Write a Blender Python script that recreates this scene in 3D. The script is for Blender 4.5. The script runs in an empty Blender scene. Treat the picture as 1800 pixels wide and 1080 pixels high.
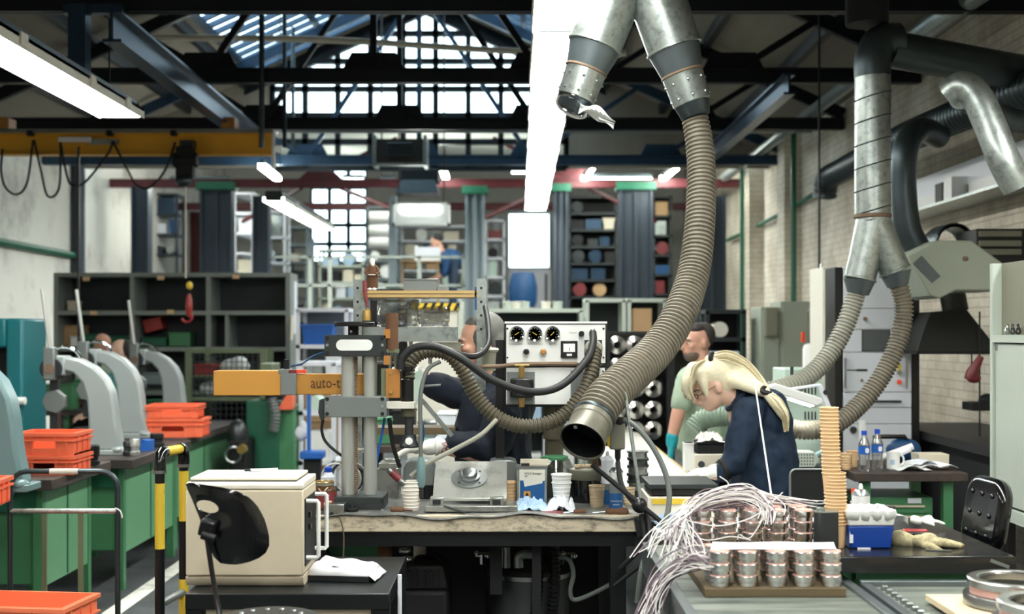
import bpy, bmesh, math, random
from mathutils import Vector, Matrix, Euler, noise
random.seed(7)
V = Vector
PI = math.pi
scene = bpy.context.scene
COL = scene.collection
# ---------------------------------------------------------------- camera, sky, exposure
F, CX, CY, EZ = 2200.0, 900.0, 585.0, 1.75
cam_d = bpy.data.cameras.new('camera'); cam = bpy.data.objects.new('camera', cam_d); COL.objects.link(cam)
cam.location = (0, 0, EZ); cam.rotation_euler = (PI/2, 0, 0)
cam_d.sensor_width = 36; cam_d.lens = F/1800*36; cam_d.shift_y = (CY-540)/1800
cam_d.dof.use_dof = True; cam_d.dof.focus_distance = 5.5; cam_d.dof.aperture_fstop = 2.1
cam_d.clip_start = .05
scene.camera = cam
w = bpy.data.worlds.new('overcast_sky'); scene.world = w; w.use_nodes = True
bg = w.node_tree.nodes['Background']; bg.inputs[0].default_value = (.74, .9, 1, 1); bg.inputs[1].default_value = 5.0
vs = scene.view_settings
vs.view_transform = 'Standard'; vs.look = 'None'; vs.gamma = 1; vs.use_curve_mapping = False; vs.exposure = 0.0
LAMP = 38.0            # emission of the fluorescent tubes
try: scene.cycles.use_denoising = True
except Exception: pass

# ---------------------------------------------------------------- helpers
def X(px, Y): return (px-CX)*Y/F
def Z(py, Y): return EZ-(py-CY)*Y/F
def P(px, py, Y): return V((X(px, Y), Y, Z(py, Y)))
def lin(r, g, b):
    f = lambda u: (u/255/12.92 if u <= 10 else ((u/255+.055)/1.055)**2.4)
    return (f(r), f(g), f(b), 1)
MATS = {}
def pm(name, rgb, rough=.5, metal=0, var=.12, sc=6, bump=0, bsc=80, dirt=None, damt=.5, dsc=4, emit=0, trans=0, coat=0, stretch=None):
    m = bpy.data.materials.new(name); m.use_nodes = True; nt = m.node_tree; N = nt.nodes; L = nt.links
    b = N['Principled BSDF']; col = lin(*rgb)
    tc = N.new('ShaderNodeTexCoord'); src = tc.outputs['Object']
    if stretch:
        mp = N.new('ShaderNodeMapping'); mp.inputs['Scale'].default_value = stretch; L.new(src, mp.inputs[0]); src = mp.outputs[0]
    n = N.new('ShaderNodeTexNoise'); n.inputs['Scale'].default_value = sc; n.inputs['Detail'].default_value = 4; L.new(src, n.inputs['Vector'])
    mx = N.new('ShaderNodeMix'); mx.data_type = 'RGBA'
    mx.inputs[6].default_value = tuple(max(0, c*(1-var)) for c in col[:3])+(1,); mx.inputs[7].default_value = tuple(min(1, c*(1+var)) for c in col[:3])+(1,)
    L.new(n.outputs[0], mx.inputs[0]); out = mx.outputs[2]
    if dirt:
        n2 = N.new('ShaderNodeTexNoise'); n2.inputs['Scale'].default_value = dsc; n2.inputs['Detail'].default_value = 8; n2.inputs['Roughness'].default_value = .7; L.new(src, n2.inputs['Vector'])
        rp = N.new('ShaderNodeValToRGB'); rp.color_ramp.elements[0].position = 1-damt-.12; rp.color_ramp.elements[1].position = min(1, 1-damt+.12)
        L.new(n2.outputs[0], rp.inputs[0])
        m2 = N.new('ShaderNodeMix'); m2.data_type = 'RGBA'; m2.inputs[7].default_value = lin(*dirt); L.new(rp.outputs[0], m2.inputs[0]); L.new(out, m2.inputs[6]); out = m2.outputs[2]
    L.new(out, b.inputs['Base Color'])
    b.inputs['Roughness'].default_value = rough; b.inputs['Metallic'].default_value = metal
    if trans: b.inputs['Transmission Weight'].default_value = trans
    if coat: b.inputs['Coat Weight'].default_value = coat
    if emit: L.new(out, b.inputs['Emission Color']); b.inputs['Emission Strength'].default_value = emit
    if bump:
        n3 = N.new('ShaderNodeTexNoise'); n3.inputs['Scale'].default_value = bsc; n3.inputs['Detail'].default_value = 3; L.new(src, n3.inputs['Vector'])
        bp = N.new('ShaderNodeBump'); bp.inputs['Strength'].default_value = bump; bp.inputs['Distance'].default_value = .01; L.new(n3.outputs[0], bp.inputs['Height']); L.new(bp.outputs[0], b.inputs['Normal'])
    MATS[name] = m
    return m
def brick_mat(name, c1, c2, mortar, scale=1.0, rough=.85):
    m = bpy.data.materials.new(name); m.use_nodes = True; nt = m.node_tree; N = nt.nodes; L = nt.links; b = N['Principled BSDF']
    tc = N.new('ShaderNodeTexCoord'); sp = N.new('ShaderNodeSeparateXYZ'); L.new(tc.outputs['Object'], sp.inputs[0])
    cb = N.new('ShaderNodeCombineXYZ'); ad = N.new('ShaderNodeMath'); L.new(sp.outputs[0], ad.inputs[0]); L.new(sp.outputs[1], ad.inputs[1]); L.new(ad.outputs[0], cb.inputs[0]); L.new(sp.outputs[2], cb.inputs[1])
    br = N.new('ShaderNodeTexBrick'); L.new(cb.outputs[0], br.inputs['Vector'])
    br.inputs['Color1'].default_value = lin(*c1); br.inputs['Color2'].default_value = lin(*c2); br.inputs['Mortar'].default_value = lin(*mortar)
    br.inputs['Scale'].default_value = scale; br.inputs['Brick Width'].default_value = .225; br.inputs['Row Height'].default_value = .075; br.inputs['Mortar Size'].default_value = .006; br.inputs['Mortar Smooth'].default_value = .4
    n = N.new('ShaderNodeTexNoise'); n.inputs['Scale'].default_value = 1.3; n.inputs['Detail'].default_value = 8; n.inputs['Roughness'].default_value = .7; L.new(tc.outputs['Object'], n.inputs['Vector'])
    rp = N.new('ShaderNodeValToRGB'); rp.color_ramp.elements[0].position = .35; rp.color_ramp.elements[0].color = (.5, .47, .42, 1); rp.color_ramp.elements[1].position = .62; L.new(n.outputs[0], rp.inputs[0])
    mx = N.new('ShaderNodeMix'); mx.data_type = 'RGBA'; mx.blend_type = 'MULTIPLY'; mx.inputs[0].default_value = .8; L.new(br.outputs[0], mx.inputs[6]); L.new(rp.outputs[0], mx.inputs[7])
    L.new(mx.outputs[2], b.inputs['Base Color']); b.inputs['Roughness'].default_value = rough
    bp = N.new('ShaderNodeBump'); bp.inputs['Strength'].default_value = .5; bp.inputs['Distance'].default_value = .008; bp.invert = True; L.new(br.outputs['Fac'], bp.inputs['Height']); L.new(bp.outputs[0], b.inputs['Normal'])
    MATS[name] = m
def glass_mat(name, tint=(1, 1, 1), gloss=.08, fk=.5):
    m = bpy.data.materials.new(name); m.use_nodes = True; nt = m.node_tree; N = nt.nodes; L = nt.links
    N.remove(N['Principled BSDF']); o = N['Material Output']
    t = N.new('ShaderNodeBsdfTransparent'); t.inputs[0].default_value = tuple(tint)+(1,)
    g = N.new('ShaderNodeBsdfGlossy'); g.inputs['Roughness'].default_value = .12
    fr = N.new('ShaderNodeLayerWeight'); fr.inputs[0].default_value = .35
    mul = N.new('ShaderNodeMath'); mul.operation = 'MULTIPLY_ADD'; mul.inputs[1].default_value = fk; mul.inputs[2].default_value = gloss; L.new(fr.outputs['Fresnel'], mul.inputs[0])
    mx = N.new('ShaderNodeMixShader'); L.new(mul.outputs[0], mx.inputs[0]); L.new(t.outputs[0], mx.inputs[1]); L.new(g.outputs[0], mx.inputs[2]); L.new(mx.outputs[0], o.inputs[0])
    MATS[name] = m
def emit_mat(name, rgb, s):
    m = bpy.data.materials.new(name); m.use_nodes = True; nt = m.node_tree; N = nt.nodes
    b = N['Principled BSDF']; b.inputs['Base Color'].default_value = (.8, .8, .8, 1); b.inputs['Emission Color'].default_value = lin(*rgb); b.inputs['Emission Strength'].default_value = s
    MATS[name] = m

def frame_of(d):
    d = d.normalized(); a = V((0, 0, 1)) if abs(d.z) < .9 else V((1, 0, 0))
    u = a.cross(d).normalized(); return u, d.cross(u).normalized()
def spline(pts, n=8, closed=False):
    pts = [V(p) for p in pts]; out = []; m = len(pts)
    for i in range(m if closed else m-1):
        g = lambda k: pts[k % m] if closed else pts[max(0, min(m-1, k))]
        p0, p1, p2, p3 = g(i-1), g(i), g(i+1), g(i+2)
        for k in range(n):
            t = k/n; out.append(.5*((2*p1)+(p2-p0)*t+(2*p0-5*p1+4*p2-p3)*t*t+(3*p1-p0-3*p2+p3)*t**3))
    if not closed: out.append(pts[-1])
    return out
class MB:
    def __init__(s): s.v = []; s.f = []; s.mi = []
    def add(s, vs_, fs, mi=0):
        o = len(s.v); s.v += [V(p) for p in vs_]
        for f in fs: s.f.append([i+o for i in f]); s.mi.append(mi)
        return s
    def box(s, x0, x1, y0, y1, z0, z1, mi=0):
        return s.add([(x0,y0,z0),(x1,y0,z0),(x1,y1,z0),(x0,y1,z0),(x0,y0,z1),(x1,y0,z1),(x1,y1,z1),(x0,y1,z1)],
                     [(3,2,1,0),(4,5,6,7),(0,1,5,4),(1,2,6,5),(2,3,7,6),(3,0,4,7)], mi)
    def obox(s, c, size, rot=(0,0,0), mi=0):
        R = Euler(rot).to_matrix() if not isinstance(rot, Matrix) else rot; c = V(c); h = V(size)/2
        q = [c+R@V((sx*h.x, sy*h.y, sz*h.z)) for sz in (-1,1) for sx, sy in ((-1,-1),(1,-1),(1,1),(-1,1))]
        return s.add(q, [(3,2,1,0),(4,5,6,7),(0,1,5,4),(1,2,6,5),(2,3,7,6),(3,0,4,7)], mi)
    def bar(s, p0, p1, w, h, mi=0):
        p0, p1 = V(p0), V(p1); u, v = frame_of(p1-p0)
        q = [p+u*a*w/2+v*b*h/2 for p in (p0, p1) for a, b in ((-1,-1),(1,-1),(1,1),(-1,1))]
        return s.add(q, [(3,2,1,0),(4,5,6,7),(0,1,5,4),(1,2,6,5),(2,3,7,6),(3,0,4,7)], mi)
    def loft(s, rings, cap=True, mi=0, closed=False):
        n = len(rings[0]); o = len(s.v); s.v += [V(p) for r in rings for p in r]; m = len(rings)
        for i in range(m if closed else m-1):
            for j in range(n):
                a = o+i*n+j; b = o+i*n+(j+1) % n; i2 = (i+1) % m
                s.f.append([a, b, o+i2*n+(j+1) % n, o+i2*n+j]); s.mi.append(mi)
        if cap and not closed:
            s.f.append(list(range(o, o+n))[::-1]); s.mi.append(mi); s.f.append(list(range(o+(m-1)*n, o+m*n))); s.mi.append(mi)
        return s
    def tube(s, pts, r, n=8, cap=True, mi=0, closed=False, flat=1):
        pts = [V(p) for p in pts]; m = len(pts); rings = []; u = None
        for i, p in enumerate(pts):
            d = (pts[(i+1) % m]-pts[i-1]) if closed else (pts[min(i+1, m-1)]-pts[max(i-1, 0)])
            if d.length < 1e-9: d = V((0,0,1))
            d.normalize()
            if u is None: u, v = frame_of(d)
            else:
                u = (u-d*u.dot(d)); u = u.normalized() if u.length > 1e-6 else frame_of(d)[0]; v = d.cross(u)
            rr = r[i] if isinstance(r, (list, tuple)) else r
            rings.append([p+u*rr*math.cos(2*PI*k/n)+v*rr*flat*math.sin(2*PI*k/n) for k in range(n)])
        return s.loft(rings, cap, mi, closed)
    def cyl(s, p0, p1, r0, r1=None, n=16, cap=True, mi=0):
        return s.tube([p0, p1], [r0, r0 if r1 is None else r1], n, cap, mi)
    def hose(s, ctrl, r, pitch, depth, n=16, sub=24, mi=0):
        pts = spline(ctrl, sub); m = len(pts); cum = [0]
        for i in range(1, m): cum.append(cum[-1]+(pts[i]-pts[i-1]).length)
        Lh = cum[-1]; k = max(2, int(Lh/pitch)); q = []; rr = []; j = 0
        prof = ((0, 1), (.28, 1), (.5, 1-depth), (.78, 1-depth)) if True else None
        for i in range(k):
            for t, a in prof:
                d = (i+t)/k*Lh
                while j < m-2 and cum[j+1] < d: j += 1
                e = (d-cum[j])/max(1e-9, cum[j+1]-cum[j]); q.append(pts[j].lerp(pts[j+1], e))
                g = d/Lh; R = r if not isinstance(r, (list, tuple)) else r[min(len(r)-2, int(g*(len(r)-1)))]*(1-(g*(len(r)-1)-min(len(r)-2, int(g*(len(r)-1)))))+r[min(len(r)-2, int(g*(len(r)-1)))+1]*(g*(len(r)-1)-min(len(r)-2, int(g*(len(r)-1))))
                rr.append(R*a)
        return s.tube(q, rr, n, True, mi)
    def lathe(s, prof, c=(0,0,0), axis=(0,0,1), n=20, cap=True, mi=0):
        c = V(c); d = V(axis).normalized(); u, v = frame_of(d)
        return s.loft([[c+d*z+u*max(r,1e-4)*math.cos(2*PI*k/n)+v*max(r,1e-4)*math.sin(2*PI*k/n) for k in range(n)] for r, z in prof], cap, mi)
    def prism(s, poly, axis, a, b, mi=0):
        f = {'X': lambda p, t: (t, p[0], p[1]), 'Y': lambda p, t: (p[0], t, p[1]), 'Z': lambda p, t: (p[0], p[1], t)}[axis]
        n = len(poly); return s.add([f(p, a) for p in poly]+[f(p, b) for p in poly], [list(range(n))[::-1], list(range(n, 2*n))]+[(i, (i+1) % n, n+(i+1) % n, n+i) for i in range(n)], mi)
    def ell(s, c, r, rot=(0,0,0), nu=14, nv=9, mi=0):
        R = Euler(rot).to_matrix() if not isinstance(rot, Matrix) else rot; c = V(c); r = V(r) if not isinstance(r, (int, float)) else V((r,r,r)); rings = []
        for i in range(nv+1):
            t = PI*(i+.02)/(nv+.04); rings.append([c+R@V((r.x*math.sin(t)*math.cos(2*PI*k/nu), r.y*math.sin(t)*math.sin(2*PI*k/nu), -r.z*math.cos(t))) for k in range(nu)])
        return s.loft(rings, True, mi)
    def grid(s, fn, nu, nv, mi=0):
        o = len(s.v); s.v += [V(fn(i/nu, j/nv)) for j in range(nv+1) for i in range(nu+1)]
        for j in range(nv):
            for i in range(nu): a = o+j*(nu+1)+i; s.f.append([a, a+1, a+nu+2, a+nu+1]); s.mi.append(mi)
        return s
    def move(s, M):
        s.v = [M@p for p in s.v]; return s
    def bounds(s):
        return V([min(p[i] for p in s.v) for i in range(3)]), V([max(p[i] for p in s.v) for i in range(3)])
OFF = {}   # world offset of things built in world coordinates
def link(name, mb, mats, off, smooth=35, bev=0, fix=True, sol=0):
    me = bpy.data.meshes.new(name); me.from_pydata([p-off for p in mb.v], [], mb.f)
    if not isinstance(mats, (list, tuple)): mats = [mats]
    for m in mats: me.materials.append(MATS[m])
    if len(mats) > 1: me.polygons.foreach_set('material_index', mb.mi)
    if fix:
        bm = bmesh.new(); bm.from_mesh(me); bmesh.ops.recalc_face_normals(bm, faces=bm.faces); bm.to_mesh(me); bm.free()
    if smooth:
        me.polygons.foreach_set('use_smooth', [True]*len(me.polygons)); me.set_sharp_from_angle(angle=math.radians(smooth))
    me.update()
    o = bpy.data.objects.new(name, me); COL.objects.link(o)
    if sol:
        sm_ = o.modifiers.new('thickness', 'SOLIDIFY'); sm_.thickness = sol; sm_.offset = 0
    if bev:
        b = o.modifiers.new('bevel', 'BEVEL'); b.width = bev; b.segments = 2; b.limit_method = 'ANGLE'; b.angle_limit = math.radians(50)
    return o
def tag(o, label=None, cat=None, group=None, kind=None):
    for k, v in (('label', label), ('category', cat), ('group', group), ('kind', kind)):
        if v: o[k] = v
    return o
def thing(name, label, cat, loc=(0,0,0), rz=0, group=None):
    o = bpy.data.objects.new(name, None); COL.objects.link(o); o.location = loc; o.rotation_euler = (0,0,rz); o.empty_display_size = .1
    OFF[o] = V(loc); return tag(o, label, cat, group)
def part(name, mb, mats, parent, local=False, label=None, kind=None, **k):
    off = V((0,0,0)) if local else OFF.get(parent, V((0,0,0)))
    o = link(name, mb, mats, off, **k); o.parent = parent; OFF[o] = off
    return tag(o, label, kind=kind)
def solo(name, mb, mats, label, cat, group=None, kind=None, **k):
    lo, hi = mb.bounds(); off = V(((lo.x+hi.x)/2, (lo.y+hi.y)/2, lo.z))
    o = link(name, mb, mats, off, **k); o.location = off; OFF[o] = off
    return tag(o, label, cat, group, kind)
def struct(name, mb, mats, **k):
    o = link(name, mb, mats, V((0,0,0)), **k); OFF[o] = V((0,0,0)); o['kind'] = 'structure'; return o
def dup(t, loc, rz=None, label=None, scale=None):
    def cp(o, par):
        c = o.copy(); COL.objects.link(c); c.parent = par
        for ch in [q for q in o.children]: cp(ch, c)
        return c
    c = cp(t, None); c.location = loc
    if rz is not None: c.rotation_euler = (0,0,rz)
    if label: c['label'] = label
    if scale: c.scale = (scale,)*3
    OFF[c] = V(loc); return c
def text(name, s, size, mat, parent, c, ang=0, ext=.0008, width=1.0, align='CENTER'):
    # lettering facing the camera side (-Y), centre c in world coordinates
    cu = bpy.data.curves.new(name, 'FONT'); cu.body = s; cu.size = size; cu.align_x = align; cu.align_y = 'CENTER'; cu.extrude = ext; cu.resolution_u = 2
    tmp = bpy.data.objects.new(name, cu); COL.objects.link(tmp); dg = bpy.context.evaluated_depsgraph_get(); me = bpy.data.meshes.new_from_object(tmp.evaluated_get(dg))
    bpy.data.objects.remove(tmp); bpy.data.curves.remove(cu)
    me.transform(Matrix.Translation(V(c)-OFF.get(parent, V((0,0,0)))) @ Matrix.Rotation(ang, 4, 'Y') @ Matrix.Rotation(PI/2, 4, 'X') @ Matrix.Diagonal((width,1,1,1)))
    me.materials.clear(); me.materials.append(MATS[mat]); o = bpy.data.objects.new(name, me); COL.objects.link(o); o.parent = parent; return o
def rrect(cx, cz, w, h, r, n=5):
    r = min(r, w/2-1e-4, h/2-1e-4); out = []
    for qx, qz, a0 in ((1,1,0),(-1,1,PI/2),(-1,-1,PI),(1,-1,1.5*PI)):
        for k in range(n+1): a = a0+PI/2*k/n; out.append((cx+qx*(w/2-r)+r*math.cos(a), cz+qz*(h/2-r)+r*math.sin(a)))
    return out

# ---------------------------------------------------------------- materials
pm('floor', (74,78,80), .75, var=.2, sc=2, dirt=(42,46,48), damt=.45, dsc=1.4, bump=.15)
pm('line_white', (225,225,215), .7, var=.1, sc=9, dirt=(120,122,120), damt=.35, dsc=5)
pm('plaster', (226,223,214), .85, var=.08, sc=1.2, dirt=(150,145,135), damt=.38, dsc=.8)
brick_mat('brick', (228,220,204), (220,211,194), (192,182,166))
pm('roof_board', (124,118,106), .85, var=.15, sc=1.5, stretch=(6,.4,1))
pm('ceil_white', (200,200,192), .8)
pm('steel_black', (10,19,25), .45, .3, var=.25, sc=5)
pm('steel_blue', (46,68,90), .3, .5, var=.2, sc=4)
pm('steel_red', (78,20,26), .5, .1)
pm('col_grey', (112,124,130), .5, .2, var=.1)
pm('col_blue', (44,54,64), .5, .2)
pm('green_dark', (18,90,66), .5)
pm('green', (68,128,88), .42, var=.14, sc=3)
pm('green_pale', (98,154,114), .5, var=.12, sc=3)
pm('wood_top', (74,62,56), .6, var=.3, sc=5, dirt=(38,36,36), damt=.5, dsc=3)
pm('orange', (238,112,76), .42, var=.07)
pm('orange_pale', (250,132,92), .45, var=.06)
pm('press', (158,167,167), .38, .1, var=.07, sc=4)
pm('press_teal', (112,142,144), .38, .1, var=.06, sc=4)
pm('teal', (12,102,110), .42, var=.08)
pm('black', (14,15,17), .35, var=.2)
pm('black_gloss', (9,10,13), .16, var=.1, coat=.4)
pm('black_matte', (8,12,14), .7, var=.25)
pm('rubber', (24,26,27), .55, var=.2, sc=9)
pm('steel', (165,170,170), .3, 1, var=.12, sc=5)
pm('steel_col', (186,190,186), .34, .6, var=.12, sc=3, stretch=(1,1,.2))
pm('steel_dark', (70,74,76), .4, .8, var=.25, sc=7)
pm('turned', (222,220,218), .24, 1, var=.1, sc=14, stretch=(1,1,12))
pm('chrome', (225,228,230), .08, 1, var=.03)
pm('galv', (164,172,168), .36, .8, var=.14, sc=40, dirt=(112,122,120), damt=.4, dsc=22, bump=.05, bsc=60)
pm('collar', (120,118,106), .45, .5, var=.15, sc=14, dirt=(84,82,72), damt=.4, dsc=9)
pm('galv_dark', (70,80,84), .38, .8, var=.2, sc=10)
pm('galv_band', (104,114,118), .4, .7, var=.15, sc=10)
pm('rust', (120,100,82), .7, .2, var=.3, sc=20)
pm('hose_grey', (124,118,104), .55, .05, var=.14, sc=9, dirt=(70,66,56), damt=.36, dsc=14)
pm('hose_pale', (152,152,140), .5, .05, var=.1, sc=9, dirt=(96,94,84), damt=.34, dsc=12)
pm('hose_brown', (84,78,62), .55, 0, var=.2, sc=12)
pm('hose_green', (128,148,132), .5, 0, var=.1, sc=9)
pm('cable_grey', (92,98,94), .45, var=.1)
pm('cream', (206,194,170), .5, var=.05, sc=20)
pm('cream_pale', (226,220,204), .45, var=.04)
pm('table_frame', (9,14,17), .4, var=.3)
pm('bench_edge', (204,192,168), .65, var=.08, sc=5, dirt=(64,58,50), damt=.4, dsc=24, stretch=(.7,1,1.4))
pm('bench_mat', (86,88,86), .42, var=.35, sc=6, dirt=(150,148,140), damt=.42, dsc=5)
pm('orange_box', (196,140,60), .45, var=.06, sc=3)
pm('amber', (168,114,52), .5, var=.2, sc=14)
pm('mid_grey', (128,134,134), .4, .5, var=.08)
pm('dark_plate', (54,59,59), .45, .4, var=.1)
pm('white', (232,234,232), .45, var=.03)
pm('white_panel', (222,224,222), .4, var=.03)
pm('off_white', (214,212,200), .55, var=.05)
pm('paper', (238,238,242), .8, var=.03)
pm('tan_cup', (226,190,146), .7, var=.05)
pm('tan_cup_dark', (196,176,146), .7, var=.05)
pm('cup_white', (232,226,214), .65, var=.04)
pm('alu_cast', (176,178,172), .34, .75, var=.12, sc=10, dirt=(112,112,106), damt=.4, dsc=8)
pm('blue_label', (24,84,140), .45, var=.06)
pm('blue_tub', (8,62,152), .4, var=.06, dirt=(40,100,180), damt=.25, dsc=10)
pm('plastic_clear', (224,228,226), .35, var=.1, sc=20)
pm('blue_cap', (24,76,196), .4)
pm('red', (150,44,42), .4, var=.15)
pm('red_dark', (112,40,44), .45, var=.2)
pm('orange_cap', (236,74,40), .4)
pm('rag_blue', (164,190,214), .85, var=.14, sc=9)
pm('rag_white', (214,218,226), .85, var=.08)
pm('glove_white', (238,238,232), .85, var=.05, bump=.2, bsc=200)
pm('glove_yellow', (190,180,140), .9, var=.2, sc=24, dirt=(104,96,78), damt=.46, dsc=26, bump=.3, bsc=220)
pm('glove_teal', (0,138,150), .5, var=.06)
pm('navy', (12,24,42), .8, var=.14, sc=7, bump=.25, bsc=16)
pm('navy_blue', (8,34,58), .8, var=.16, sc=6, bump=.25, bsc=14)
pm('teal_shirt', (70,160,158), .8, var=.1)
pm('sage', (150,168,146), .85, var=.08, sc=6, bump=.2, bsc=14)
pm('jeans', (48,64,86), .85, var=.15)
pm('skin', (214,164,140), .5, var=.06, sc=14)
pm('skin_pale', (226,186,164), .5, var=.06, sc=14)
pm('skin_red', (196,148,128), .5, var=.1, sc=10)
pm('hair_blonde', (236,226,196), .42, var=.22, sc=30, stretch=(1,1,6))
pm('hair_ash', (184,170,134), .5, var=.2, sc=30)
pm('beard', (98,82,72), .8, var=.3, sc=60)
pm('table_pale', (196,196,190), .5, var=.06, sc=3, dirt=(150,148,140), damt=.3, dsc=3)
pm('hair_grey', (104,104,100), .7, var=.35, sc=60)
pm('hair_dark', (50,44,42), .8, var=.3, sc=60)
pm('hair_black', (16,16,18), .6, var=.2)
pm('brown', (96,66,44), .8, var=.15)
pm('plywood', (190,160,106), .6, var=.15, sc=6, stretch=(.4,3,3))
pm('plywood_dark', (100,86,62), .65, var=.25, sc=7, stretch=(.4,3,3))
pm('board_pale', (214,196,164), .6, var=.08, stretch=(.5,3,3))
pm('yellow', (222,190,60), .45, var=.1, dirt=(120,100,40), damt=.3, dsc=16)
pm('yellow_crane', (222,164,44), .45, var=.1, sc=3)
pm('conveyor', (126,132,124), .5, .3, var=.2, sc=3, dirt=(70,78,76), damt=.45, dsc=5, stretch=(.5,4,1))
pm('rail', (124,132,134), .35, .7, var=.15)
pm('bench_black', (28,29,30), .18, var=.4, sc=4, dirt=(62,60,56), damt=.36, dsc=7, stretch=(.3,2,1))
pm('wire', (222,218,216), .5, var=.08)
pm('wire_shade', (120,104,116), .5)  # colours some wires as the purplish shadow between the white ones
pm('copper_pink', (226,178,166), .5, .1, var=.1)
pm('sage_metal', (150,158,144), .5, var=.05)
pm('sage_light', (178,188,178), .45, var=.05)
pm('olive_grey', (122,122,106), .5, var=.06)
pm('rack_white', (224,229,238), .45, var=.04)
pm('screen', (74,84,88), .2)
pm('glass_tan', (80,52,30), .15, var=.2)
pm('brass', (190,156,96), .3, .9, var=.1)
pm('card', (178,146,108), .8, var=.1)
pm('card_pale', (214,206,186), .8, var=.06)
pm('blue_deep', (12,66,112), .5, var=.2, sc=5)
pm('blue', (26,92,176), .5)
pm('shelf_steel', (132,140,136), .5, .2, var=.1)
pm('shelf_dark', (34,42,44), .6, .1, var=.2)
pm('khaki', (106,118,92), .5, .2, var=.15)
pm('hood_black', (30,31,30), .55, .2, var=.2)
pm('mint', (188,210,198), .5, var=.04)
pm('plaid', (30,54,52), .8)
glass_mat('window_glass', (.97, 1, 1), .03, 0)
glass_mat('clear_glass', (.86, .9, .9), .14)
glass_mat('bottle_clear', (.93,.95,.96), .22, .6)
glass_mat('film', (.86, .87, .86), .25)
emit_mat('tube', (253,254,247), LAMP)
emit_mat('tube_dim', (250,255,246), LAMP*2.4)
# ================================================================ the setting
XL, XR, YB, YG, YF = -6.3, 3.7, 27.0, 18.0, -4.5      # left/right wall, far wall, gable, wall behind the camera
RX = -1.25
def roof_z(x): return 6.55-.45*abs(x-RX)
def cells(a0, a1, b0, b1, holes):
    A = sorted({a0, a1}|{h[0] for h in holes}|{h[1] for h in holes}); B = sorted({b0, b1}|{h[2] for h in holes}|{h[3] for h in holes})
    for i in range(len(A)-1):
        for j in range(len(B)-1):
            ca, cb = (A[i]+A[i+1])/2, (B[j]+B[j+1])/2
            if not any(h[0] < ca < h[1] and h[2] < cb < h[3] for h in holes): yield A[i], A[i+1], B[j], B[j+1]
struct('floor', MB().box(XL-.2, XR+.2, YF-.2, YB+.2, -.1, 0), 'floor')
m = MB().box(-2.55, -2.43, 4.5, 17, .001, .004)
struct('trim_1', m, 'line_white')
struct('wall_left', MB().box(XL-.2, XL, YF, YB, 0, 5.6), 'plaster')
struct('wall_right', MB().box(XR, XR+.2, YF, YB, 0, 5.6), 'brick')
struct('wall_front', MB().box(XL, XR, YF-.2, YF, 0, 6.6), 'plaster')
# far wall with its window openings
WIN = [(X(545,YB), X(645,YB), Z(462,YB), Z(296,YB)), (X(893,YB), X(967,YB), Z(472,YB), Z(374,YB))]
m = MB()
for a, b, c, d in cells(XL, XR, 0, 5.6, WIN): m.box(a, b, YB, YB+.2, c, d)
struct('wall_back', m, 'ceil_white')
for k, (a, b, c, d) in enumerate(WIN):
    nx, nz = ((3, 5), (1, 1))[k]; f = MB(); t = .09 if k == 0 else .05
    for i in range(nx+1): q = a+(b-a)*i/nx; f.box(q-t/2, q+t/2, YB+.04, YB+.12, c, d)
    for j in range(nz+1): q = c+(d-c)*j/nz; f.box(a, b, YB+.04, YB+.12, q-t/2, q+t/2)
    o = struct('window_%d' % (k+1), f, 'steel_black' if k == 0 else 'white')
    for i in range(nx):
        for j in range(nz): part('pane', MB().box(a+(b-a)*i/nx+t/2, a+(b-a)*(i+1)/nx-t/2, YB+.07, YB+.08, c+(d-c)*j/nz+t/2, c+(d-c)*(j+1)/nz-t/2), 'window_glass', o)
# pitched roof over the near hall, with a glazed bay next to the gable
SK = (.35, 2.45, 13.6, 17.75)
m = MB()
def slab(m, side, d0, d1, y0, y1, lift=0, th=.06):
    q = [(RX+side*d, y, roof_z(RX+side*d)+lift+t) for t in (0, th) for d, y in ((d0,y0),(d1,y0),(d1,y1),(d0,y1))]
    m.add(q, [(3,2,1,0),(4,5,6,7),(0,1,5,4),(1,2,6,5),(2,3,7,6),(3,0,4,7)])
for side, dm in ((-1, RX-XL+.2), (1, XR-RX+.2)):
    for a, b, c, d in cells(0, dm, YF, YG+.1, [SK]): slab(m, side, a, b, c, d)
roof = struct('ceiling', m, 'roof_board')
for side in (-1, 1):
    for d in (2.6, 3.4, 4.2):
        x = RX+side*d
        part('purlin', MB().box(x-.04, x+.04, YF, YG, roof_z(x)-.12, roof_z(x)), 'steel_black', roof)
    fr = MB(); n = 13
    for i in range(n+1):
        y = SK[2]+(SK[3]-SK[2])*i/n; slab(fr, side, SK[0], SK[1], y-.035, y+.035, -.02, .07)
    for d in (SK[0], 1.4, SK[1]): slab(fr, side, d-.03, d+.03, SK[2], SK[3], -.03, .06)
    sk = struct('window_%d' % (3 if side < 0 else 4), fr, 'steel_blue')
    for i in range(n):
        for a, b in ((SK[0], 1.4), (1.4, SK[1])):
            y0 = SK[2]+(SK[3]-SK[2])*i/n; g = MB(); slab(g, side, a+.03, b-.03, y0+.035, y0+(SK[3]-SK[2])/n-.035, .01, .008); part('pane', g, 'window_glass', sk)
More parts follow.
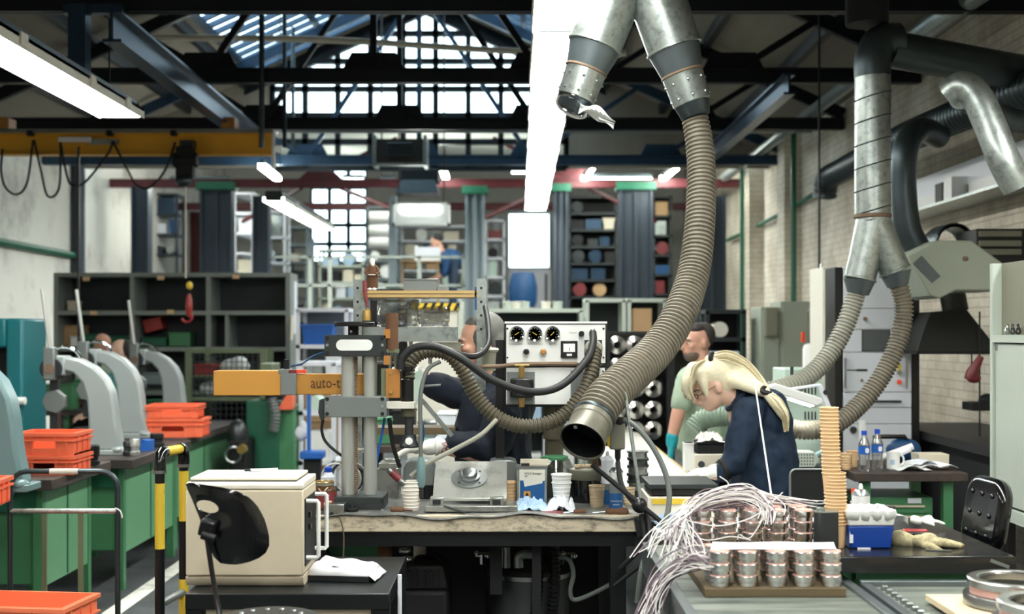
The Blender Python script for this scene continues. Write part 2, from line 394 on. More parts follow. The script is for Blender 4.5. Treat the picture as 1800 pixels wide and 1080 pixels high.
# gable wall with its big glazed triangle
def clip(poly, f):
    out = []
    for i in range(len(poly)):
        p, q = poly[i], poly[(i+1) % len(poly)]; a, b = f(p), f(q)
        if a >= 0: out.append(p)
        if (a >= 0) != (b >= 0): t = a/(a-b); out.append((p[0]+(q[0]-p[0])*t, p[1]+(q[1]-p[1])*t))
    return out
def under(poly, k):
    for s_ in (-1, 1): poly = clip(poly, lambda p: (6.55-k-.45*s_*(p[0]-RX))-p[1])
    return poly
GX = [-3.45+.47*i for i in range(10)]; GZ = [4.12, 4.5, 4.88, 5.26, 5.66, 6.06, 6.5]
m = MB()
for a, b in ((XL, GX[0]), (GX[-1], XR)):
    p = under([(a,4.12),(b,4.12),(b,6.6),(a,6.6)], 0)
    if len(p) > 2: m.prism(p, 'Y', YG, YG+.1)
struct('wall_gable', m, 'roof_board')
fr = MB()
for x in GX:
    p = under([(x-.04,4.12),(x+.04,4.12),(x+.04,6.6),(x-.04,6.6)], .02); fr.prism(p, 'Y', YG, YG+.09)
for z in GZ:
    p = under([(GX[0],z-.04),(GX[-1],z-.04),(GX[-1],z+.04),(GX[0],z+.04)], .02)
    if len(p) > 2: fr.prism(p, 'Y', YG, YG+.09)
for s_ in (-1, 1):
    fr.prism([(RX, 6.55), (RX+s_*2.6, roof_z(RX+s_*2.6)), (RX+s_*2.6, roof_z(RX+s_*2.6)-.22), (RX, 6.33)], 'Y', YG-.01, YG+.1)
gw = struct('window_5', fr, 'steel_black')
for i in range(len(GX)-1):
    for j in range(len(GZ)-1):
        p = under([(GX[i]+.04,GZ[j]+.04),(GX[i+1]-.04,GZ[j]+.04),(GX[i+1]-.04,GZ[j+1]-.04),(GX[i]+.04,GZ[j+1]-.04)], .22)
        if len(p) > 2: part('pane', MB().prism(p, 'Y', YG+.04, YG+.048), 'window_glass', gw)
# lower flat ceiling of the hall behind, leaving a light gap above the gable
struct('ceiling_back', MB().box(XL-.2, XR+.2, YG+.6, 22.5, 4.85, 4.95).box(XL-.2, XR+.2, 22.4, 22.5, 4.95, 5.6).box(XL-.2, XR+.2, 22.5, YB+.2, 5.6, 5.7), 'ceil_white')

# ---------------------------------------------------------------- roof trusses and beams
def truss(Y, mat, label, red=False, zt=4.0):
    t = thing('roof_truss', label, 'truss', (RX, Y, zt))
    x0, x1 = XL+.02, XR-.02
    b = MB(); b.box(x0, x1, Y-.05, Y-.01, zt, zt+.13).box(x0, x1, Y+.01, Y+.05, zt, zt+.13).box(x0, x1, Y-.07, Y+.07, zt+.115, zt+.13); part('tie_beam', b, mat, t)
    if red: return t
    for s_, xe in ((-1, x0), (1, x1)):
        part('rafter', MB().bar((RX, Y, roof_z(RX)-.16), (xe, Y, roof_z(xe)-.16), .08, .13), mat, t)
    for xa, xb in ((-2.75,-4.3), (-2.75,-1.25), (-4.4,-5.3), (.25,-1.25), (.25,1.7), (2.0,2.75)):
        part('strut', MB().bar((xa, Y, zt+.1), (xb, Y, roof_z(xb)-.18), .05, .06), mat, t)
    part('king_post', MB().bar((RX, Y, zt+.1), (RX, Y, roof_z(RX)-.15), .05, .06), mat, t)
    for xg in (-4.4, -2.75, RX, .25, 2.0):
        part('gusset_plate', MB().prism([(xg-.32, zt+.05), (xg+.32, zt+.05), (xg+.2, zt+.28), (xg-.2, zt+.28)], 'Y', Y-.008, Y+.008), mat, t)
    return t
truss(8.8, 'steel_black', 'nearest black steel roof truss along the top edge')
truss(11.3, 'steel_black', 'second black steel roof truss, crossing above the yellow crane')
truss(13.9, 'steel_black', 'third black roof truss with pale reflection on its tie beam')
truss(16.8, 'steel_blue', 'blue roof truss just in front of the glazed gable')
t = truss(19.6, 'steel_red', 'thin red beam across the hall at the back', True, 4.02)
truss(23.0, 'steel_red', 'dark red beam furthest back, above the mezzanine racks', True, 4.0)
for xg in (-3.0, .9):
    part('gusset_plate', MB().prism([(xg-.4, 4.1), (xg+.4, 4.1), (xg+.12, 4.36), (xg-.12, 4.36)], 'Y', 19.59, 19.61), 'steel_red', t)
    for s_ in (-1, 1): part('strut', MB().bar((xg, 19.6, 4.2), (xg+s_*1.2, 19.6, 4.8), .05, .06), 'steel_red', t)
    for s_ in (-1, 1): part('brace', MB().bar((xg+s_*.3, 19.6, 4.02), (xg+s_*1.5, 20.9, 3.6), .05, .05), 'steel_red', t)
def ibeam(p0, p1, w, h, mat, name, label, cat):
    m = MB(); p0, p1 = V(p0), V(p1)
    m.bar(p0, p1, .02, h); u, v = frame_of(p1-p0)
    for s_ in (-1, 1): m.bar(p0+v*s_*h/2, p1+v*s_*h/2, w, .02)
    return solo(name, m, mat, label, cat)
ibeam((-2.75, 8.6, 3.86), (-2.8, 14.2, 3.86), .13, .2, 'steel_blue', 'runway_beam', 'bluish steel runway beam above the left benches', 'beam')
ibeam((2.35, 10.6, 3.86), (2.35, 14.6, 3.86), .1, .16, 'steel_blue', 'runway_beam', 'bluish steel beam above the right-hand benches', 'beam')
solo('beam_bracket', MB().box(-3.06,-2.94, 8.62, 8.74, 3.45, 4.02).box(-3.1,-2.7,8.64,8.72,3.96,4.02), 'steel_blue', 'blue steel box hanging beside the left runway beam', 'bracket')
m = MB().box(XL, 3.6, 15.0, 15.06, 4.15, 4.21); solo('cross_rail', m, 'mid_grey', 'pale grey rail crossing the hall behind the crane', 'rail')
solo('roof_pipe', MB().tube(spline([(-3.9,13.2,4.86),(-2,13.2,4.84),(0,13.2,4.72),(1.2,13.2,4.7)],6), .035, 8), 'off_white', 'thin cream pipe across the roof below the skylight', 'pipe')
for px, Y in ((460, 11.2), (500, 13.7), (515, 16.6)):
    solo('hanger_rod', MB().cyl((X(px,Y), Y, Z(260,Y)), (X(px,Y), Y, roof_z(X(px,Y))), .025, n=8), 'galv_dark', {460:'left steel hanger rod beside the runway beam',500:'middle steel hanger rod left of the skylight',515:'rearmost steel hanger rod left of the skylight'}[px], 'rod')

# ---------------------------------------------------------------- fluorescent lamps
def lamp(c, L_, label, axis='Y', wd=.25, group=None, rods=True, dim=False, th=.05, rot=0):
    t = thing('fluorescent_lamp', label, 'lamp', c, rot, group)
    def bx(m, a0, a1, b0, b1, z0, z1):
        return m.box(b0, b1, a0, a1, z0, z1) if axis == 'Y' else m.box(a0, a1, b0, b1, z0, z1)
    part('diffuser', bx(MB(), -L_/2, L_/2, -wd/2, wd/2, .012, th), 'tube_dim' if dim else 'tube', t, local=True)
    sk_ = bx(MB(), -L_/2, L_/2, -wd/2-.01, -wd/2, 0, th+.02); bx(sk_, -L_/2, L_/2, wd/2, wd/2+.01, 0, th+.02); bx(sk_, -L_/2, L_/2, -wd/2-.01, wd/2+.01, th, th+.02)
    if not dim: part('reflector', sk_, 'off_white', t, local=True)
    part('housing', bx(MB(), -L_/2+.01, L_/2-.01, -wd*.36, wd*.36, th+.02, th+.08), 'galv_dark', t, local=True)
    for e in (-1, 1): part('end_cap', bx(MB(), e*(L_/2+.006)-.006, e*(L_/2+.006)+.006, -wd*.4, wd*.4, .005, th+.06), 'steel_dark', t, local=True)
    for k in (-.3, .1, .36): part('clip', bx(MB(), L_*k-.05, L_*k+.05, wd/2+.01, wd/2+.022, .01, th+.03), 'off_white', t, local=True)
    if rods:
        for e in (-.4, .4):
            a = (0, L_*e, 0) if axis == 'Y' else (L_*e, 0, 0); z1 = (roof_z(c[0]) if c[1]+a[1] < YG else 4.85)-c[2]
            part('hanger', MB().cyl((a[0], a[1], th+.06), (a[0], a[1], z1), .006, n=6), 'steel_black', t, local=True)
    return t
G1 = 'lamps of the long row above the central bench'
ORD = ('far end','second','third','fourth','fifth','sixth','seventh','eighth','ninth','tenth','eleventh','twelfth','nearest')
for i in range(13):
    y = -1.2+1.66*i
    nm = '%s lamp, counted from the back, of the bright row above the central bench' % ORD[12-i]
    lamp((.285+.011*(i-5), y, 3.65), 1.62, nm, group=G1, wd=.31)
lamp((-2.86, 7.75, 3.32), 2.85, wd=.31, label='long bright fluorescent lamp at upper left above the green benches')
lamp((-2.86, 3.6, 3.32), 2.85, 'fluorescent lamp of the left row, nearest the camera')
lamp((-2.86, -.4, 3.32), 2.85, 'fluorescent lamp of the left row, behind the camera')
lamp((-2.82, 16.9, 3.3), 4.2, 'slanting bright lamp hanging left of the far window')
lamp((2.2, 3.2, 3.35), 1.6, 'fluorescent lamp over the black bench on the right', axis='Y')
lamp((2.66, 5.1, 3.08), 1.6, 'added lamp out of view, brightening the right side above the pale green cabinet', axis='Y')  # added lamp, kept out of view, to brighten the right side
for (px0, px1, py, Y, lb) in ((300, 405, 320, 20.4, 'small lit tube above the grey shelf unit at left'), (1035, 1145, 315, 20.2, 'horizontal lit tube beside the corrugated hose'), (668, 696, 318, 20.2, 'short lit tube left of the hanging heater'), (552, 596, 316, 21.6, 'added lit tube above the far window, left one'), (602, 640, 316, 21.6, 'added lit tube above the far window, right one'), (900, 925, 300, 20.6, 'lit tube beside the far end of the bright lamp row')):  # the two tubes above the far window are added to brighten the hall
    lamp((X((px0+px1)/2, Y), Y, Z(py+5, Y)), X(px1, Y)-X(px0, Y), lb, 'X', .12, rods=True, dim=True)
for (px0, py0, px1, py1, Y, lb) in ((460, 292, 488, 314, 16, 'small angled tube under the crane beam'), (1027, 314, 1043, 290, 18.6, 'small tilted tube left of the corrugated hose'), (1165, 314, 1190, 293, 18.6, 'small tilted tube just left of the tall hose'), (775, 290, 784, 313, 19, 'tiny tilted tube right of the hanging heater')):
    a, b = P(px0, py0, Y), P(px1, py1, Y+1.2); t = thing('fluorescent_lamp', lb, 'lamp', a)
    part('diffuser', MB().bar(a, b, .09, .06), 'tube_dim', t); part('housing', MB().bar(a+V((0,0,.05)), b+V((0,0,.05)), .05, .04), 'galv_dark', t)
    for q in (a, b): part('hanger', MB().cyl(q+V((0,0,.05)), (q.x, q.y, 4.86 if q.y > YG else roof_z(q.x)), .006, n=6), 'steel_black', t)

# ---------------------------------------------------------------- columns of the far hall
def column(px0, px1, ytop, Y, mat, label, cap=True, grooves=2):
    a, b = X(px0, Y), X(px1, Y); z1 = Z(ytop, Y); c = (a+b)/2; t = thing('steel_column', label, 'column', (c, Y, 0))
    w_ = (b-a)
    m = MB().box(a, a+.04, Y-.12, Y+.12, 0, z1).box(b-.04, b, Y-.12, Y+.12, 0, z1).box(a+.04, b-.04, Y-.06, Y+.06, 0, z1)
    part('shaft', m, mat, t)
    for e in range(grooves-1): q = a+w_*(e+1)/grooves; part('rib', MB().box(q-.03, q+.03, Y-.1, Y-.06, 0, z1), mat, t)
    part('base_plate', MB().box(a-.08, b+.08, Y-.2, Y+.2, 0, .02), 'steel_dark', t)
    if cap: part('cap', MB().box(a-.05, b+.05, Y-.16, Y+.16, z1, z1+.12).box(c-.05, c+.05, Y-.1, Y+.1, z1+.12, 4.02), 'green_dark', t)
column(818, 852, 342, 19.6, 'col_grey', 'pale grey steel column right of the hanging light box')
column(973, 998, 338, 19.6, 'col_blue', 'dark blue-grey column right of the bright white window')
column(1088, 1146, 335, 19.6, 'col_blue', 'wide dark double column left of the tall hose', grooves=2)
column(234, 264, 330, 19.6, 'col_blue', 'dark column behind the left end of the grey shelf unit', False, 1)
column(354, 410, 335, 19.6, 'col_blue', 'wide grey column behind the hoist chain', grooves=2)
column(446, 474, 345, 19.8, 'col_blue', 'grey column below the small angled tube', False, 1)
column(1225, 1274, 345, 19.2, 'col_blue', 'dark column partly hidden behind the tall hose', False, 2)
# ---------------------------------------------------------------- mezzanine with railing
t = thing('mezzanine', 'storage mezzanine with pale railing at the back of the hall', 'mezzanine', (0, 22, 0))
part('deck', MB().box(XL+.02, XR-.02, 19.9, YB-.02, 1.92, 2.02), 'shelf_dark', t)
for z in (2.93, 2.48): part('rail', MB().box(X(480,19.9), X(830,19.9), 19.86, 19.9, z, z+.04), 'sage_light', t)
for px in (545, 580, 737, 815): part('railing_post', MB().box(X(px,19.88)-.03, X(px,19.88)+.03, 19.86, 19.9, 1.92, 2.97), 'sage_light', t)
for px in (545, 690): part('upright', MB().box(X(px,20)-.06, X(px,20)+.06, 19.95, 20.07, 1.92, Z(345 if px == 690 else 420, 20)), 'col_grey', t)
for px in (500, 1030, 1240): part('support', MB().box(X(px,20)-.06, X(px,20)+.06, 20, 20.12, 0, 1.92), 'col_blue', t)
# ---------------------------------------------------------------- wall services
solo('wall_pipe', MB().tube([(XL+.06, 10, Z(425,15.4)), (XL+.06, 17.8, Z(425,15.4)-.02)], .05, 8), 'green_dark', 'green horizontal pipe on the left wall', 'pipe')
solo('wall_pipe', MB().tube([(XL+.1, 17.9, 0), (XL+.1, 17.9, 4.6)], .09, 10), 'col_blue', 'thick dark vertical pipe on the left wall', 'pipe')
solo('wall_pipe', MB().tube([(3.32, 22.5, 4.16), (3.32, 12.4, 4.2), (3.32, 8, 4.22)], .07, 10), 'galv', 'long shiny pipe running along the top of the right wall', 'pipe')
for y, lb in ((18.6, 'far'), (16.2, 'middle')):
    m = MB().box(XR-.22, XR, y-.2, y+.2, 0, 4.3); o = struct('wall_pier', m, 'brick')
m = MB(); a = spline([(3.62, 8, 3.45), (3.62, 12, 3.5), (3.62, 17, 3.35), (3.62, 21, 3.3)], 4); m.tube(a, .03, 6); solo('wall_pipe', m, 'green_dark', 'thin dark pipe on the right wall below the shiny pipe', 'pipe')
for px, y, lb in ((1415, 15.2, 'thin vertical dark pipe on the right wall beside the cabinets'), (1332, 18.6, 'rearmost vertical dark pipe on the right wall')):
    solo('wall_pipe', MB().tube([(3.42, y, 0), (3.42, y, 4.2)], .035, 6), 'green_dark', lb, 'pipe')
t = thing('cable_trunking', 'pale metal cable trunking along the right wall above the hood', 'trunking', (3.6, 9.5, 2.8))
part('channel', MB().box(3.52, 3.68, 7.5, 11.4, 2.9, 3.08), 'rack_white', t); part('shelf', MB().box(3.36, 3.68, 7.5, 11.4, 2.76, 2.78), 'galv', t)
part('panel', MB().box(3.5, 3.54, 7.6, 9.6, 2.78, 2.9), 'white_panel', t); part('panel', MB().box(3.5, 3.54, 10.1, 11.3, 2.78, 2.9), 'white_panel', t)
part('box', MB().box(3.4, 3.52, 9.68, 9.86, 2.78, 2.96), 'white_panel', t); part('box', MB().box(3.4, 3.52, 9.9, 10.06, 2.78, 2.94), 'hood_black', t)
# ================================================================ left side: benches, presses, crates
def bench(xr, y0, y1, label, wd=.85, z=.9, xoff=0):
    t = thing('workbench', label, 'bench', ((2*xr-wd)/2, (y0+y1)/2, 0))
    xl = xr-wd
    part('bench_top', MB().box(xl, xr, y0, y1, z-.065, z), 'wood_top', t, bev=.006)
    xs = xr-.1
    part('side_panel', MB().box(xs-.02, xs, y0+.14, y1-.1, .25, z-.065), 'green_pale', t)
    part('front_panel', MB().box(xl+.1, xs-.02, y0+.12, y0+.14, .27, z-.065), 'green', t)
    part('apron', MB().box(xl+.1, xs-.03, y0+.09, y0+.12, z-.2, z-.065), 'green_dark', t)
    for xx in (xl+.1, xs-.05):
        for yy in (y0+.1, y1-.16): part('leg', MB().box(xx, xx+.055, yy, yy+.055, 0, z-.065), 'green', t)
    part('seam', MB().box(xs, xs+.004, (y0+y1)/2-.01, (y0+y1)/2+.01, .26, z-.07), 'green_dark', t)
    return t
bench(-2.8, 5.7, 7.05, 'green workbench at the left edge behind the trolley handle')
bench(-2.66, 7.24, 8.3, 'green workbench carrying the nearest orange crate stack')
bench(-2.54, 8.39, 9.9, 'green workbench with the foremost full arbor press on it')
bench(-2.62, 10.0, 12.1, 'rearmost green workbench, with the wide orange crates')

OUT = [(.12,.03),(.085,.2),(.07,.34),(.052,.44),(.01,.53),(-.07,.61),(-.17,.665),(-.28,.68)]
INN = [(-.29,.585),(-.215,.565),(-.155,.5),(-.125,.4),(-.112,.27),(-.115,.03)]
def press(loc, label, mat='press', rz=0, sc=1.0):
    t = thing('arbor_press', label, 'press', loc, rz)
    poly = [(a*sc, b*sc) for a, b in OUT+INN]
    part('frame', MB().prism(poly, 'Y', -.065*sc, .065*sc), mat, t, local=True, bev=.018*sc)
    part('base', MB().box(-.17*sc, .15*sc, -.09*sc, .09*sc, 0, .035*sc).ell((.1*sc, -.06*sc, .035*sc), (.05*sc,.04*sc,.025*sc)), mat, t, local=True, bev=.006)
    part('foot', MB().box(-.46*sc, -.17*sc, -.09*sc, .09*sc, 0, .04*sc), mat, t, local=True, bev=.008)
    part('head', MB().box(-.41*sc, -.27*sc, -.07*sc, .07*sc, .55*sc, .69*sc), mat, t, local=True, bev=.012)
    part('pinion', MB().cyl((-.36*sc,-.1*sc,.6*sc), (-.36*sc,.1*sc,.6*sc), .075*sc, n=20), 'steel_dark', t, local=True)
    part('pinion_nut', MB().cyl((-.36*sc,-.125*sc,.6*sc), (-.36*sc,-.1*sc,.6*sc), .035*sc, n=12), 'rust', t, local=True)
    so = part('lever_socket', MB().box(-.405*sc,-.325*sc,-.12*sc,-.06*sc,.52*sc,.75*sc), 'mid_grey', t, local=True, bev=.01)
    part('lever', MB().cyl((-.365*sc,-.09*sc,.74*sc), (-.42*sc,-.09*sc,1.15*sc), .014*sc, n=8), 'steel_col', t, local=True)
    part('ram', MB().box(-.39*sc,-.335*sc,-.028*sc,.028*sc,.16*sc,.56*sc), 'steel_dark', t, local=True)
    part('stop_block', MB().lathe([(.085*sc,0),(.085*sc,.05*sc)], (-.35*sc,-.06*sc,.37*sc), (0,1,0), 7), 'mid_grey', t, local=True, bev=.006)
    g = [(-.3*sc+.13*sc*math.cos(a), 0, .62*sc+.13*sc*math.sin(a)) for a in [PI*.12+PI*.55*k/10 for k in range(11)]]
    part('guard', MB().tube(g, .012*sc, 6), 'chrome', t, local=True)
    part('turntable', MB().cyl((-.36*sc,0,.04*sc), (-.36*sc,0,.08*sc), .1*sc, n=20), 'steel_dark', t, local=True)
    return t
press((X(188,8.75), 8.75, .9), 'grey arbor press nearest the front, with the longest lever, on the left benches')
press((X(236,10.15), 10.15, .9), 'grey arbor press in the middle of the row, in front of the two workers', sc=1.04)
press((X(310,11.7), 11.7, .9), 'rearmost grey arbor press, behind the wide orange crates', sc=1.0)
press((X(6,6.75), 6.75, .9), 'blue-grey arbor press frame cut by the left edge of the picture', 'press_teal', 0, 1.12)

def crate(name_label, loc, w_=.4, d=.3, h=.13, rz=0, mat='orange', group='orange crates'):
    t = thing('plastic_crate', name_label, 'crate', loc, rz, group); k = .012
    m = MB().box(-w_/2, w_/2, -d/2, d/2, 0, .012)
    m.box(-w_/2, w_/2, -d/2, -d/2+k, .012, h*.32).box(-w_/2, -w_/2*.42, -d/2, -d/2+k, h*.32, h*.62).box(w_/2*.42, w_/2, -d/2, -d/2+k, h*.32, h*.62).box(-w_/2, w_/2, -d/2, -d/2+k, h*.62, h)
    m.box(-w_/2, w_/2, d/2-k, d/2, 0, h).box(-w_/2, -w_/2+k, -d/2+k, d/2-k, 0, h).box(w_/2-k, w_/2, -d/2+k, d/2-k, 0, h)
    part('body', m, mat, t, local=True)
    r = MB(); e = .014
    for z in (h-.022, h*.62):
        hh = .02 if z > h*.7 else .01
        r.box(-w_/2-e, w_/2+e, -d/2-e, -d/2, z, z+hh).box(-w_/2-e, w_/2+e, d/2, d/2+e, z, z+hh).box(-w_/2-e, -w_/2, -d/2, d/2, z, z+hh).box(w_/2, w_/2+e, -d/2, d/2, z, z+hh)
    part('rim', r, mat, t, local=True)
    for i in (-.38, -.2, .2, .38): part('rib', MB().box(w_*i-.006, w_*i+.006, -d/2-.009, -d/2, .01, h-.02), mat, t, local=True)
    for i in (-.3, 0, .3): part('rib', MB().box(w_/2, w_/2+.009, d*i-.006, d*i+.006, .01, h-.02), mat, t, local=True)
    return t
Y = 7.62; x = X(92, 7.6)
crate('lower crate of the orange stack beside the foremost press', (x, Y, .9), .35, .3, .115)
crate('upper crate of the orange stack beside the foremost press', (x, Y, 1.016), .35, .3, .135)
crate('lower wide orange crate on the rearmost green bench', (X(314,10.35), 10.3, .9), .47, .32, .15, .06)
crate('upper wide orange crate on the rearmost green bench', (X(310,10.35), 10.34, 1.051), .4, .3, .11, .06)
crate('orange crate cut by the left edge, in front of the blue-grey press', (X(-38,6.3), 6.15, .9), .34, .3, .13, .1)

# platform trolley with its tube handle and a crate on it
Y = 6.62; xa, xb = X(18,Y), X(207,Y); zt = Z(829,Y)
t = thing('platform_trolley', 'worn steel trolley with a tall tube handle at lower left', 'trolley', ((xa+xb)/2, Y-.4, 0))
r = .09; pts = [(xa,Y,.2)]+[(xa, Y, zt-r)]+[(xa+r-r*math.cos(a), Y, zt-r+r*math.sin(a)) for a in (PI/8, PI/4, 3*PI/8)]+[(xa+r,Y,zt),(xb-r,Y,zt)]+[(xb-r+r*math.sin(a), Y, zt-r+r*math.cos(a)) for a in (PI/8, PI/4, 3*PI/8)]+[(xb,Y,zt-r),(xb,Y,.2)]
part('handle', MB().tube(pts, .0145, 10), 'galv_dark', t)
part('crossbar', MB().cyl((xa,Y,Z(899,Y)), (xb,Y,Z(899,Y)), .014, n=10), 'galv', t)
for px in (78, 142): part('upright', MB().box(X(px,Y)-.013, X(px,Y)+.013, Y-.006, Y+.006, .2, Z(899,Y)), 'khaki', t)
part('grip_tape', MB().cyl((X(88,Y),Y,zt), (X(138,Y),Y,zt), .0155, n=10), 'off_white', t)
part('string', MB().tube(spline([(xb-.01,Y-.015,Z(893,Y)),(xb+.02,Y-.02,Z(898,Y)),(xb+.03,Y-.02,Z(910,Y))],4), .004, 6), 'white', t)
part('platform', MB().box(xa-.03, xb+.03, Y-.9, Y+.03, .16, .2), 'wood_top', t)
for q in (xa+.06, xb-.06):
    for yy in (Y-.8, Y-.08): part('wheel', MB().cyl((q-.02,yy,.08), (q+.02,yy,.08), .08, n=16), 'rubber', t)
for k in range(1):
    crate('orange crate at the bottom left corner, on the trolley', (X(52,6.1), 6.1, .2), .52, .36, .25, -.12, 'orange_pale')
# yellow and black pipe barrier
Y1, Y2 = 6.25, 6.55; x1, x2 = X(281,Y1), X(323,Y2); zt = Z(806,Y1)
t = thing('pipe_barrier', 'yellow and black striped pipe barrier left of the cream cabinet', 'barrier', ((x1+x2)/2, (Y1+Y2)/2, 0))
for n_, x, y, zz in (('a', x1, Y1, [(0,Z(965,Y1),'black'),(Z(965,Y1),Z(850,Y1),'yellow'),(Z(850,Y1),zt-.04,'black')]), ('b', x2, Y2, [(0,Z(1034,Y2),'yellow'),(Z(1034,Y2),Z(1018,Y2),'yellow'),(Z(1018,Y2),Z(916,Y2),'black'),(Z(916,Y2),Z(828,Y2),'yellow'),(Z(828,Y2),zt-.04,'black')])):
    for a, b, c in zz: part('post_band', MB().cyl((x,y,a), (x,y,b), .0245, n=14), c, t)
    d = 1 if n_ == 'a' else -1
    part('elbow', MB().tube([(x,y,zt-.06),(x,y,zt-.02),(x,y+d*.012,zt+.012),(x,y+d*.04,zt+.024),(x,y+d*.075,zt+.024)], .031, 12), 'black_gloss', t)
    part('collar', MB().cyl((x,y,zt-.075), (x,y,zt-.06), .034, n=14), 'steel', t)
part('top_rail', MB().cyl((x1,Y1+.06,zt+.024), (x2,Y2-.06,zt+.024), .0245, n=14), 'yellow', t)
part('low_rail', MB().cyl((x1,Y1,Z(1063,Y1)), (x2,Y2,Z(1063,Y1)), .02, n=12), 'mid_grey', t)
# things lying on the left benches
def can(name, c, r, h, mat, label, cat, n=18, prof=None):
    return solo(name, MB().lathe(prof or [(r*.94,0),(r,.006),(r,h-.006),(r*.94,h)], c, n=n), mat, label, cat)
for px, Y, r, h, mat, nm, lb in ((161, 8.0, .05, .13, 'black', 'tooling_cylinder', 'black ribbed steel cylinder beside the upper orange crate'), (224, 8.62, .03, .1, 'steel_dark', 'tooling_cylinder', 'dark steel cylinder on the bench edge behind the foremost press'), (237, 8.62, .034, .12, 'steel_col', 'tooling_cylinder', 'shiny steel cylinder on the bench edge behind the foremost press'), (276, 9.3, .05, .1, 'black_matte', 'tooling_cylinder', 'black steel slug next to the blue block')):
    can(nm, (X(px,Y), Y, .9), r, h, mat, lb, 'cylinder', prof=[(r*.9,0),(r*1.06,.008),(r*1.06,.03),(r*.85,.035),(r*.85,.06),(r,.066),(r,h-.005),(r*.92,h)])
solo('tooling_block', MB().box(X(250,9),X(268,9),8.95,9.05,.9,.98).box(X(252,9),X(258,9),8.94,9.0,.98,.985), 'blue', 'small bright blue block between the presses', 'block', bev=.004)
for px, Y, w_, d, h, mat, nm, lb in ((70, 9.3, .2, .2, .09, 'green', 'plastic_tray', 'green plastic tray behind the foremost press ram'), (120, 9.7, .22, .2, .07, 'orange', 'plastic_tray', 'low orange tray seen through the foremost press'), (143, 9.6, .14, .1, .1, 'white', 'plastic_tray', 'white tray seen through the foremost press')):
    o = thing(nm, lb, 'tray', (X(px,Y), Y, .9)); m = MB().box(-w_/2,w_/2,-d/2,d/2,0,.008)
    for a, b, c, e in ((-w_/2,w_/2,-d/2,-d/2+.008),(-w_/2,w_/2,d/2-.008,d/2),(-w_/2,-w_/2+.008,-d/2,d/2),(w_/2-.008,w_/2,-d/2,d/2)): m.box(a,b,c,e,0,h)
    part('tray', m, mat, o, local=True); part('contents', MB().ell((0,0,h*.7),(w_*.42,d*.42,h*.5)), 'rag_white' if mat == 'green' else 'steel_dark', o, local=True)
# far-left work tables and machines
t = thing('teal_machine', 'teal machine housing at the left edge behind the near press', 'machine', (X(0,9.6), 9.7, 0)); Y = 9.6
part('column', MB().box(X(10,Y), X(40,Y), Y, Y+.5, 0, Z(560,Y)), 'teal', t, bev=.02); part('head', MB().box(X(-90,Y), X(10,Y), Y, Y+.5, Z(612,Y), Z(560,Y)), 'teal', t, bev=.02)
part('opening', MB().box(X(-90,Y), X(10,Y), Y+.2, Y+.45, Z(672,Y), Z(612,Y)), 'black_matte', t); part('body', MB().box(X(-90,Y), X(10,Y), Y, Y+.5, 0, Z(672,Y)), 'teal', t, bev=.02)
part('knob', MB().cyl((X(28,Y),Y-.02,Z(705,Y)),(X(28,Y)+.08,Y-.02,Z(705,Y)),.03,n=12), 'white', t)
bt = thing('assembly_table', 'cluttered dark table behind the arbor presses', 'table', (X(150,12.8), 12.9, 0)); Y = 12.5
part('table_top', MB().box(X(-60,Y), X(290,Y), Y, Y+.62, .92, .97), 'wood_top', bt)
for px in (-50, 110, 280): part('leg', MB().box(X(px,Y)-.03, X(px,Y)+.03, Y+.1, Y+.16, 0, .92), 'green', bt)
part('shelf', MB().box(X(40,Y), X(135,Y), Y+.3, Y+.6, Z(700,Y)-.02, Z(700,Y)), 'khaki', bt)
part('rear_frame', MB().bar((X(50,Y),Y+.5,Z(698,Y)), (X(130,Y),Y+.5,Z(664,Y)), .03, .04), 'green', bt)
for px0, px1, py0, py1, mat, nm, lb, cat in ((82, 130, 675, 700, 'green', 'storage_bin', 'green bin behind the foremost press head', 'bin'), (60, 90, 702, 714, 'card', 'flat_box', 'brown flat box left of the foremost press ram', 'box'), (262, 288, 702, 712, 'green', 'storage_bin', 'low green bin in front of the rearmost press', 'bin'), (255, 285, 655, 676, 'mid_grey', 'motor_housing', 'small grey motor housing left of the rearmost press', 'motor')):
    a, b = X(px0,12.7), X(px1,12.7); z0 = Z(py1,12.7); z1 = Z(py0,12.7); z0 = .97 if z0 < 1.1 else z0
    m = MB().box(a,b,12.65,12.85,z0,z1).box(a-.01,b+.01,12.64,12.86,z1-.02,z1); solo(nm, m, mat, lb, cat, bev=.006)
# grey pigeonhole shelf unit
Y = 14.0; t = thing('shelf_unit', 'large grey steel pigeonhole shelf against the left wall', 'shelf', (X(300,Y), Y+.25, 0)); a, b = X(95,Y), X(510,Y)
part('back_panel', MB().box(a, b, Y+.48, Y+.5, 0, Z(482,Y)), 'shelf_dark', t)
for px in (98, 232, 366, 506): part('upright', MB().box(X(px,Y)-.025, X(px,Y)+.025, Y, Y+.48, 0, Z(482,Y)), 'shelf_steel', t)
part('divider', MB().box(X(398,Y)-.02, X(398,Y)+.02, Y+.02, Y+.48, Z(613,Y), Z(549,Y)), 'shelf_steel', t)
for py in (482, 549, 613, 690, 770): part('shelf_board', MB().box(a, b, Y-.005, Y+.48, Z(py,Y)-.03, Z(py,Y)+.015), 'shelf_steel', t)
for px, py in ((152,489),(283,487),(165,549),(300,547),(415,485)): part('shelf_tag', MB().box(X(px-6,Y),X(px+6,Y),Y-.012,Y-.005,Z(py+2,Y)-.02,Z(py-2,Y)), 'tan_cup', t)
